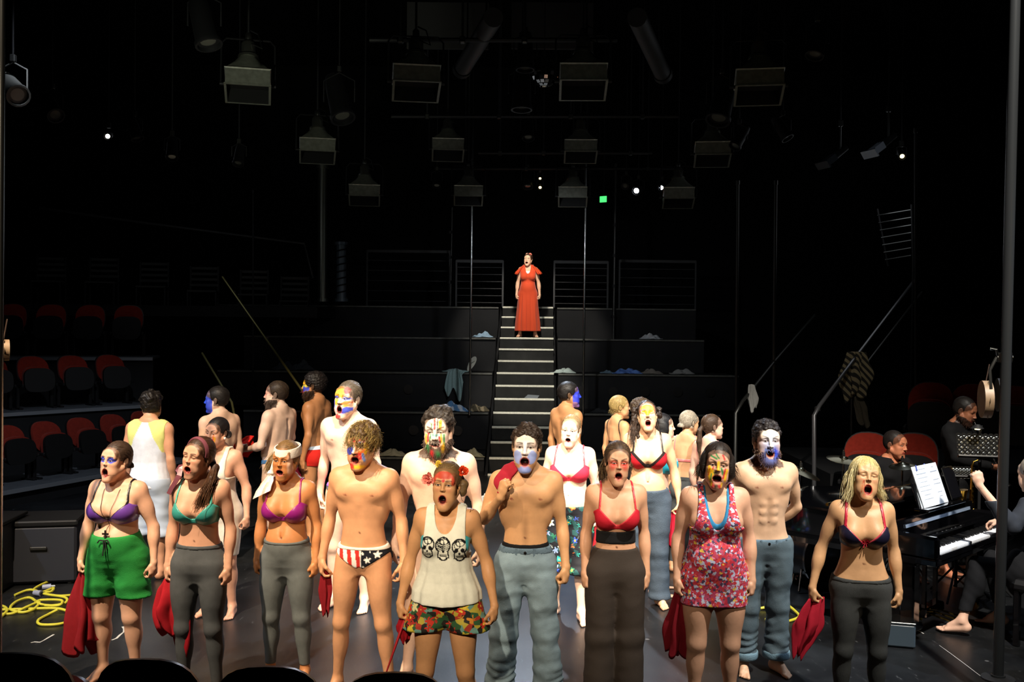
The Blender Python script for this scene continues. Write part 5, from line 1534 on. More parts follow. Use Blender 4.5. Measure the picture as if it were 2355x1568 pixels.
LENS_D = mat('dark_lens', hx('5a5a52'), .1, spec=.8)
def lens_lit(c, s, name): return mat(name, c, .3, emit=c, es=s)
L_W = lens_lit(hx('fff8e8'), 9, 'lit_lens_white'); L_B = lens_lit(hx('e8f2ff'), 14, 'lit_lens_cool'); L_Y = lens_lit(hx('ffe8a0'), 4, 'lit_lens_warm')
def par(px, py, Y, aim, label, sz=1.0, lens=None, m=None):
    "stage spotlight: can, front ring, yoke, clamp"
    p = at(px, py, Y); t = empty('spotlight', p, 0, label, 'light', 'stage spotlights in the rig')
    d = Vector(aim).normalized(); M3 = d.to_track_quat('Z', 'X').to_matrix(); k = sz; m = m or BSTEEL
    MB().lathe([(.03, -.24), (.06, -.23), (.075, -.14), (.085, .10), (.095, .12), (.095, .15), (.080, .15), (.080, .12)], (0, 0, 0), 16, M3*k).build('can', m, t, smooth=True)
    MB().lathe([(.002, .118), (.079, .112), (.079, .118), (.002, .124)], (0, 0, 0), 16, M3*k).build('lens', lens or LENS_D, t, smooth=True)
    x = .115*k; MB().tube([(-x, 0, 0), (-x, 0, .16*k), (0, 0, .22*k), (x, 0, .16*k), (x, 0, 0)], .008, 6).build('yoke', m, t, smooth=True)
    MB().box((0, 0, .25*k), (.05, .05, .07), bev=.008).build('clamp', STEEL, t)
    MB().tube([(0, 0, .25*k), (0, 0, ZC-p.z)], .008, 6).build('drop_rod', BSTEEL, t)
    return t
D = (0, -.5, -1)
par(470, 60, 9, (.3, -.2, -1), 'dark spotlight at the top left, lens just visible', 1.3)
par(30, 205, 9, (.6, -.6, -.5), 'grey spotlight with barn door near the upper left edge', 1.1, mat('pale_lens', hx('9a9a90'), .3), mat('grey_can', hx('5c5c58'), .5))
par(120, 250, 11, (.5, -.5, -.6), 'dark slatted fixture below the left edge spotlight', 1.0)
par(250, 312, 12, (.2, -1, -.3), 'small spotlight with a white glint at the left', .5, L_W)
par(310, 300, 12, (.4, -.2, -1), 'dark spotlight right of the white glint', .8)
par(396, 345, 12, (.15, -.5, -1), 'small spotlight with a bright lower rim, left side', .8, mat('glinting_lens', hx('c8c8b8'), .15, spec=.9))
par(550, 360, 13, D, 'dark square-fronted spotlight under the nearest floodlight', .8)
par(780, 235, 12, (.3, -.4, -1), 'large dim round spotlight between the two left floodlights', 1.6)
par(1200, 215, 11.4, (0, -.1, -1), 'dark spotlight hanging at centre, beside the mirror ball', 1.3)
par(1208, 128, 11, (0, -.1, -1), 'dark spotlight at top centre with small glints on its rim', 1.1)
par(1215, 300, 15, D, 'small dim spotlight at centre of the second row', 1.0)
par(1214, 415, 18, D, 'dark spotlight beside the two yellow lamps', 1.0)
par(1242, 407, 18, (0, -1, -.8), 'upper small yellow lamp at the centre', .42, L_Y)
par(1242, 427, 18, (0, -1, -.8), 'lower small yellow lamp at the centre', .5, L_Y)
par(1468, 436, 17, (-.5, -1, -.35), 'large lit white spotlight right of the green sign', .85, L_B)
par(1522, 431, 17, (-.25, -1, -.2), 'pair-like lit white spotlight furthest right of the green sign', .62, L_B)
par(1440, 422, 17, (-.3, -.8, -.6), 'small box spotlight left of the lit white spotlight', .7)
par(1005, 415, 17, D, 'small square dim spotlight left of centre in the far row', .8, mat('pale_lens', hx('9a9a90'), .3))
par(1880, 100, 10, (-.3, -.3, -1), 'dark spotlight with small glints at the upper right', 1.0)
par(1700, 320, 13, (-.5, -.3, -.8), 'dark spotlight below the brassy floodlight', .9)
par(1800, 300, 13, (.4, -.3, -.8), 'dark spotlight right of the brassy floodlight', .9)
par(1660, 240, 12, (-.3, -.4, -1), 'large dim round spotlight left of the brassy floodlight', 1.6)
par(2073, 355, 12, (-.2, -1, -.6), 'small lit warm spotlight at the far right', .5, L_Y)
# finned LED profile lights at right
def profile(px, py, Y, label, m):
    p = at(px, py, Y); t = empty('profile_spotlight', p, 0, label, 'light', 'profile spotlights at the right'); M3 = Vector((-.75, -.25, -.55)).to_track_quat('Z', 'Y').to_matrix()
    MB().box(M3 @ Vector((0, 0, .02)), (.26, .10, .02), M3).build('front_frame', m, t)
    for s in (-1, 0, 1): MB().box(M3 @ Vector((s*.042, 0, -.09)), (.022, .085, .20), M3).build('fin', m, t)
    MB().tube([M3 @ Vector((0, 0, -.18)), M3 @ Vector((0, 0, -.42))], [.05, .035], 12).build('barrel', BSTEEL, t, smooth=True)
    MB().tube([M3 @ Vector((0, 0, -.30)), M3 @ Vector((0, 0, -.30))+Vector((0, 0, .38))], .012, 6).build('yoke', STEEL, t)
    MB().box(M3 @ Vector((0, 0, -.30))+Vector((0, 0, .38)), (.06, .05, .08), bev=.008).build('clamp', STEEL, t)
    q_ = M3 @ Vector((0, 0, -.30)); MB().tube([q_+Vector((0, 0, .38)), (q_.x, q_.y, ZC-p.z)], .010, 6).build('drop_rod', BSTEEL, t)
profile(2003, 352, 12, 'bright finned spotlight at the right, pointing down to the left', mat('lit_aluminium', hx('b8c0cc'), .3, .5))  # aluminium made paler so this fixture looks lit
profile(1895, 378, 13, 'dim finned spotlight left of the bright one', mat('shaded_aluminium', hx('4c5056'), .4, .5))  # same aluminium darkened so this fixture looks unlit
# mirror ball
p = at(1252, 168, 12); t = empty('mirror_ball', p, 0, 'half-seen mirror ball hanging between the centre floodlights', 'mirror ball')
MBM = mat('mirror_tiles', hx('c8c8c8'), .06, 1)
tile = None; nt_ = 0
for i in range(10):
    la = -PI/2+PI*(i+.5)/10; m_ = max(4, int(20*math.cos(la)))
    for k in range(m_):
        lo_ = 2*PI*k/m_; d = Vector((math.cos(la)*math.cos(lo_), math.cos(la)*math.sin(lo_), math.sin(la)))
        if tile is None: o = MB().box((0, 0, 0), (.042, .042, .006)).build('mirror_tile', MBM, t); tile = o
        else: o = tile.copy(); COL.objects.link(o); o.parent = t
        o.location = d*.165; o.rotation_euler = d.to_track_quat('Z', 'Y').to_euler()
MB().lathe([(.16*math.sin(a)+.0005, -.16*math.cos(a)) for a in np.linspace(0, PI, 14)], (0, 0, 0), 20).build('core', HIN, t, smooth=True)
MB().tube([(0, 0, .16), (0, 0, ZC-p.z)], .006, 6).build('cord', BSTEEL, t)
# grid pipes
for q, (py, Y, a, b, lb) in enumerate(((92, 10.5, 850, 1420, 'nearest'), (268, 14, 900, 1560, 'second'), (352, 16, 1100, 1500, 'third'), (388, 17.5, 1000, 1560, 'fourth'))):
    p0, p1 = at(a, py, Y), at(b, py, Y); t = empty('grid_pipe', p0, 0, '%s horizontal rig pipe overhead, counting from the front' % lb, 'pipe')
    MB().tube([(0, 0, 0), p1-p0], .025, 8).build('pipe', BSTEEL, t, smooth=True)
    for j in range(4):
        c = (p1-p0)*((j+.5)/4); MB().tube([c, c+Vector((0, 0, ZC-p0.z-c.z))], .012, 6).build('drop_rod', BSTEEL, t)
        MB().box(c, (.06, .07, .07), bev=.01).build('clamp', STEEL, t)
# big tubes hanging aslant
for (x0, y0, x1, y1, lb) in ((1062, 160, 1135, 40, 'left'), (1525, 172, 1465, 40, 'right')):
    a, b = at(x0, y0, 12), at(x1, y1, 10); t = empty('duct', a, 0, 'slanting dark duct overhead on the %s of centre' % lb, 'duct')
    MB().tube([(0, 0, 0), b-a], .10, 14).build('tube', mat('dim_duct', hx('333333'), .6), t, smooth=True)
    MB().tube([Vector((0, 0, 0)), (b-a)*.06], .115, 14).build('collar', BSTEEL, t, smooth=True)
    for f_ in (.2, .8): c = (b-a)*f_; MB().tube([c, (c.x, c.y, ZC-a.z)], .01, 6).build('hanger', BSTEEL, t)
# green exit sign
p = at(1387, 458, 19); t = empty('exit_sign', p, R(-35), 'small glowing green exit sign behind the right tiers', 'sign')
MB().box((0, .03, 0), (.16, .04, .13), bev=.008).build('housing', BSTEEL, t)
MB().box((0, .005, 0), (.145, .012, .115)).build('sign_face', mat('green_sign_glow', hx('38c860'), .4, emit=hx('48e070'), es=1.6), t)
MB().tube([(0, .03, .06), (0, .03, ZC-p.z)], .008, 6).build('bracket', BSTEEL, t)
# grey ceiling panel seen above the rig
for px, lb in ((1030, 'left'), (1270, 'right')):
    p = at(px, 60, 13.5); o = MB().box((0, 0, 0), (1.1, .05, .62)).build('ceiling_baffle', mat('baffle_grey', hx('333333'), .9), None, p); tag(o, 'dim grey ceiling panel at top centre, %s one' % lb, 'panel')
# ---------------------------------------------------------------- the cast: where the photo has them
def place(px, yt, yf):
    Y = atz(px, yf-4, 0).y; p = at(px, (yt+yf)/2, Y)
    return (p.x, Y, 0), at(px, yt, Y).z
PPL = {}
STREAK = lambda n, ln, **k: ('scalp', n, ln, k)
def person(key, px, yt, yf, label, hadd=0, **kw):
    loc, h = place(px, yt, yf)
    P = dict(loc=loc, h=h+hadd, label=label, name2=key, **kw)
    if 'strands' not in P and P.get('hair') == 'short': P['strands'] = [STREAK(300, .030, outward=.14, droop=.5, spread=.7)]
    if 'strands' not in P and P.get('hair') == 'curly': P['strands'] = [STREAK(300, .030, outward=.4, droop=.2, curl=.005)]
    root, cx = build_person(P); PPL[key] = (root, cx); return root, cx
def hand_world(key, i, off=(0, 0, 0)):
    root, cx = PPL[key]; g = Vector(cx.C['hands'][i]['grip'])*cx.k+Vector(off)
    return Matrix.Translation(root.location) @ Matrix.Rotation(root.rotation_euler.z, 4, 'Z') @ g
def pt(key, p):
    root, cx = PPL[key]
    return Matrix.Translation(root.location) @ Matrix.Rotation(root.rotation_euler.z, 4, 'Z') @ (Vector(p)*cx.k)
def headpt(cx, p):
    C = cx.C; return Vector(C['Ht']+C['HR'] @ (np.array(p, float)*C['hs']))*cx.k
def part_mb(cx, name, fn, m, label=None, smooth=True):
    mb = MB(); fn(mb); o = mb.build(name, m, cx.root, smooth=smooth)
    if label: o['label'] = label
    return o
SK1 = hx('d6a184'); SK2 = hx('dba98c'); SK3 = hx('c48e6c'); PALE = hx('e6bfa6'); TAN = hx('c08a60')
BLU = hx('2346c8'); YEL = hx('f0b81c'); RD = hx('cc2028'); GRN = hx('1f8a4a'); ORG = hx('e8742a'); WHT = hx('eceaf0'); BLK = hx('15100f')
SAT = lambda c: c

def front_y(cx, x, z, side=-1):
    "y of the body's front surface at (x, z) in template space"
    y = -.32 if side < 0 else .32; G = cx.F.ev(np.array((x, -.32, z)), (1, 161, 1), .004, ('t', 'l'))[0, :, 0]
    i = np.where(G < 0)[0]
    return -.32+.004*(i[0] if side < 0 else i[-1]) if len(i) else -.12
def necklace(cx):
    C = cx.C; ly = C['ly']; k = cx.k
    pts = []
    for t in np.linspace(-1, 1, 25):
        a = abs(t); x = .062*math.sin(a*PI/2)*(1 if t > 0 else -1)*(1 if a < 1 else 1)
        z = 1.17+.30*a**1.1; y = front_y(cx, x, z)-.010 if a < .85 else -.03-.02*(1-a)+ly
        pts.append(Vector((x, y, z))*k)
    part_mb(cx, 'necklace', lambda m: (m.tube(pts, .0016, 5)), mat('dark_cord', hx('3a2a20'), .6))
    def cross(m):
        yf_ = front_y(cx, 0, 1.17)-.012; c = Vector((0, min(yf_, front_y(cx, 0, 1.10)-.016), 1.10))*k
        m.tube([Vector((0, yf_, 1.17))*k, c+Vector((0, 0, .03))], .002, 5)
        m.box(c, (.012, .006, .075)); m.box(c+Vector((0, 0, .014)), (.044, .006, .012))
    part_mb(cx, 'pendant', cross, mat('dark_pewter', hx('3c3632'), .4, .6), 'dark metal cross pendant', False)
def drawstring(cx, z, col):
    C = cx.C; y = front_y(cx, 0, z)-.014; k = cx.k
    def f(m):
        m.tube([Vector((x, y-.012-.004*abs(x)*40, z+dz))*k for x, dz in ((-.045, -.02), (-.03, .0), (0, -.004), (.03, .002), (.045, -.018))], .0045, 6)
        m.tube([Vector((0, y-.014, z))*k, Vector((.004, y-.020, z-.05))*k, Vector((-.002, y-.022, z-.11))*k], .0045, 6)
        m.tube([Vector((.012, y-.014, z))*k, Vector((.020, y-.020, z-.04))*k, Vector((.016, y-.022, z-.08))*k], .0040, 6)
    part_mb(cx, 'drawstring', f, mat('black_cord', hx('121212'), .7))
def ribbon(cx, name, pts, w, m, label=None, thick=.004, head=True, folds=0):
    P3 = [headpt(cx, p) if head else Vector(p)*cx.k for p in pts]
    mb = MB(); V = []; n = len(P3)
    for i, p in enumerate(P3):
        d = (P3[min(n-1, i+1)]-P3[max(0, i-1)]).normalized(); s_ = d.cross(Vector((0, -1, 0)))
        s_ = s_.normalized() if s_.length > .1 else Vector((1, 0, 0)); nn = d.cross(s_).normalized()
        ww = w[i] if isinstance(w, (list, tuple)) else w
        for a, b in ((-1, -1), (1, -1), (1, 1), (-1, 1)): V.append(p+s_*ww*a+nn*thick*b)
    F_ = []
    for i in range(n-1):
        for q in range(4):
            l = (q+1) % 4; F_.append((i*4+q, i*4+l, (i+1)*4+l, (i+1)*4+q))
    F_ += [(3, 2, 1, 0), tuple((n-1)*4+q for q in range(4))]
    mb.add(V, F_); o = mb.build(name, m, cx.root, smooth=False)
    if label: o['label'] = label
    return o
def headband(cx, name, col, z0, z1, m, label=None, tilt=.25, r=(.086, .108), front=True, off=.0):
    "band around the head in head space"
    pts = []
    mb = MB(); n = 40; V = []
    for (zz, ro) in ((z0, 0), (z0, .005), ((z0+z1)/2, .007), (z1, .005), (z1, -.004)):
        for i in range(n):
            a = 2*PI*i/n; x = (r[0]+ro)*math.sin(a); y = .02-(r[1]+ro)*math.cos(a)
            sh = 1-max(0, zz-.06)*2.2
            z = zz-tilt*(y-.0)*(1)
            V.append(headpt(cx, (x*sh, .02+(y-.02)*sh, z)))
    F_ = []
    for i in range(4):
        for k in range(n):
            l = (k+1) % n; F_.append((i*n+k, i*n+l, (i+1)*n+l, (i+1)*n+k))
    for k in range(n):
        l = (k+1) % n; F_.append((4*n+k, 4*n+l, l, k))
    mb.add(V, F_); o = mb.build(name, m, cx.root, smooth=True)
    if label: o['label'] = label
    return o
def rose(cx, name, c, r, m, label=None, petals=18, nrm=(0, -1, .3), seed=0, head=True):
    rs = np.random.RandomState(seed); c = headpt(cx, c) if head else Vector(c)*cx.k
    rot = Vector(nrm).to_track_quat('Z', 'Y').to_matrix(); mb = MB()
    for q in range(petals):
        a0 = q*2.4; rr = r*(.15+.75*(q/petals)); tl = .25+.95*(q/petals); V = []; n = 5
        for i in range(n):
            for j in range(n):
                u = (i/(n-1)-.5)*2; v = j/(n-1)
                wd = r*.55*math.sqrt(max(.04, 1-(v-.45)**2*2.4))*(.5+.6*q/petals)
                rad_ = rr*.45+v*r*.62*math.sin(tl)+.06*r*math.sin(6*u+q); hgt = v*r*.75*math.cos(tl)+r*.05*math.sin(5*v+u*4)
                ang = a0+u*wd/(rad_+r*.22)
                V.append(c+rot @ Vector((rad_*math.cos(ang), rad_*math.sin(ang), hgt)))
        mb.add(V, [(i*n+j, (i+1)*n+j, (i+1)*n+j+1, i*n+j+1) for i in range(n-1) for j in range(n-1)])
    o = mb.build(name, m, cx.root, smooth=True)
    if label: o['label'] = label
    return o


def denim_details(cx, top, m, y0=.0, tilt=.05):
    C = cx.C; k = cx.k; hips = C['hipx']
    w_region(cx, 'waistband', (.42, .48, .52), top-.040, top+.004, .0165, m, tilt=tilt)
    for x in (-.13, -.055, .055, .13):
        y = front_y(cx, x, top-.02)-.0185; MB().box(Vector((x, y, top-.020+tilt*y))*k, (.012, .006, .048), Matrix.Rotation(x*4, 3, 'Z')).build('belt_loop', m, cx.root)
    MB().lathe([(.001, -.004), (.009, -.003), (.009, .003), (.001, .004)], Vector((0, front_y(cx, 0, top-.02)-.019, top-.018+tilt*-.13))*k, 12, Matrix.Rotation(R(90), 3, 'X')).build('button', CHROME, cx.root, smooth=True)

# ---- front row
mat('denim_band', hx('5a6e7c'), .85, spec=.15, bump=.4, bscale=180, noise=.2, nscale=10)
person('p1', 270, 1008, 1568, 'woman in a purple bra and green shorts, blue paint around her eyes', sex='f', w=1.24, bust=1.30, seed=1, hs=1.03,
    yaw=-8, head=(-14, 4, 3), gape=.046, stance=(.13, .13), curl=(1.45, .8), aspread=(.03, .05), skin=SK2, hair='lowbun', haircol=hx('3a2a20'), haircol2=hx('5a4432'),
    paint=[('ell', BLU, -.034, .006, .024, .019, -6), ('ell', BLU, .036, .006, .026, .021, 8), ('line', hx('0e1a50'), -.050, .026, -.016, .027, .002), ('line', hx('0e1a50'), .016, .027, .052, .026, .002)],
    eye=.55, wear=[(w_bra, hx('6a3f9c'), hx('151218'), hx('14101a'), None, 1.195, .125), (necklace,),
     (w_trousers, hx('2a9440'), 1.105, .630, .116, .116, .124, .009, mat('green_cotton', hx('27883c'), .8, spec=.2, bump=.35, bscale=250), None, 'shorts', 30, None, .10, .030, .008), (drawstring, 1.075, None)],
    strands=[STREAK(160, .05, outward=.02, droop=.8, spread=.3)])
person('p2', 458, 994, 1610, 'woman in a teal bra and grey leggings with a mauve ribbon and side ponytail', sex='f', w=1.0, bust=.95, seed=2,
    yaw=-6, head=(-16, 2, 6), gape=.032, stance=(.115, .115), curl=(1.4, .75), skin=SK1, hair='sleek', haircol=hx('3a2418'), haircol2=hx('6a4426'), tail=[(.055, .085, -.03), (.095, .06, -.06), (.112, .02, -.12), (.112, -.02, -.20), (.105, -.04, -.29)], tailr=.021,
    paint=[('soft', hx('2a1a16'), 0, -.100, .034, .022, .75), ('soft', hx('2a1a16'), .03, -.075, .016, .03, .5)], eye=.3, browt=1.5,
    strands=[STREAK(120, .05, outward=.02, droop=.8, spread=.3), ('lock', [[(.06, .08, -.04), (.10, .05, -.07), (.115, .01, -.14), (.112, -.03, -.22), (.10, -.045, -.32)]], 520, .017, 4)],
    wear=[(w_bra, hx('3f9c92'), hx('58b8a8'), None, None, 1.20, .110), (w_leggings, hx('55585a'), 1.045, .10)])
person('p3', 660, 1005, 1572, 'woman in a magenta bra with a white headscarf tied at the side', sex='f', w=1.06, bust=1.12, seed=3, hs=1.02,
    yaw=-6, head=(-8, -2, 2), gape=.028, stance=(.13, .13), curl=(1.2, .9), skin=hx('c08050'), hair='sleek', haircol=hx('6e5434'), haircol2=hx('a08450'), frown=1, eye=.7,
    paint=[('soft', hx('2e1a12'), .012, -.105, .026, .016, .7), ('soft', hx('a86428'), 0, 0, .08, .12, .55), ('soft', PALE, .062, -.02, .012, .08, .9)], tail=[(-.04, .10, .04), (-.10, .10, .03), (-.135, .07, -.03), (-.14, .05, -.10)], tailr=.034,  # brown wash and pale cheek strip paint shade and rim light on her face
    strands=[STREAK(140, .05, outward=.04, droop=.8, spread=.4), ('lock', [[(-.05, .09, .05), (-.11, .08, .03), (-.145, .05, -.04), (-.15, .03, -.10)]], 150, .014, 6)],
    wear=[(w_bra, hx('8e1f78'), hx('8e1f60'), None, None, 1.195, .115), (w_leggings, hx('686d6c'), 1.055, .125)])

def flag_col(V):
    x, y, z = V.T; c = lc(hx('e8e2da'), len(V))
    st = ((x+.30)/.0275+.3*np.sin(z*20)).astype(int) % 2 == 0
    c[(x < .012) & st] = lin(hx('c23028'))
    c[x >= .012] = lin(hx('14161e'))
    back = y > .03; c[back] = lin(hx('14161e'))
    for (sx, sz, r_, a0) in ((.055, .905, .026, .2), (.118, .940, .028, .0), (.102, .872, .018, .5), (.150, .895, .018, .3), (.025, .945, .014, .1), (.07, .955, .008, 0), (.032, .855, .014, .2)):
        dx, dz = x-sx, z-sz; rr = np.sqrt(dx*dx+dz*dz); a = np.arctan2(dx, dz)+a0
        w5 = np.abs(((a/(2*PI/5)) % 1)-.5)*2      # 1 at tips
        rad_ = r_*(.40+.60*w5**1.6)
        c[(rr < rad_) & (x > .008) & ~back] = lin(hx('e8e2da'))
    c[z > .968] = lin(hx('e8e2da'))
    return c
person('p4', 835, 966, 1604, 'bare-chested man in flag-patterned swim briefs with tousled blond hair', hadd=0, sex='m', w=.97, seed=4,
    yaw=-8, head=(-10, -2, 2), gape=.034, stance=(.175, .175), curl=(.9, .7), aspread=(.04, .05), skin=hx('cf9870'), hair='messy', haircol=hx('4c3a22'), haircol2=hx('b39a5c'), hairthick=.014, hairtop=.066, eye=.45,
    paint=[('ell', RD, .02, .055, .055, .032, -10), ('ell', BLU, -.036, -.022, .026, .022, 60), ('ell', RD, .03, -.045, .022, .03, -35), ('ell', hx('6a8ccc'), .050, -.055, .008, .03, 12), ('ell', YEL, .02, -.115, .035, .014, 0), ('ell', RD, -.024, -.115, .02, .018, 0), ('ell', hx('10131c'), .032, .020, .026, .014, 10), ('ell', WHT, -.006, -.012, .010, .024, 8), ('ell', YEL, .060, .0, .009, .04, 0), ('ell', hx('8aa7dc'), .035, .036, .02, .004, 8), ('ell', ORG, .040, -.018, .02, .012, 20)],
    lip=hx('a03830'), strands=[STREAK(700, .080, droop=.4, outward=.55, spread=.9), STREAK(300, .15, fwd=1.0, droop=.45, outward=.35, spread=.9, lowz=.05), STREAK(260, .10, fwd=0, droop=.9, outward=.35, lowz=-.05)],
    wear=[(w_briefs, flag_col, hx('e8e2da'), .985, .79, CLOTH, 'briefs', hx('ddd6ca'))])

def skull_col(V):
    x, y, z = V.T; c = lc(hx('e9ecdd'), len(V)); ink = np.array(lin(hx('17181a')), f4)
    fr = y < .02
    for n_, (cx_, cz_, sc) in enumerate(((-.098, 1.262, 1.15), (-.004, 1.255, 1.22), (.096, 1.250, 1.22))):
        u = (x-cx_)/(.036*sc); v = (z-cz_)/(.036*sc); w_ = .11
        def ring(cu, cv, ru, rv, t=.10): 
            e = np.sqrt(((u-cu)/ru)**2+((v-cv)/rv)**2); return np.abs(e-1)*min(ru, rv) < t
        m = ring(0, .45, .98, 1.0) & (v > -.35)
        m |= (np.abs(np.abs(u)-(.62-.10*v)) < .09) & (v < -.35) & (v > -1.35)
        m |= ring(0, -1.25, .5, .38) & (v < -1.2)
        m |= (np.abs(v+1.05) < .06) & (np.abs(u) < .5); m |= (np.abs(v+.82) < .05) & (np.abs(u) < .5)
        m |= (np.abs((u*6) % 1-.5) < .16) & (v < -.8) & (v > -1.08) & (np.abs(u) < .5)
        m |= ring(.1, .9, .55, .35, .05) | ring(-.3, .7, .4, .5, .05)
        if n_ == 1:
            for s_ in (-1, 1):
                for q in range(4):
                    aa = (v-(.30-.24*q))+s_*u*.55*-1
                    m |= (np.abs(aa-.10) < .055) & (s_*u > -.15) & (s_*u < .98)
            m |= ((u/.16)**2+((v+.42)/.22)**2 < 1)
        else:
            for s_ in (-1, 1): m |= (((u-s_*.42)/.27)**2+((v+.02)/.30)**2 < 1)
            m |= ((u/.15)**2+((v+.50)/.20)**2 < 1)
        c[m & fr] = ink
    return c
def flowers5(cx):
    rose(cx, 'flower', (.088, .01, .078), .034, mat('orange_petals', hx('e0481c'), .6), 'orange rose above her ear', 22, (.3, -1, .5), 1)
    rose(cx, 'flower', (-.050, -.01, .112), .024, mat('yellow_petals', hx('e8cf4e'), .6), 'yellow flower on top of her head', 16, (-.2, -1, .7), 2)
    rose(cx, 'flower', (-.105, .0, .022), .046, mat('pink_petals', hx('e88a7c'), .6), 'pale pink flower at the side of her head', 14, (-.5, -1, .1), 3)
def mic(cx):
    pts = [headpt(cx, p) for p in ((.080, -.01, -.03), (.10, -.02, -.085), (.13, -.02, -.10), (.15, -.01, -.085), (.155, .0, -.12), (.14, .02, -.16), (.11, .04, -.17))]
    part_mb(cx, 'cable', lambda m: m.tube(pts, .0013, 5), mat('thin_dark_cable', hx('2a1a14'), .5))
FL1 = floral_mat('tropical_floral_fabric', [hx('c8321e'), hx('d8c43a'), hx('b0281c'), hx('6aa8a0'), hx('e0d8a0'), hx('c8321e'), hx('d0882a')], 17, [hx('1a1a12'), hx('a83420'), hx('2c5a34'), hx('b8a83a'), hx('1c1a14'), hx('6a9a90')], .48)
person('p5', 1026, 1052, 1722, 'woman in a white skull-print tank top and floral shorts, flowers in her hair', sex='f', w=1.0, bust=.95, seed=5, hs=1.02,
    yaw=-4, head=(-6, 2, 2), gape=.040, mw=.018, stance=(.15, .15), aspread=(.07, .09), curl=(1.5, .75), skin=hx('cf9a6c'), hair='sleek', haircol=hx('6a5436'), haircol2=hx('a08a5c'), hairthick=.008, hairtop=.082,
    tail=[(.065, .06, .04), (.092, .04, .0), (.090, .03, -.04), (.082, .04, -.07)], tailr=.022,
    paint=[('ell', hx('c8402e'), 0, .060, .058, .022, 0), ('ell', hx('c8402e'), -.052, .040, .008, .03, 0), ('ell', hx('c8402e'), .055, .035, .010, .035, 0), ('ell', RD, -.0045, .031, .006, .006, 0), ('ell', RD, .0045, .031, .006, .006, 0), ('ell', RD, 0, .025, .0045, .006, 0)],
    eye=.8, strands=[STREAK(160, .05, outward=.02, droop=.8, spread=.3)],
    wear=[(w_bra, hx('3fb4c0'), hx('e9ecdd'), None, None, 1.20, .1),
     (w_trousers, hx('cc4422'), 1.01, .735, .112, .112, .137, .006, FL1, None, 'shorts', 40, None, .05, .045, .014),
     (w_loft, 'tank_top', [.925, .98, 1.04, 1.10, 1.18, 1.26, 1.34, 1.40, 1.50], [.220, .215, .190, .165, .150, .150, .140, .12, .11], [.175, .160, .140, .125, .118, .108, .09, .075, .07], [.01, .01, .008, .0, -.008, -.012, -.005, .005, .015], .004, 9, (.070, 1.335, 1.49), (.122, 1.22, .142), CLOTH, skull_col, hx('e9ecdd'), .010, .0036, -.016, .003),
     (flowers5,), (mic,)])

def belt6(cx):
    pass
person('p6', 1208, 968, 1630, 'bare-chested man in blue jeans with a white and blue painted face', sex='m', w=.93, seed=6, chesthair=.45,
    yaw=-2, head=(-4, 2, 1), gape=.040, stance=(.155, .155), curl=(1.25, 1.5), aspread=(0, .03), skin=hx('c8986c'), hair='curly', haircol=hx('2c2018'), hairtop=.072,
    arms=(((-.262, .03, 1.165), (-.150, -.150, 1.335), (.25, -.10, 1.0), (.65, .55, -.2)), None),
    paint=[('soft', hx('e8e4e4'), 0, .01, .068, .085, .85), ('ell', hx('8ea2dc'), -.040, -.052, .024, .040, 12), ('ell', hx('8ea2dc'), .040, -.052, .024, .040, -12), ('ell', hx('7f96d8'), 0, -.125, .04, .022, 0), ('line', hx('e8e6ea'), 0, .03, 0, -.03, .010), ('soft', hx('ecdcc8'), 0, .06, .06, .03, .8)],
    eye=1.0, browt=1.4, strands=[STREAK(420, .035, outward=.35, droop=.3, curl=.004)],
    wear=[(w_region, 'underwear', hx('101012'), .93, 1.040, .0065, CLOTH, None, .08),
     (w_trousers, hx('62788a'), 1.012, .035, .098, .084, .100, .011, mat('worn_denim', hx('768a94'), .85, spec=.15, bump=.22, bscale=220, noise=.28, nscale=7), None, 'jeans', 34, None, .05, 0, .012, .006), (denim_details, 1.012, MATS['denim_band'])])
person('p7', 1415, 1004, 1630, 'woman in a red bra and dark pleated trousers, red paint round her eyes', sex='f', w=.95, bust=.95, seed=7,
    yaw=0, head=(0, -1, 2), gape=.036, mw=.018, stance=(.10, .10), curl=(1.3, .8), skin=hx('c89878'), hair='sleek', haircol=hx('3c2c20'), haircol2=hx('7a6444'), hairthick=.010, tail=[(.0, .11, .0), (-.05, .10, -.05), (-.075, .06, -.10)], tailr=.03,
    paint=[('soft', hx('d0302a'), -.034, -.002, .028, .024, .95), ('soft', hx('d0302a'), .034, -.002, .028, .024, .95), ('soft', hx('d0302a'), -.042, -.028, .018, .018, .5), ('soft', hx('d0302a'), .042, -.028, .018, .018, .5)],
    frown=1, browt=1.4, eye=.6, strands=[STREAK(200, .055, outward=.12, droop=.8, spread=.6), ('lock', [[(-.07, .03, .03), (-.09, .03, -.04), (-.085, .02, -.12)], [(.07, .04, .02), (.085, .05, -.06)]], 160, .014, 8)],
    wear=[(w_bra, hx('c01f30'), hx('c8303a'), hx('d84a50'), None, 1.205, .115, None, .006, False),
     (w_region, 'waist_band', hx('17181a'), 1.092, 1.178, .007, CLOTH, None, 0, None, .002),
     (w_trousers, hx('3c342e'), 1.062, .035, .106, .094, .104, .0045, mat('dark_wool', hx('3a332e'), .8, spec=.2, bump=.2, bscale=300), None, 'trousers', 26, None, .05)])
FL2 = floral_mat('small_red_floral_fabric', [hx('c8303a'), hx('d84a58'), hx('e8c84a'), hx('c02840'), hx('e88ab0'), hx('d84030'), hx('c8d0ea')], 36, [hx('b8446a'), hx('b02038'), hx('4a3a5a'), hx('c0c8e4'), hx('c83a48')], .50)
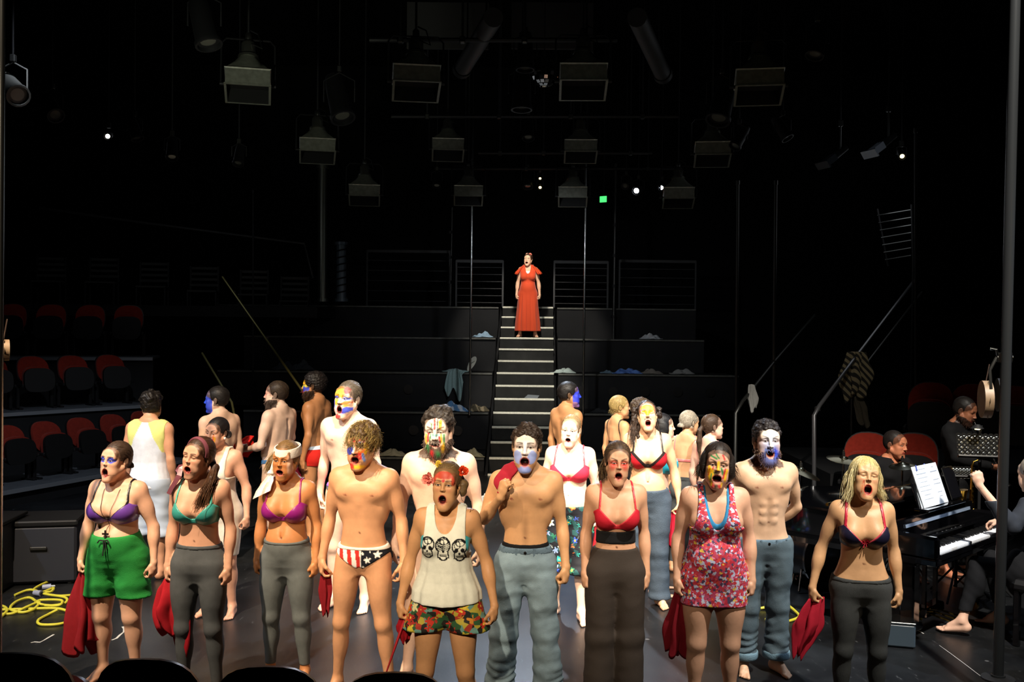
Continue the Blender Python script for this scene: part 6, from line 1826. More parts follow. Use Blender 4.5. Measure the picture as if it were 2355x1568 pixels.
person('p8', 1642, 1008, 1652, 'woman in a short red floral dress with green, yellow and red streaks on her face', sex='f', w=1.17, bust=1.18, seed=8, hs=1.03,
    yaw=-4, head=(-4, 0, 5), gape=.034, mw=.022, stance=(.115, .115), curl=(.9, 1.3), skin=hx('cfa084'), hair='bob', haircol=hx('1e1612'), haircol2=hx('3a2a20'), hairtop=.070, part=.2,
    paint=[('line', GRN, -.045, .055, -.012, .040, .005), ('line', GRN, -.02, .07, .0, .045, .004), ('line', RD, .022, .065, .035, .040, .005), ('line', YEL, -.050, -.01, -.038, -.09, .008), ('line', hx('c8b020'), -.032, -.02, -.022, -.05, .006), ('line', GRN, -.040, -.02, -.048, -.07, .004), ('line', RD, -.028, -.012, -.040, -.045, .004), ('line', YEL, 0, .02, 0, -.02, .008), ('line', GRN, .020, -.012, .034, -.05, .006), ('line', RD, .044, -.015, .034, -.07, .005), ('line', YEL, .054, -.02, .046, -.085, .007), ('line', RD, -.020, -.112, -.022, -.13, .007), ('line', RD, .020, -.112, .022, -.13, .007), ('line', BLK, 0, -.112, 0, -.13, .007), ('line', YEL, .032, -.10, .030, -.12, .005), ('line', YEL, -.032, -.10, -.030, -.12, .005), ('line', hx('14442a'), -.03, -.04, -.0, -.042, .003), ('ell', YEL, -.04, -.05, .016, .04, 10), ('line', RD, -.046, -.02, -.052, -.06, .003), ('line', GRN, -.034, -.05, -.036, -.1, .004)],
    frown=1, browt=1.3, eye=.55, strands=[STREAK(420, .10, outward=.06, droop=.95, spread=.4), ('lock', [[(-.075, .0, .02), (-.095, .0, -.03), (-.100, -.01, -.08)], [(.075, .0, .02), (.095, .02, -.02), (.11, .03, -.06)]], 140, .016, 9)],
    wear=[(w_region, 'undershirt', hx('3a8cc0'), 1.10, 1.49, .0075, CLOTH, None, 0, None, 0, None, None, lambda X, Y, Z: np.maximum(np.maximum(-(np.sqrt((X/.066)**2+((Z-1.50)/.238)**2)-1)*.05, np.abs(X)-.092+0*Z), -1)),
     (w_loft, 'dress', [.735, .78, .80, .90, 1.0, 1.10, 1.18, 1.26, 1.34, 1.40, 1.50], [.172, .180, .182, .186, .170, .138, .132, .138, .138, .12, .11], [.115, .118, .12, .128, .112, .095, .095, .10, .09, .08, .07], [.008, .01, .012, .012, .004, 0, -.006, -.01, -.004, .005, .012], 0, 8, (.080, 1.225, 1.50), (.112, 1.24, .150), FL2, None, RED, .0115, .0055, 0, .004)])
person('p9', 1757, 962, 1550, 'bare-chested muscular man in rolled-up jeans with a blue-painted beard', sex='m', w=1.02, seed=9, abs=1,
    yaw=4, head=(-4, 3, 1), gape=.032, mw=.017, stance=(.12, .11), curl=(.7, .7), skin=hx('cfa888'), hair='curly', haircol=hx('1e1818'), beard=1, beardcol=hx('4a3226'), finefeet=True, hs=1.03, chesthair=.3,
    arms=(((-.262, .09, 1.15), (-.12, .185, .98), (.8, .05, -.5), (.1, 1, .1)), ((.262, .09, 1.15), (.12, .20, .98), (-.8, .05, -.5), (.1, 1, .1))),
    paint=[('soft', hx('e4e2d8'), 0, .045, .062, .055, .9), ('soft', hx('a6b2d4'), 0, -.02, .066, .05, .85), ('line', hx('e8e6dc'), 0, .02, 0, -.03, .010)],
    beardpaint=[(hx('5a78c8'), 0, -.10, .05, .05, .6), (hx('2a48c8'), .034, -.065, .022, .03, .95), (hx('5a7ac0'), -.02, -.055, .02, .02, .6)],
    frown=1, eye=.6, strands=[STREAK(520, .030, outward=.4, droop=.2, curl=.005)],
    wear=[(w_trousers, hx('4c5860'), .955, .10, .108, .080, .086, .007, mat('grey_denim', hx('4c5a62'), .85, spec=.15, bump=.22, bscale=220, noise=.25, nscale=7), None, 'jeans', 34, None, .05, 0, .012, .006), (denim_details, .955, MATS['denim_band']),
      (w_trousers, hx('6a7c86'), .155, .095, .108, .086, .093, .003, mat('turned_up_denim', hx('66808e'), .85, spec=.15, bump=.4, bscale=180), None, 'cuff', 34, None, 0)])
def bow10(cx):
    z = 1.222; y = front_y(cx, 0, z)-.012
    def f(m):
        for s in (-1, 1): m.tube([Vector((0, y, z))*cx.k, Vector((s*.016, y-.008, z+.012))*cx.k, Vector((s*.02, y-.004, z-.010))*cx.k, Vector((0, y, z))*cx.k], [.004, .010, .010, .004], 8, flat=.5)
        m.tube([Vector((-.002, y, z))*cx.k, Vector((-.012, y-.006, z-.035))*cx.k], [.004, .009], 6, flat=.4)
        m.tube([Vector((.002, y, z))*cx.k, Vector((.008, y-.006, z-.028))*cx.k], [.004, .008], 6, flat=.4)
    part_mb(cx, 'bow', f, mat('crimson_satin', hx('b81c34'), .35))
person('p10', 1980, 1044, 1664, 'blonde woman in a navy bra with red straps and grey leggings, head thrown back', sex='f', w=1.04, bust=1.08, seed=10, hs=1.04,
    yaw=-8, head=(4, 14, 7), gape=.046, mw=.019, stance=(.12, .12), aspread=(.10, .02), curl=(1.5, .9), skin=hx('c0946c'), hair='sleek', haircol=hx('b09c62'), haircol2=hx('e8dcae'), hairthick=.014, hairtop=.068, facey=-.018, sideburn=-.02, earcut=False,
    paint=[('line', hx('b03c20'), -.030, -.03, -.036, -.10, .0022), ('line', hx('8a3020'), -.024, -.03, -.024, -.06, .002), ('soft', hx('c87a4a'), -.034, -.07, .012, .03, .5), ('soft', hx('b03c20'), -.02, -.12, .012, .012, .6), ('line', hx('30507a'), -.036, -.05, -.028, -.055, .0015)],
    eye=.15, frown=1, browt=.8, brow=hx('5a4226'), lip=hx('b02a28'), strands=[STREAK(420, .12, outward=.08, droop=.95, spread=.5, lowz=-.02), ('lock', [[(-.065, -.02, .07), (-.088, -.02, .0), (-.085, -.01, -.09), (-.10, -.0, -.15)], [(.065, -.02, .07), (.090, -.02, .01), (.085, .0, -.06), (.12, .0, -.11)], [(-.05, .05, .09), (-.09, .05, 0), (-.09, .04, -.13)], [(.05, .05, .09), (.09, .05, 0), (.10, .04, -.10)]], 420, .012, 10)],
    wear=[(w_bra, hx('1c1a30'), hx('b02038'), hx('c04050'), None, 1.195, .120, None, .0085), (bow10,), (w_leggings, hx('3c3e3e'), .975, .05)])

# ---- second group, standing further back
person('p11', 800, 870, 1402, 'tall bare-chested man with yellow, blue and red face paint behind the tousled blond man', sex='m', w=.97, seed=11, q=1, finefeet=True,
    yaw=-14, head=(-10, 4, 4), gape=.042, mw=.017, stance=(.13, .13), curl=(.8, .8), skin=PALE, hair='short', haircol=hx('4c4236'), haircol2=hx('7c7058'), hairtop=.070,
    paint=[('ell', hx('f0a81a'), -.02, .045, .050, .045, 0), ('ell', hx('d03a50'), .038, .062, .022, .026, 20), ('ell', hx('3a56c8'), -.038, .008, .022, .010, 0), ('ell', hx('4a68cc'), .040, .004, .024, .012, 10), ('ell', hx('f0b028'), -.035, -.025, .028, .022, 0), ('ell', ORG, .040, -.026, .03, .012, 20), ('ell', hx('e89a30'), .045, -.045, .022, .008, 20), ('ell', BLU, .042, -.078, .034, .020, 35), ('ell', BLU, -.056, -.04, .010, .03, 0), ('ell', RD, -.01, -.128, .03, .016, 0), ('ell', WHT, -.028, -.08, .010, .028, 0), ('soft', hx('f4e6c0'), 0, -.01, .012, .02, .9), ('body', hx('d8503c'), -.24, -.03, 1.0, .10, .6), ('body', hx('c85040'), .24, -.03, 1.02, .07, .3)],
    eye=.4, strands=[STREAK(160, .04, outward=.3, droop=.3)], wear=[(w_briefs, None, hx('5a6068'), .97, .79, CLOTH, 'briefs', hx('8a62b8'))])
person('p12', 502, 952, 1418, 'woman in a white sleeveless dress with her dark hair rolled into side buns', sex='f', w=1.16, bust=1.05, seed=12, q=1, finefeet=True,
    yaw=-12, head=(-10, -2, 3), gape=.012, stance=(.10, .12), curl=(.7, .9), aspread=(.04, .05), skin=hx('dca68a'), hair='sidebuns', haircol=hx('151214'),
    paint=[('ell', ORG, .034, -.02, .008, .022, 0), ('ell', hx('e0a020'), .046, -.04, .008, .024, 0), ('ell', RD, .030, -.06, .010, .024, 0), ('ell', ORG, .040, -.085, .008, .02, 0), ('ell', hx('e0a020'), -.034, -.06, .012, .02, 0)],
    frown=1, eye=.4, browt=1.5, wear=[(w_loft, 'dress', [.545, .70, .82, .92, 1.0, 1.10, 1.18, 1.26, 1.34, 1.40, 1.50], [.155, .165, .172, .176, .160, .130, .128, .135, .132, .12, .11], [.115, .118, .12, .125, .110, .095, .095, .10, .09, .08, .07], [.008, .01, .012, .012, .004, 0, -.006, -.01, -.004, .005, .012], .003, 8, (.085, 1.30, 1.50), (.118, 1.24, .14), CLOTH, None, hx('e8e0d2'), .011, None, 0, .004)])
person('p13', 1008, 930, 1575, 'bare-chested man with swept-back hair, beard and striped face paint', sex='m', w=1.04, seed=13, q=1, finefeet=True, chesthair=.3, hs=1.03,
    yaw=-4, head=(-3, -6, 0), gape=.014, stance=(.20, .20), curl=(.8, .8), aspread=(.04, .04), skin=PALE, hair='messy', haircol=hx('2a2420'), haircol2=hx('6a5e50'), hairthick=.013, beard=1.2, beardcol=hx('2a1e18'), hairtop=.080,
    paint=[('soft', hx('ece6de'), 0, 0, .064, .08, .8), ('line', RD, -.002, .08, -.002, .025, .005), ('line', YEL, .030, .065, .030, .030, .009), ('line', GRN, -.020, .055, -.020, .03, .003), ('line', hx('2a2018'), .014, .075, .014, .03, .003), ('line', RD, -.038, .0, -.044, -.05, .006), ('line', YEL, -.052, -.01, -.054, -.06, .005), ('line', GRN, -.026, -.01, -.034, -.05, .003), ('line', YEL, .034, -.01, .036, -.05, .005), ('line', RD, .024, -.02, .030, -.055, .005), ('line', GRN, .050, -.01, .050, -.07, .005), ('line', hx('7ab8b0'), -.014, -.01, .014, -.01, .006)],
    beardpaint=[(YEL, .044, -.08, .010, .03, .8), (GRN, -.044, -.08, .010, .03, .7), (RD, -.018, -.115, .012, .02, .8), (GRN, .018, -.12, .012, .02, .7)],
    frown=1, browt=2, eye=.5, strands=[STREAK(420, .06, outward=.25, droop=.2)], wear=[(w_briefs, None, hx('2a7a90'), .985, .79, CLOTH, 'briefs', None)])
FL3 = floral_mat('dark_tropical_floral_fabric', [hx('3a5ac0'), hx('2aa89a'), hx('d8e4d8'), hx('d86a30'), hx('2a7a5a'), hx('8aa0d0')], 14, [hx('10121c'), hx('12141e'), hx('1a4a4a'), hx('0e1018')], .40)
person('p14', 1310, 945, 1420, 'pale woman in a coral lace bra and dark floral knee-length shorts', sex='f', w=1.14, bust=1.20, seed=14, q=1, finefeet=True,
    yaw=-8, head=(-6, -2, 4), gape=.026, mw=.017, stance=(.12, .12), step=(0, -.16), curl=(.8, .8), skin=hx('ecc8b0'), hair='sleek', haircol=hx('7a6444'), haircol2=hx('b49c70'), hairthick=.006, hairtop=.085,
    paint=[('soft', hx('f4e4d4'), 0, .01, .066, .085, .8), ('line', hx('c89a50'), -.040, .034, -.010, .030, .0025), ('line', hx('c89a50'), .040, .034, .010, .030, .0025)],
    lip=hx('6a2a3a'), eye=.8, brow=hx('a88a5c'), strands=[STREAK(120, .05, outward=.03, droop=.8, spread=.3)],
    wear=[(w_bra, hx('cc3048'), hx('d03a48'), None, None, 1.20, .118, None, .007, False),
     (w_trousers, hx('202838'), .985, .40, .118, .098, .118, .008, FL3, None, 'shorts', 30, None, .06, .01, .012)])
person('p15', 1487, 912, 1396, 'woman in a red and black bra with an orange forehead and drawn moustache', sex='f', w=1.05, bust=1.15, seed=15, q=1, finefeet=True,
    yaw=-4, head=(-2, 14, -3), gape=.040, mw=.018, stance=(.12, .12), curl=(.8, 1.2), aspread=(.02, .06), skin=hx('dcae88'), hair='curlylong', haircol=hx('241810'), haircol2=hx('4a3424'), hairtop=.086, hairthick=.006,
    paint=[('ell', hx('e8a020'), 0, .040, .054, .036, 0), ('ell', hx('f0c030'), 0, .010, .020, .03, 0), ('line', hx('d85030'), -.058, .02, -.048, .07, .004), ('line', hx('d85030'), .058, .02, .048, .07, .004), ('line', hx('6a50a0'), -.055, .028, -.02, .036, .003), ('line', BLK, -.026, -.046, .0, -.040, .0035), ('line', BLK, .026, -.046, .0, -.040, .0035), ('line', BLK, -.028, -.056, -.026, -.046, .0025), ('line', BLK, .028, -.056, .026, -.046, .0025)],
    eye=.12, lip=hx('a84040'), strands=[('lock', [[(-.06, .03, .06), (-.095, .03, -.03), (-.12, .01, -.14), (-.13, -.01, -.24)], [(.05, .06, .04), (.06, .06, -.06), (.03, .06, -.16)]], 260, .020, 12)],
    wear=[(w_bra, hx('b81a26'), hx('1c1412'), hx('241a1c'), hx('1e1616'), 1.195, .122, None, .007, False),
     (w_trousers, hx('4c5866'), 1.01, .055, .105, .082, .092, .005, mat('slate_denim', hx('46525f'), .85, spec=.15, bump=.4, bscale=180, noise=.2, nscale=7), None, 'jeans', 34, None, .05)])

# ---- back row, turned away or in profile
def tee_col(V):
    x, y, z = V.T; c = lc(hx('dfe6f4'), len(V)); c[(np.abs(x) > .150-(z-1.22)*.46) & (z > 1.2)] = lin(hx('dde08a')); return c
person('p16', 345, 895, 1330, 'man seen from behind in a white and yellow sleeveless shirt', sex='m', w=1.02, seed=16, q=1, yaw=172, head=(12, -2, 0), gape=.01, skin=hx('cf9878'), hair='messy', haircol=hx('14100e'), haircol2=hx('4a3c28'), hairthick=.012, nape=-.06,
    strands=[STREAK(180, .045, outward=.35, droop=.4)],
    wear=[(w_loft, 'vest', [.86, .95, 1.02, 1.10, 1.18, 1.26, 1.34, 1.40, 1.50], [.205, .190, .175, .168, .170, .178, .178, .17, .15], [.140, .13, .12, .115, .118, .12, .12, .10, .08], [.015, .01, .008, .0, 0, 0, 0, .005, .015], .005, 8, (.075, 1.44, 1.50), (.185, 1.26, .185), CLOTH, tee_col, hx('e0e6f0'), .012, None, 0, .006),
          (w_trousers, hx('c0ccdc'), .95, .40, .112, .098, .112, .006, mat('pale_blue_cotton', hx('bccbe0'), .85, spec=.2), None, 'shorts', 30)])
person('p17', 503, 884, 1290, 'bare-backed man in profile with a solid blue face', sex='m', w=1.0, seed=17, q=1, yaw=-128, head=(38, 0, 0), gape=.01, skin=hx('d8b49c'), hair='short', haircol=hx('14100e'), hairtop=.072, sideburn=-.005, strands=[STREAK(200, .03, outward=.15)],
    paint=[('soft', BLU, 0, -.03, .085, .14, 1.0), ('ell', BLU, 0, -.03, .08, .10, 0)], eye=.2, wear=[(w_trousers, hx('30343c'), .98, .06)])
person('p18', 640, 872, 1270, 'stout bare-chested bearded man in profile holding up a red cloth', sex='m', w=1.24, seed=18, q=1, yaw=-112, head=(22, 0, 0), gape=.008, skin=hx('d8b8a4'), hair='short', haircol=hx('2a2018'), haircol2=hx('5a482e'), beard=1.1, beardcol=hx('1c1410'), sideburn=-.02, nape=-.045,
    arms=(((-.28, -.03, 1.15), (-.22, -.27, 1.08), (.25, -1, .05), (.9, 0, -.2)), ((.28, -.02, 1.12), (.16, -.27, 1.06), (-.2, -1, .1), (-.9, 0, -.2))), curl=(1.0, 1.0),
    paint=[('soft', hx('c03838'), 0, .03, .06, .06, .7)], wear=[(w_briefs, None, hx('3a6a9a'), .97, .79, CLOTH, 'briefs', None, .45)])
person('p19', 722, 852, 1250, 'dark-haired bearded man in profile wearing red briefs with a white waistband', sex='m', w=1.0, seed=19, q=1, yaw=-108, head=(14, 0, 0), gape=.012, skin=hx('a8744c'), hair='curly', haircol=hx('120c0a'), hairthick=.020, beard=1, beardcol=hx('140e0c'), lean=-.02,
    paint=[('ell', YEL, 0, .04, .08, .03, 0), ('ell', hx('c8c030'), .03, 0, .04, .02, 0), ('ell', BLU, .05, -.03, .02, .03, 0), ('ell', RD, .02, -.06, .03, .02, 0)], wear=[(w_briefs, None, hx('b82018'), 1.0, .76, CLOTH, 'briefs', hx('c8d4e0'), .12)])
person('p20', 1303, 874, 1258, 'bare-backed man in profile with blue face paint below the ledge', sex='m', w=.95, seed=20, q=1, yaw=128, head=(-34, 2, 0), gape=.018, skin=hx('a87850'), hair='short', haircol=hx('100c0a'), hairthick=.013,
    paint=[('soft', hx('2238c0'), 0, -.02, .08, .13, 1.0), ('ell', hx('2238c0'), 0, -.02, .085, .08, 0)], wear=[(w_trousers, hx('1c4a80'), .98, .06, .102, .075, .08)])
person('p21', 1420, 904, 1262, 'short-haired blonde woman in profile with dark and pale bra straps', sex='f', w=.95, seed=21, q=1, yaw=120, head=(-26, 2, 0), gape=.024, skin=hx('c8966c'), hair='short', haircol=hx('8a7444'), haircol2=hx('c8b070'), hairthick=.012, nape=-.075, strands=[STREAK(260, .08, outward=.15, droop=.9)],
    paint=[('ell', RD, .03, .06, .02, .014, 0), ('ell', BLU, .04, .0, .02, .016, 0), ('soft', hx('b8c0d0'), .02, -.06, .06, .05, .6)], wear=[(w_bra, hx('1c1a20'), hx('2a2622')), (w_leggings, hx('2a2c30'), 1.0, .1)])
person('p22', 1472, 912, 1275, 'curly-haired man standing behind the woman with the drawn moustache', sex='m', w=.95, seed=22, q=1, yaw=100, head=(-10, 6, 0), gape=.01, skin=hx('d0a488'), hair='curly', haircol=hx('3a2c20'), haircol2=hx('a09070'), hairthick=.014, wear=[(w_trousers, hx('26282c'), .98, .06)])
person('p23', 1517, 944, 1366, 'woman in profile with a black bob, turquoise bra and red shorts', sex='f', w=1.0, bust=1.35, seed=23, q=1, yaw=82, head=(4, 2, 0), gape=.026, mw=.016, skin=hx('e0b498'), hair='bob', haircol=hx('0e0c0e'), hairthick=.012, hairtop=.068, part=.2, facey=-.02,
    paint=[('ell', RD, .034, -.04, .012, .02, 0), ('ell', ORG, .04, -.07, .02, .014, 20), ('ell', YEL, .03, -.09, .02, .01, 10)], finefeet=True, strands=[STREAK(160, .09, outward=.1, droop=.9, spread=.5)], lip=hx('b03030'),
    wear=[(w_bra, hx('1f96ac'), hx('1f96ac')), (w_region, 'shorts', hx('b81c30'), .72, 1.0, .008, CLOTH)])
person('p24', 1578, 938, 1318, 'woman seen from behind with pinned-up grey-blonde hair and a pink bra strap', sex='f', w=.93, seed=24, q=1, yaw=155, head=(-32, -6, 0), gape=.012, skin=hx('c89a74'), hair='lowbun', haircol=hx('8a8274'), haircol2=hx('c0b8a8'),
    strands=[STREAK(160, .05, outward=.03, droop=.6, spread=.4)], wear=[(w_bra, hx('d87a7a'), hx('d88a86')), (w_leggings, hx('44484a'), 1.03, .1)])
person('p25', 1632, 946, 1342, 'woman in profile with a long brown ponytail and khaki trousers', sex='f', w=.98, seed=25, q=1, yaw=132, head=(-30, 2, 0), gape=.008, skin=hx('dcb09a'), hair='sleek', haircol=hx('3a2a1e'), haircol2=hx('6a5038'), tail=[(0, .115, .01), (-.01, .15, -.04), (-.01, .155, -.14), (0, .15, -.24), (.0, .145, -.33)], tailr=.022, hairthick=.007,
    paint=[('ell', GRN, -.036, .012, .018, .010, 0), ('ell', GRN, .036, .012, .018, .010, 0)], strands=[STREAK(140, .05, outward=.02, droop=.7, spread=.3)], wear=[(w_bra, hx('d88a8a'), hx('e09a9a')), (w_trousers, hx('8a8468'), 1.0, .06, .104, .08, .085)])

# ---- accessories
root, cx = PPL['p2']
HB = mat('mauve_satin_ribbon', hx('7a4450'), .35)
def crown_band(cx, y0, tilt, wd, m, label):
    V = []; n = 30; rx, rz = .0885, .0965
    for i in range(n):
        a = -1.95+3.9*i/(n-1)
        for (dy, dr) in ((-wd, -.004), (-wd, .002), (0, .0045), (wd, .002), (wd, -.004)):
            z = .042+(rz+dr)*math.cos(a); yy = y0+dy+tilt*(z-.04); sh = math.sqrt(max(.2, 1-((yy-.022)/.108)**2))
            V.append(headpt(cx, ((rx+dr)*math.sin(a)*sh, yy, .042+(rz+dr)*math.cos(a)*sh)))
    o = MB().add(V, [(i*5+k, i*5+k+1, (i+1)*5+k+1, (i+1)*5+k) for i in range(n-1) for k in range(4)]).build('headband', m, cx.root, smooth=True); o['label'] = label
crown_band(cx, -.018, -.10, .011, HB, 'mauve satin ribbon headband')
ribbon(cx, 'ribbon', [(-.082, .0, -.05), (-.095, -.04, -.09), (-.085, -.06, -.13), (-.10, -.07, -.17), (-.12, -.08, -.22), (-.13, -.085, -.255)], [.006, .014, .016, .014, .013, .014], HB, 'mauve ribbon end hanging by her neck')
ribbon(cx, 'ribbon', [(-.085, .0, -.06), (-.12, -.02, -.08), (-.13, -.03, -.105), (-.10, -.04, -.12), (-.085, -.05, -.14)], [.005, .012, .012, .01, .008], HB)
root, cx = PPL['p3']
WS = mat('white_jersey_scarf', hx('e2dcd2'), .85, spec=.2, bump=.3, bscale=40)
headband(cx, 'headscarf', None, .030, .090, WS, 'white scarf band around her head', tilt=-.14, r=(.0865, .1075))
def scarf_end(m):
    pts = [headpt(cx, p) for p in ((-.084, .02, .02), (-.092, .0, -.04), (-.098, -.015, -.09))]
    m.tube(pts, [.012, .018, .020], 12, flat=.7)
    m.tube([headpt(cx, p) for p in ((-.098, -.02, -.085), (-.10, -.03, -.10), (-.098, -.03, -.115))], [.018, .024, .016], 12)
    pts = [headpt(cx, p) for p in ((-.095, -.035, -.11), (-.10, -.065, -.15), (-.115, -.085, -.19), (-.125, -.10, -.235))]
    V = []; n = 20
    for i, p in enumerate(pts):
        w_ = (.018, .040, .052, .060)[i]
        for k in range(n):
            a = 2*PI*k/n; V.append(p+Vector((w_*math.cos(a), -.010*math.sin(a)-.007*math.sin(3*math.cos(a)*2+i), -.03*math.cos(a)*(i/3)*-1)))
    m.add(V, [(i*n+k, i*n+(k+1) % n, (i+1)*n+(k+1) % n, (i+1)*n+k) for i in range(3) for k in range(n)]+[tuple(range(n))[::-1], tuple(3*n+k for k in range(n))])
part_mb(cx, 'scarf_end', scarf_end, WS, 'knotted white scarf end hanging over her shoulder')
root, cx = PPL['p12']
part_mb(cx, 'earring', lambda m: m.lathe([(.001, -.01), (.008, -.007), (.010, 0), (.008, .007), (.001, .01)], headpt(cx, (.082, .005, -.04)), 12), mat('white_pearl', hx('f0f0f4'), .3))

# ---- red cloths carried by the performers
def drop(key, i, dz, w0, w1, label, **kw):
    t = hand_world(key, i, (0, 0, .01)); dx = kw.pop('dx', 0)
    return red_cloth('cloth', t, t+Vector((dx, kw.pop('dy', 0), -dz)), w0, w1, label, **kw)
drop('p1', 0, .52, .025, .085, 'long dark red cloth hanging from the hand of the woman in green shorts', seed=1, flat=.5, col=hx('8c1a22'))
drop('p2', 0, .34, .03, .10, 'crumpled red cloth in the hand of the woman in the teal bra', seed=2, nf=4, spike=.14, col=hx('b01c28'), tail=.3)
drop('p4', 0, .27, .022, .032, 'narrow dark red cloth hanging from the hand of the man in flag briefs', seed=3, tail=.6, col=hx('80141e'))
drop('p5', 0, .15, .02, .035, 'small red cloth bunched in the hand of the woman in the skull tank top', seed=4, col=hx('a01420'), tail=.5)
drop('p14', 1, .27, .03, .075, 'dark red cloth hanging beside the woman in floral knee-length shorts', seed=5, col=hx('8a1620'))
drop('p8', 0, .40, .022, .060, 'dark red cloth hanging behind the hand of the woman in the floral dress', seed=6, col=hx('7a1220'), dy=.08)
drop('p10', 0, .34, .04, .075, 'crimson cloth hanging from the hand of the blonde woman', seed=7, nf=4, tail=.75, dx=-.10, col=hx('a0182c'))
drop('p15', 1, .33, .03, .060, 'crimson cloth in the hand of the woman with the drawn moustache', seed=8, col=hx('a8142c'), tail=.4)
drop('p11', 1, .20, .02, .035, 'small pink cloth in the hand of the tall yellow-painted man', seed=12, col=hx('d83a78'), tail=.3)
t = (hand_world('p18', 0)+hand_world('p18', 1))/2
red_cloth('cloth', t+Vector((-.02, 0, .10)), t+Vector((-.22, -.02, -.10)), .03, .11, 'bright red cloth held up in front of the stout bearded man', seed=9, col=hx('c02018'), flat=.6)
t = pt('p19', (.20, -.10, .80)); red_cloth('cloth', t, t+Vector((0, 0, -.30)), .03, .07, 'dark red cloth hanging beside the man in red briefs', seed=10, col=hx('80142a'))
# cloth over the shoulder of the man in jeans
def shoulder_cloth(cx):
    def fn(X, Y, Z, B, field):
        A = field(('t', 'a'))
        reg = np.maximum(np.abs(X+.118-.03*np.sin(Z*30))-.052, 1.25-Z+.25*np.clip(-Y*8, 0, 1)*0)
        reg = np.maximum(reg, np.where(Y < 0, 1.375-Z-.3*(X+.118)*-1, 1.12-Z)); reg = np.maximum(reg, Z-1.53)
        return smax(A-f4(.016)-.006*vnoise(X, Y, Z, 70, 3), reg.astype(f4), .006)
    o = garment(cx, 'cloth', fn, (-.20, -.20, 1.08), (-.03, .20, 1.54), .0055, CLOTH, None, None, hx('9c2030'))
    o.parent = None; o.location = cx.root.location; o.rotation_euler = cx.root.rotation_euler
    tag(o, 'dark red cloth draped over the shoulder of the man in blue jeans', 'cloth', 'red cloths carried by the performers')
shoulder_cloth(PPL['p6'][1])
# red baton-like sash of the skull-top woman
t = hand_world('p5', 0, (0, -.01, -.02)); b = at(885, 1556, t.y-.05)
mb = MB(); d = b-t; mb.tube([t*0, d*.3, d*.65, d], [.016, .013, .010, .006], 10, flat=.6)
o = mb.build('sash', mat('scarlet_sash', hx('c0202a'), .6), None, t, smooth=True); tag(o, 'thin twisted scarlet cloth hanging taut from the skull tank top woman\'s hand', 'cloth')
# ---------------------------------------------------------------- the band: piano, players, stands
PIANO = mat('black_piano_lacquer', hx('08080a'), .07, spec=.6, coat=.6)
GOLD = mat('gilt_iron_frame', hx('c8963c'), .25, .9)
IVORY = mat('ivory_key', hx('e8ecf4'), .35); EBONY = mat('ebony_key', hx('0a0a0a'), .3)
A = atz(2142, 1277, .70); th = R(43.5)
pn = empty('grand_piano', (A.x, A.y, 0), th, 'black lacquered grand piano with its keyboard facing the right', 'piano')   # local x along keyboard, +y towards the tail
W_ = 1.48
def outline(inset=0, y0=.28):
    pts = [(inset, y0), (W_-inset, y0), (W_-inset, .9)]
    for t_ in np.linspace(0, 1, 12)[1:]:
        x = W_-inset-(W_*.62)*(3*t_**2-2*t_**3); y = .9+.95*t_; pts.append((x, y))
    for a in np.linspace(0, PI, 9)[1:]:
        pts.append((W_*.19+inset*.3+(W_*.19-inset)*math.cos(a), 1.85+(.14-inset*.3)*math.sin(a)))
    return pts
o_ = outline(); n = len(o_); i_ = outline(.035, .31)
MB().prism(o_, .66, .70).build('soundboard', PIANO, pn)
V = [(x, y, z) for z in (.62, .90) for (x, y) in o_]+[(x, y, z) for z in (.90, .68) for (x, y) in i_]
F_ = [(k, (k+1) % n, n+(k+1) % n, n+k) for k in range(n)]+[(n+k, n+(k+1) % n, 2*n+(k+1) % n, 2*n+k) for k in range(n)]+[(2*n+k, 2*n+(k+1) % n, 3*n+(k+1) % n, 3*n+k) for k in range(n)]
MB().add(V, F_).build('case_rim', PIANO, pn, smooth=True)
lid = MB().prism([p for p in outline(-.015, .62)], .905, .925).build('lid', PIANO, pn)
MB().box((W_/2, .66, .955), (W_+.03, .62*.5, .02), Matrix.Rotation(R(2), 3, 'X'), .006).build('front_lid_flap', PIANO, pn)
MB().tube([(0, .83, .955), (W_, .83, .955)], .014, 10).build('lid_hinge', mat('brass_hinge', hx('c8a040'), .2, 1), pn, smooth=True)
MB().box((W_/2, .42, .74), (W_-.1, .26, .02)).build('iron_plate', GOLD, pn)
for q in range(14): MB().tube([(.1+q*.095, .36, .752), (.1+q*.095, .36, .79)], .007, 6).build('tuning_pin', CHROME, pn, smooth=True)
MB().box((W_/2, .14, .64), (W_, .36, .05), bev=.008).build('key_bed', PIANO, pn)
for x in (.035, W_-.035):
    MB().box((x, .14, .745), (.07, .36, .17), bev=.02).build('cheek', PIANO, pn)
MB().box((W_/2, -.03, .675), (W_-.14, .03, .045), bev=.006).build('key_slip', PIANO, pn)
MB().box((W_/2, .275, .80), (W_-.14, .025, .19), Matrix.Rotation(R(-8), 3, 'X')).build('fallboard', PIANO, pn)
MB().box((W_/2, .262, .85), (W_-.3, .006, .025), Matrix.Rotation(R(-8), 3, 'X')).build('fallboard_edge', mat('pale_lacquer_edge', hx('8090a8'), .2), pn)
kw = (W_-.15)/52; kme = MB().box((0, 0, 0), (kw*.93, .155, .02), bev=.002).build('white_key', IVORY, pn)
for q in range(52):
    o = kme if q == 0 else kme.copy()
    if q: COL.objects.link(o); o.parent = pn
    o.location = (.075+kw*(q+.5), .062, .700)
bk = None
for q in range(51):
    if q % 7 in (1, 4): continue
    if bk is None: o = bk = MB().box((0, 0, 0), (kw*.5, .095, .018), bev=.003).build('black_key', EBONY, pn)
    else: o = bk.copy(); COL.objects.link(o); o.parent = pn
    o.location = (.075+kw*(q+1), .098, .717)
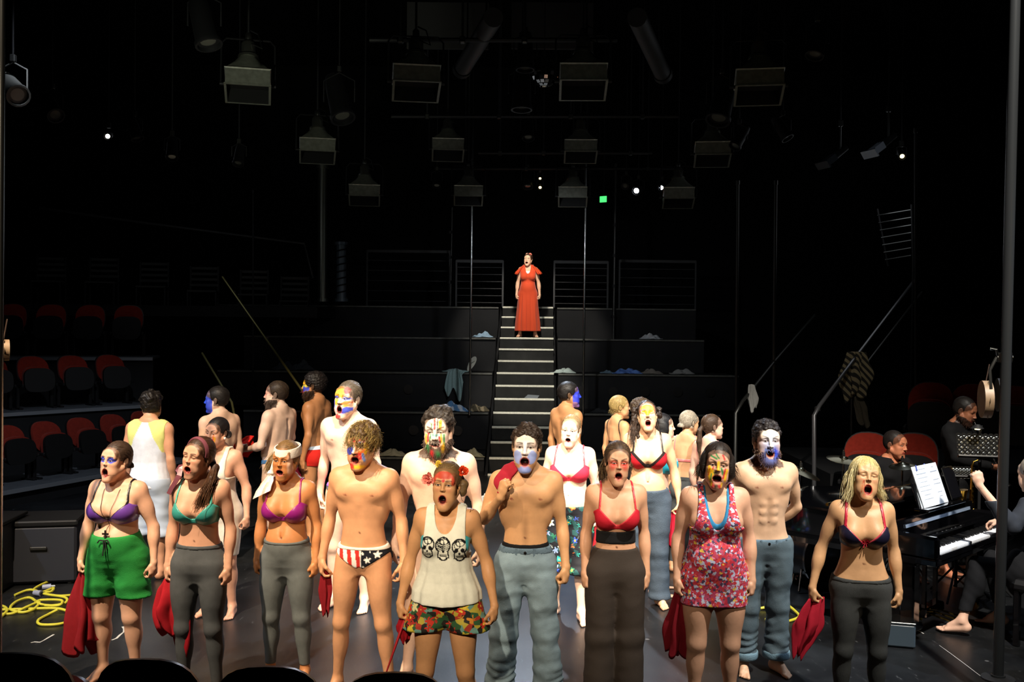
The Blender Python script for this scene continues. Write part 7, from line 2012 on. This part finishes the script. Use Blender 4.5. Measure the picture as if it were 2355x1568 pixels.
for (x, y) in ((.14, .22), (W_-.14, .22), (.30, 1.75)):
    MB().box((x, y, .36), (.11, .11, .54), bev=.012).build('leg', PIANO, pn); MB().box((x, y, .60), (.16, .16, .05), bev=.01).build('leg_block', PIANO, pn)
    MB().box((x, y, .11), (.15, .15, .05), bev=.01).build('leg_foot', PIANO, pn)
    MB().tube([(x-.02, y, .04), (x+.02, y, .04)], .04, 14).build('caster', mat('brass_caster', hx('b89040'), .25, 1), pn, smooth=True)
for x in (W_/2-.10, W_/2+.10): MB().box((x, .33, .36), (.03, .03, .56)).build('lyre_post', PIANO, pn)
MB().box((W_/2, .33, .10), (.34, .10, .08), bev=.01).build('lyre_box', PIANO, pn)
for x in (-.09, 0, .09): MB().box((W_/2+x, .20, .075), (.028, .16, .012), Matrix.Rotation(R(8), 3, 'X'), .005).build('pedal', mat('brass_pedal', hx('e8c468'), .15, 1), pn)
MB().box((W_*.58, .36, 1.02), (.70, .02, .22), Matrix.Rotation(R(-18), 3, 'X'), .008).build('music_desk', PIANO, pn)
MB().box((W_*.58, .30, .925), (.74, .12, .02), bev=.005).build('desk_ledge', PIANO, pn)
PM = Matrix.Translation(pn.location) @ Matrix.Rotation(th, 4, 'Z')
# score: sheets with lines of notes and text
SHEET = mat('white_sheet_paper', hx('e8f0fa'), .7)
INK = mat('printed_ink', hx('b4bece'), .8)
t = empty('music_score', PM @ Vector((.76, .30, .935)), th, 'open white music score leaning on the piano music desk', 'score')
Mt = Matrix.Rotation(R(-20), 3, 'X'); Mt.resize_3x3() if hasattr(Mt, 'resize_3x3') else None
for s in (-1, 1):
    MB().box(Mt @ Vector((s*.112, -.012, .165)), (.222, .004, .33), Mt @ Matrix.Rotation(R(s*4), 3, 'Z')).build('page', SHEET, t)
    for q in range(8):
        wq = (.17, .15, .17, .12, .16, .17, .10, .14)[q] if s < 0 else (.05, .14, 0, .12, .15, 0, .09, .06)[q]
        if wq: MB().box(Mt @ Vector((s*.112, -.0165, .30-.034*q)), (wq, .001, .0025 if q != 1 else .007), Mt @ Matrix.Rotation(R(s*4), 3, 'Z')).build('line_of_print', INK, t)
for s in (-.16, -.01): MB().box(Mt @ Vector((s, -.016, .315)), (.014, .003, .045), Mt @ Matrix.Rotation(R(12), 3, 'Y')).build('sticky_tab', mat('blue_tab', hx('4a5aa8'), .6), t)
for q in range(3): MB().box(Mt @ Vector((-.10, .002+.006*q, .155-.004*q)), (.22, .003, .32), Mt @ Matrix.Rotation(R(2*q+2), 3, 'Y')).build('back_page', SHEET, t)
t = empty('tablet', PM @ Vector((1.14, .30, .935)), th, 'dark tablet in a silver frame next to the score', 'tablet')
MB().box(Mt @ Vector((0, -.01, .14)), (.20, .010, .27), Mt, .004).build('frame', CHROME, t); MB().box(Mt @ Vector((0, -.017, .14)), (.18, .004, .25), Mt).build('screen', mat('dark_screen', hx('101014'), .1), t)
# stool
sp = PM @ Vector((W_*.58, -.52, 0)); t = empty('piano_stool', (sp.x, sp.y, 0), th, 'black padded piano stool at the right edge', 'stool')
MB().box((0, 0, .45), (.58, .36, .09), bev=.03).build('seat', mat('black_leather', hx('141416'), .4), t)
for x in (-.25, .25):
    for y in (-.14, .14): MB().box((x, y, .21), (.045, .045, .42), bev=.006).build('leg', PIANO, t)
# pianist, seated, left fist raised
k0 = 1.0
P = dict(loc=(sp.x+.0, sp.y, -.37), h=1.78, label='grey-haired pianist in a dark jacket, barefoot, raising a fist', name2='pianist', sex='m', w=1.05, seed=31, q=1, yaw=math.degrees(th)+180, head=(-28, -8, 0), gape=.008, skin=hx('e0b49c'), hair='short', haircol=hx('8a827c'), finefeet=True, floorcut=False, lean=.10,
    legs=(((-.12, -.46, .90), (-.13, -.40, .485), (-.1, -1, -.12)), ((.16, -.46, .90), (.30, -.52, .485), (.3, -1, -.1))),
    arms=(((-.27, -.16, 1.18), (-.20, -.42, 1.20), (.1, -1, -.2), (.2, -.2, -1)), ((.36, -.14, 1.27), (.43, -.36, 1.56), (.1, -.2, 1), (-.6, -.6, .1))), curl=(.8, 1.6),
    wear=[(w_sleeved, hx('2c3038'), .90, 1, .016, 'jacket'), (w_region, 'trousers', hx('15161a'), .56, 1.07, .012, CLOTH, None, 0, None, .004, ('t', 'l'), None, None, .5, .66)])
r31, cx31 = build_person(P); PPL['pianist'] = (r31, cx31)
# drummer
pD = at(2050, 1120, 9.8)
P = dict(loc=(pD.x, 9.8, -.42), h=1.78, label='short-haired man in a black shirt seated at the drums behind the piano', name2='drummer', sex='m', w=1.0, seed=32, q=1, yaw=22, head=(16, -4, 0), gape=.006, skin=hx('c87e5c'), hair='short', haircol=hx('1c1614'), hairthick=.005, floorcut=False, frown=.6, eye=.6,
    legs=(((-.18, -.46, .93), (-.19, -.50, .50), (-.1, -1, 0)), ((.18, -.46, .93), (.19, -.50, .50), (.1, -1, 0))), arms=(((-.26, -.05, 1.14), (-.16, -.32, 1.08), (.2, -1, 0), (0, 0, -1)), ((.26, -.05, 1.14), (.16, -.32, 1.08), (-.2, -1, 0), (0, 0, -1))),
    wear=[(w_sleeved, hx('141416'), .90, 1, .014, 'shirt', CLOTH, 1.50, .006, .11), (w_region, 'trousers', hx('101012'), .56, 1.07, .012, CLOTH, None, 0, None, .004, ('t', 'l'), None, None, .5, .66)])
r32, cx32 = build_person(P); PPL['drummer'] = (r32, cx32)
t = empty('drum_stool', (pD.x, 9.8, 0), 0, 'round black drum stool under the seated drummer', 'stool')
MB().lathe([(.15, .40), (.17, .42), (.17, .46), (.15, .48)], (0, .02, -.0), 20).build('seat', SBLK, t, smooth=True); MB().tube([(0, 0, .05), (0, 0, .40)], .02, 8).build('post', CHROME, t)
for q in range(3): a = q*2.1; MB().tube([(0, 0, .25), (.22*math.cos(a), .22*math.sin(a), .012)], .011, 6).build('leg', CHROME, t)
# clarinet player
pC = at(2205, 1000, 9.6)
P = dict(loc=(pC.x, 9.6, .0), h=1.72, label='bearded clarinet player in black, looking down at the music', name2='clarinet', sex='m', w=1.0, seed=33, q=1, yaw=40, head=(4, -18, 0), gape=.010, skin=hx('9c6448'), hair='short', haircol=hx('14100e'), hairthick=.006, beard=.3, eye=.2,
    arms=(((-.25, -.10, 1.17), (-.03, -.34, 1.10), (.55, -.6, -.3), (.5, -.2, .5)), ((.25, -.10, 1.19), (.06, -.30, 1.24), (-.55, -.6, -.2), (-.5, -.2, .4))), curl=(1.2, 1.2),
    wear=[(w_sleeved, hx('0f0f11'), .90, 1, .014, 'shirt', CLOTH, 1.50), (w_trousers, hx('101012'), 1.0, .05)])
r33, cx33 = build_person(P); PPL['clarinet'] = (r33, cx33)
m0 = pt('clarinet', tuple(cx33.C['Ht']+cx33.C['HR'] @ (np.array((0, -.112, -.068))*cx33.C['hs']))); g0 = pt('clarinet', (0.015, -.42, 1.02)); dv = (g0-m0).normalized()
t = empty('clarinet', m0, 0, 'black clarinet with silver keys held by the bearded player', 'clarinet')
MB().tube([dv*0, dv*.04, dv*.07], [.006, .010, .013], 10).build('mouthpiece', EBONY, t, smooth=True); MB().tube([dv*.07, dv*.58], [.013, .014], 12).build('body', EBONY, t, smooth=True)
MB().tube([dv*.58, dv*.62, dv*.66], [.015, .022, .038], 14).build('bell', EBONY, t, smooth=True)
for q in range(8): MB().box(dv*(.13+.055*q)+Vector((0, -.016, .004)), (.010, .006, .028)).build('key', CHROME, t)
# cymbals
def cymbal(px, py, Y, r, label, tilt):
    p = at(px, py, Y); t = empty('cymbal', (p.x, p.y, 0), 0, label, 'cymbal'); M3 = Matrix.Rotation(R(tilt), 3, 'Y') @ Matrix.Rotation(R(8), 3, 'X')
    MB().lathe([(.004, .034), (.03, .028), (.045, .012), (r*.6, .006), (r, -.008), (r, -.010), (.04, .008), (.004, .03)], (0, 0, p.z), 32, M3).build('plate', mat('bronze_cymbal', hx('d8d0b0'), .2, 1), t, smooth=True)
    MB().tube([(0, 0, .05), (0, 0, p.z+.09)], .010, 8).build('stand', CHROME, t); MB().lathe([(.006, .03), (.015, .035), (.015, .07), (.006, .075)], (0, 0, p.z), 10).build('wing_nut', SBLK, t)
    for q in range(3): a = q*2.1; MB().tube([(0, 0, .35), (.25*math.cos(a), .25*math.sin(a), .012)], .009, 6).build('leg', CHROME, t)
cymbal(1842, 1082, 9.3, .19, 'pale cymbal tilted beside the bearded man in rolled jeans', 22)
cymbal(1940, 1056, 9.5, .16, 'thin cymbal seen edge-on left of the blonde woman', 6)
cymbal(2075, 1070, 9.2, .12, 'small cymbal tip right of the blonde woman', -8)
# drum kit glimpsed between the legs
t = empty('bass_drum', atz(1875, 1340, 0), R(20), 'dark bass drum glimpsed between the jeans and the blonde woman', 'drum')
Md = Matrix.Rotation(R(90), 3, 'X')
MB().lathe([(.26, -.2), (.27, -.2), (.27, .2), (.26, .2)], (0, 0, .28), 32, Md).build('shell', mat('smoky_shell', hx('22262a'), .25), t, smooth=True)
MB().lathe([(.002, .19), (.26, .19), (.26, .195), (.002, .195)], (0, 0, .28), 32, Md).build('drumhead', mat('smoky_head', hx('34383c'), .3), t)
MB().lathe([(.265, .19), (.285, .19), (.285, .215), (.265, .215)], (0, 0, .28), 32, Md).build('hoop', CHROME, t, smooth=True)
for s in (-1, 1): MB().tube([(s*.22, -.1, .2), (s*.36, -.25, .012)], .010, 6).build('spur', CHROME, t)
t = empty('drum_hardware', atz(1815, 1320, 0), 0, 'chrome tripod drum hardware behind the jeans', 'stand')
MB().tube([(0, 0, .1), (0, 0, .75)], .012, 8).build('post', CHROME, t)
for q in range(3): a = q*2.1+.5; MB().tube([(0, 0, .30), (.26*math.cos(a), .26*math.sin(a), .012)], .010, 6).build('leg', CHROME, t)
MB().box((.05, 0, .6), (.05, .05, .05), bev=.01).build('clamp', CHROME, t)
# perforated music stands
def music_stand(px, py, Y, w, h, rz, label, lamp=True):
    p = at(px, py, Y); t = empty('music_stand', (p.x, p.y, 0), R(rz), label, 'stand'); M3 = Matrix.Rotation(R(-22), 3, 'X')
    nx, nz = 9, 5; cw, ch = w/nx, h/nz; mb = MB()      # plate with round holes
    for i in range(nx):
        for j in range(nz):
            cxq = -w/2+cw*(i+.5)+(cw*.25 if j % 2 else -cw*.25)*0; cz = -h/2+ch*(j+.5); r_ = min(cw, ch)*.20; V = []; n = 8
            for k in range(n):
                a = 2*PI*(k+.5)/n; c, s = math.cos(a), math.sin(a); mm = max(abs(c), abs(s))
                V.append(M3 @ Vector((cxq+c/mm*cw/2, 0, cz+s/mm*ch/2))); V.append(M3 @ Vector((cxq+c*r_, 0, cz+s*r_)))
            V = [q+Vector((0, 0, p.z)) for q in V]
            mb.add(V, [(2*k, 2*((k+1) % n), 2*((k+1) % n)+1, 2*k+1) for k in range(n)])
    mb.build('perforated_plate', mat('matt_black', hx('0e0e0e'), .8, spec=.1), t)
    MB().box(M3 @ Vector((0, .05, .0))+Vector((0, 0, p.z)), (w*.92, .004, h*.9), M3).build('sheet_music', SHEET, t)
    MB().box(M3 @ Vector((0, -.03, -h/2))+Vector((0, 0, p.z)), (w, .06, .012), M3).build('ledge', SBLK, t)
    MB().tube([(0, .03, .1), (0, .03, p.z-.05)], .014, 8).build('post', BSTEEL, t)
    for q in range(3): a = q*2.1; MB().tube([(0, .03, .30), (.28*math.cos(a), .03+.28*math.sin(a), .012)], .010, 6).build('leg', BSTEEL, t)
    if lamp:
        MB().tube([(0, .04, p.z+h/2-.02), (0, -.02, p.z+h/2+.06), (-.05, -.08, p.z+h/2+.06)], .008, 8).build('lamp_arm', BSTEEL, t, smooth=True)
        MB().lathe([(.02, .03), (.05, 0), (.055, -.005), (.02, .02)], (-.05, -.08, p.z+h/2+.05), 14).build('lamp_shade', BSTEEL, t, smooth=True)
        MB().lathe([(.002, -.012), (.022, -.008), (.022, .008), (.002, .012)], (-.05, -.08, p.z+h/2+.045), 12).build('bulb', mat('stand_lamp_bulb', hx('ffe0a0'), .3, emit=hx('ffd890'), es=25), t, smooth=True)
music_stand(2256, 1024, 8.7, .40, .22, -12, 'perforated black music stand with a glowing lamp, behind the piano')
music_stand(2205, 1085, 8.6, .26, .10, -8, 'low perforated music stand behind the tablet', False)
l = bpy.data.lights.new('music_lamp', 'POINT'); l.energy = 1.0; l.color = (1, .75, .4); l.shadow_soft_size = .03; lo_ = bpy.data.objects.new('music_lamp', l); COL.objects.link(lo_); lo_.location = at(2252, 985, 8.45)
# saxophone glint and hanging percussion
p = at(2235, 1120, 8.4); t = empty('saxophone', p, 0, 'brass saxophone bell half hidden behind the piano', 'saxophone')
t.scale = (.6, .6, .6)
SAX = mat('sax_brass', hx('c89a40'), .2, 1)
MB().tube([(0, 0, -.25), (.0, 0, .30), (.02, 0, .36), (.08, 0, .38)], [.035, .018, .014, .010], 12).build('body', SAX, t, smooth=True)
MB().tube([(0, 0, -.25), (-.03, 0, -.32), (-.09, 0, -.33), (-.13, 0, -.26), (-.14, 0, -.12), (-.15, 0, -.04)], [.035, .04, .045, .05, .06, .09], 14).build('bell', SAX, t, smooth=True)
for q in range(6): MB().lathe([(.004, 0), (.014, .002), (.014, .008), (.004, .01)], (.0, -.036, -.2+.07*q), 10, Matrix.Rotation(R(90), 3, 'X')).build('key_cup', SAX, t, smooth=True)
MB().tube([(0, .02, -.3), (0, .05, .05-p.z)], .012, 6).build('stand_post', BSTEEL, t)
WOOD = mat('pale_wood', hx('8a7258'), .5, noise=.2, nscale=20)
def tamb(px, py, Y, r, rz, label, m=WOOD):
    p = at(px, py, Y); t = empty('hand_drum', p, R(rz), label, 'drum'); Mx = Matrix.Rotation(R(90), 3, 'Y')
    MB().lathe([(r-.008, -.03), (r, -.03), (r, .03), (r-.008, .03)], (0, 0, 0), 28, Mx).build('frame', m, t, smooth=True)
    MB().lathe([(.002, .022), (r-.006, .022), (r-.006, .026), (.002, .026)], (0, 0, 0), 28, Mx).build('skin', mat('drum_skin', hx('a89880'), .6), t)
    for q in range(6): a = q*PI/3; MB().lathe([(.003, -.004), (.02, 0), (.003, .004)], (0, math.cos(a)*r, math.sin(a)*r), 10, Mx).build('jingle', CHROME, t)
    MB().tube([(0, 0, r), (.02, 0, r+.12)], .004, 6).build('cord', mat('dark_cord', hx('3a2a20'), .6), t)
tamb(2267, 918, 7.2, .135, -13, 'wooden hand drum hanging edge-on left of the steel pole')
tamb(2303, 908, 7.2, .12, -16, 'second hand drum hanging close to the steel pole', BSTEEL)
tamb(8, 805, 5.8, .062, 30, 'small round drum hanging from the pole at the left edge')
p = at(2310, 822, 6.25); t = empty('pole_clamp', p, 0, 'bright metal clamp with arms on the steel pole', 'clamp')
MB().tube([(-.05, 0, .0), (.05, 0, 0)], .016, 10).build('bolt', CHROME, t, smooth=True); MB().lathe([(.036, -.03), (.046, -.03), (.046, .03), (.036, .03)], (.0, .0, 0), 18).build('collar', CHROME, t, smooth=True)
MB().tube([(-.04, 0, 0), (-.06, -.02, .05), (-.09, 0, .055)], .009, 8).build('hook', CHROME, t, smooth=True); MB().tube([(-.05, 0, 0), (-.09, 0, -.08), (-.08, 0, -.2)], .010, 8).build('arm', STEEL, t, smooth=True)
# small box beside the blonde woman's hand
t = empty('foot_monitor', atz(2068, 1480, 0), R(-15), 'small dark box with a blue-grey sheen behind the blonde woman', 'box')
MB().box((0, 0, .09), (.20, .22, .17), bev=.012).build('body', mat('slate_case', hx('3a4650'), .3), t); MB().box((0, 0, .182), (.205, .225, .014), bev=.004).build('lid', CHROME, t)
# ---- woman in red on the stairs
x, y, z = st_c(10); pr = at(1213, 775, y+.16)
def v_neck_slip(cx):
    w_region(cx, 'slip', hx('f0ece4'), 1.31, 1.385, .007, CLOTH, None, 0, None, 0, ('t',), 'white slip showing in the neckline', lambda X, Y, Z: np.maximum(np.abs(X)-.05, Y))
def flutter(cx):
    C = cx.C
    for s in (-1, 1):
        V = []; n, m = 40, 8
        for i in range(m):
            f = i/(m-1)
            for k in range(n):
                a = -1.9+3.8*k/(n-1)
                c = np.array((s*(.098+.122*f), .012, 1.485-.035*f-.11*f**1.6)); rr = (.048+.062*f)*(1+.18*f*math.sin(7*a))
                V.append((c[0]+s*.6*rr*math.cos(a), c[1]+rr*1.15*math.sin(a)-.0, c[2]-.03*f*abs(math.sin(a))))
        Q = [(i*n+k, i*n+k+1, (i+1)*n+k+1, (i+1)*n+k) for i in range(m-1) for k in range(n-1)]
        o = link('flutter_sleeve', raw_mesh('flutter_sleeve', np.array(V)*cx.k, Fq=Q, col=lc(hx('d24a26'), len(V))), CLOTH, cx.root)
        so = o.modifiers.new('thickness', 'SOLIDIFY'); so.thickness = .006
        w_region
P = dict(loc=(pr.x, y+.16, z+.015), h=1.66, label='woman in a long orange-red dress standing high on the staircase', name2='red', sex='f', w=1.05, bust=1.1, seed=41, q=1, yaw=-3, head=(-14, 4, 2), gape=.030, stance=(.16, .16), aspread=(.02, .03), curl=(1.3, 1.3), skin=hx('e6b694'), hair='updo', haircol=hx('3a2418'), haircol2=hx('6a4430'), hairthick=.013, finefeet=True,
    wear=[(w_loft, 'dress', [.13, .30, .50, .70, .90, 1.05, 1.13, 1.20, 1.28, 1.36, 1.40, 1.52], [.255, .245, .225, .205, .180, .150, .135, .135, .142, .145, .135, .11], [.19, .18, .165, .15, .135, .115, .10, .10, .105, .09, .08, .07], [.01, .01, .01, .01, .01, .004, 0, -.004, -.008, 0, .005, .012], .012, 11, (.058, 1.325, 1.50), (.165, 1.26, .160), mat('orange_red_chiffon', hx('d24a26'), .75, spec=.2, sheen=.2), None, hx('d24a26'), .010, None, 0, .003), (v_neck_slip,), (flutter,)])
r41, cx41 = build_person(P); PPL['red'] = (r41, cx41)
rose(cx41, 'hair_flower', (.045, -.03, .098), .035, mat('salmon_petals', hx('e8907a'), .6), 'salmon flower in her hair', 16, (.3, -1, .6), 4)
rose(cx41, 'hair_flower', (-.02, -.04, .105), .026, mat('pale_petals', hx('e8b8a0'), .6), 'pale flower on top of her hair', 14, (-.2, -1, .8), 5)
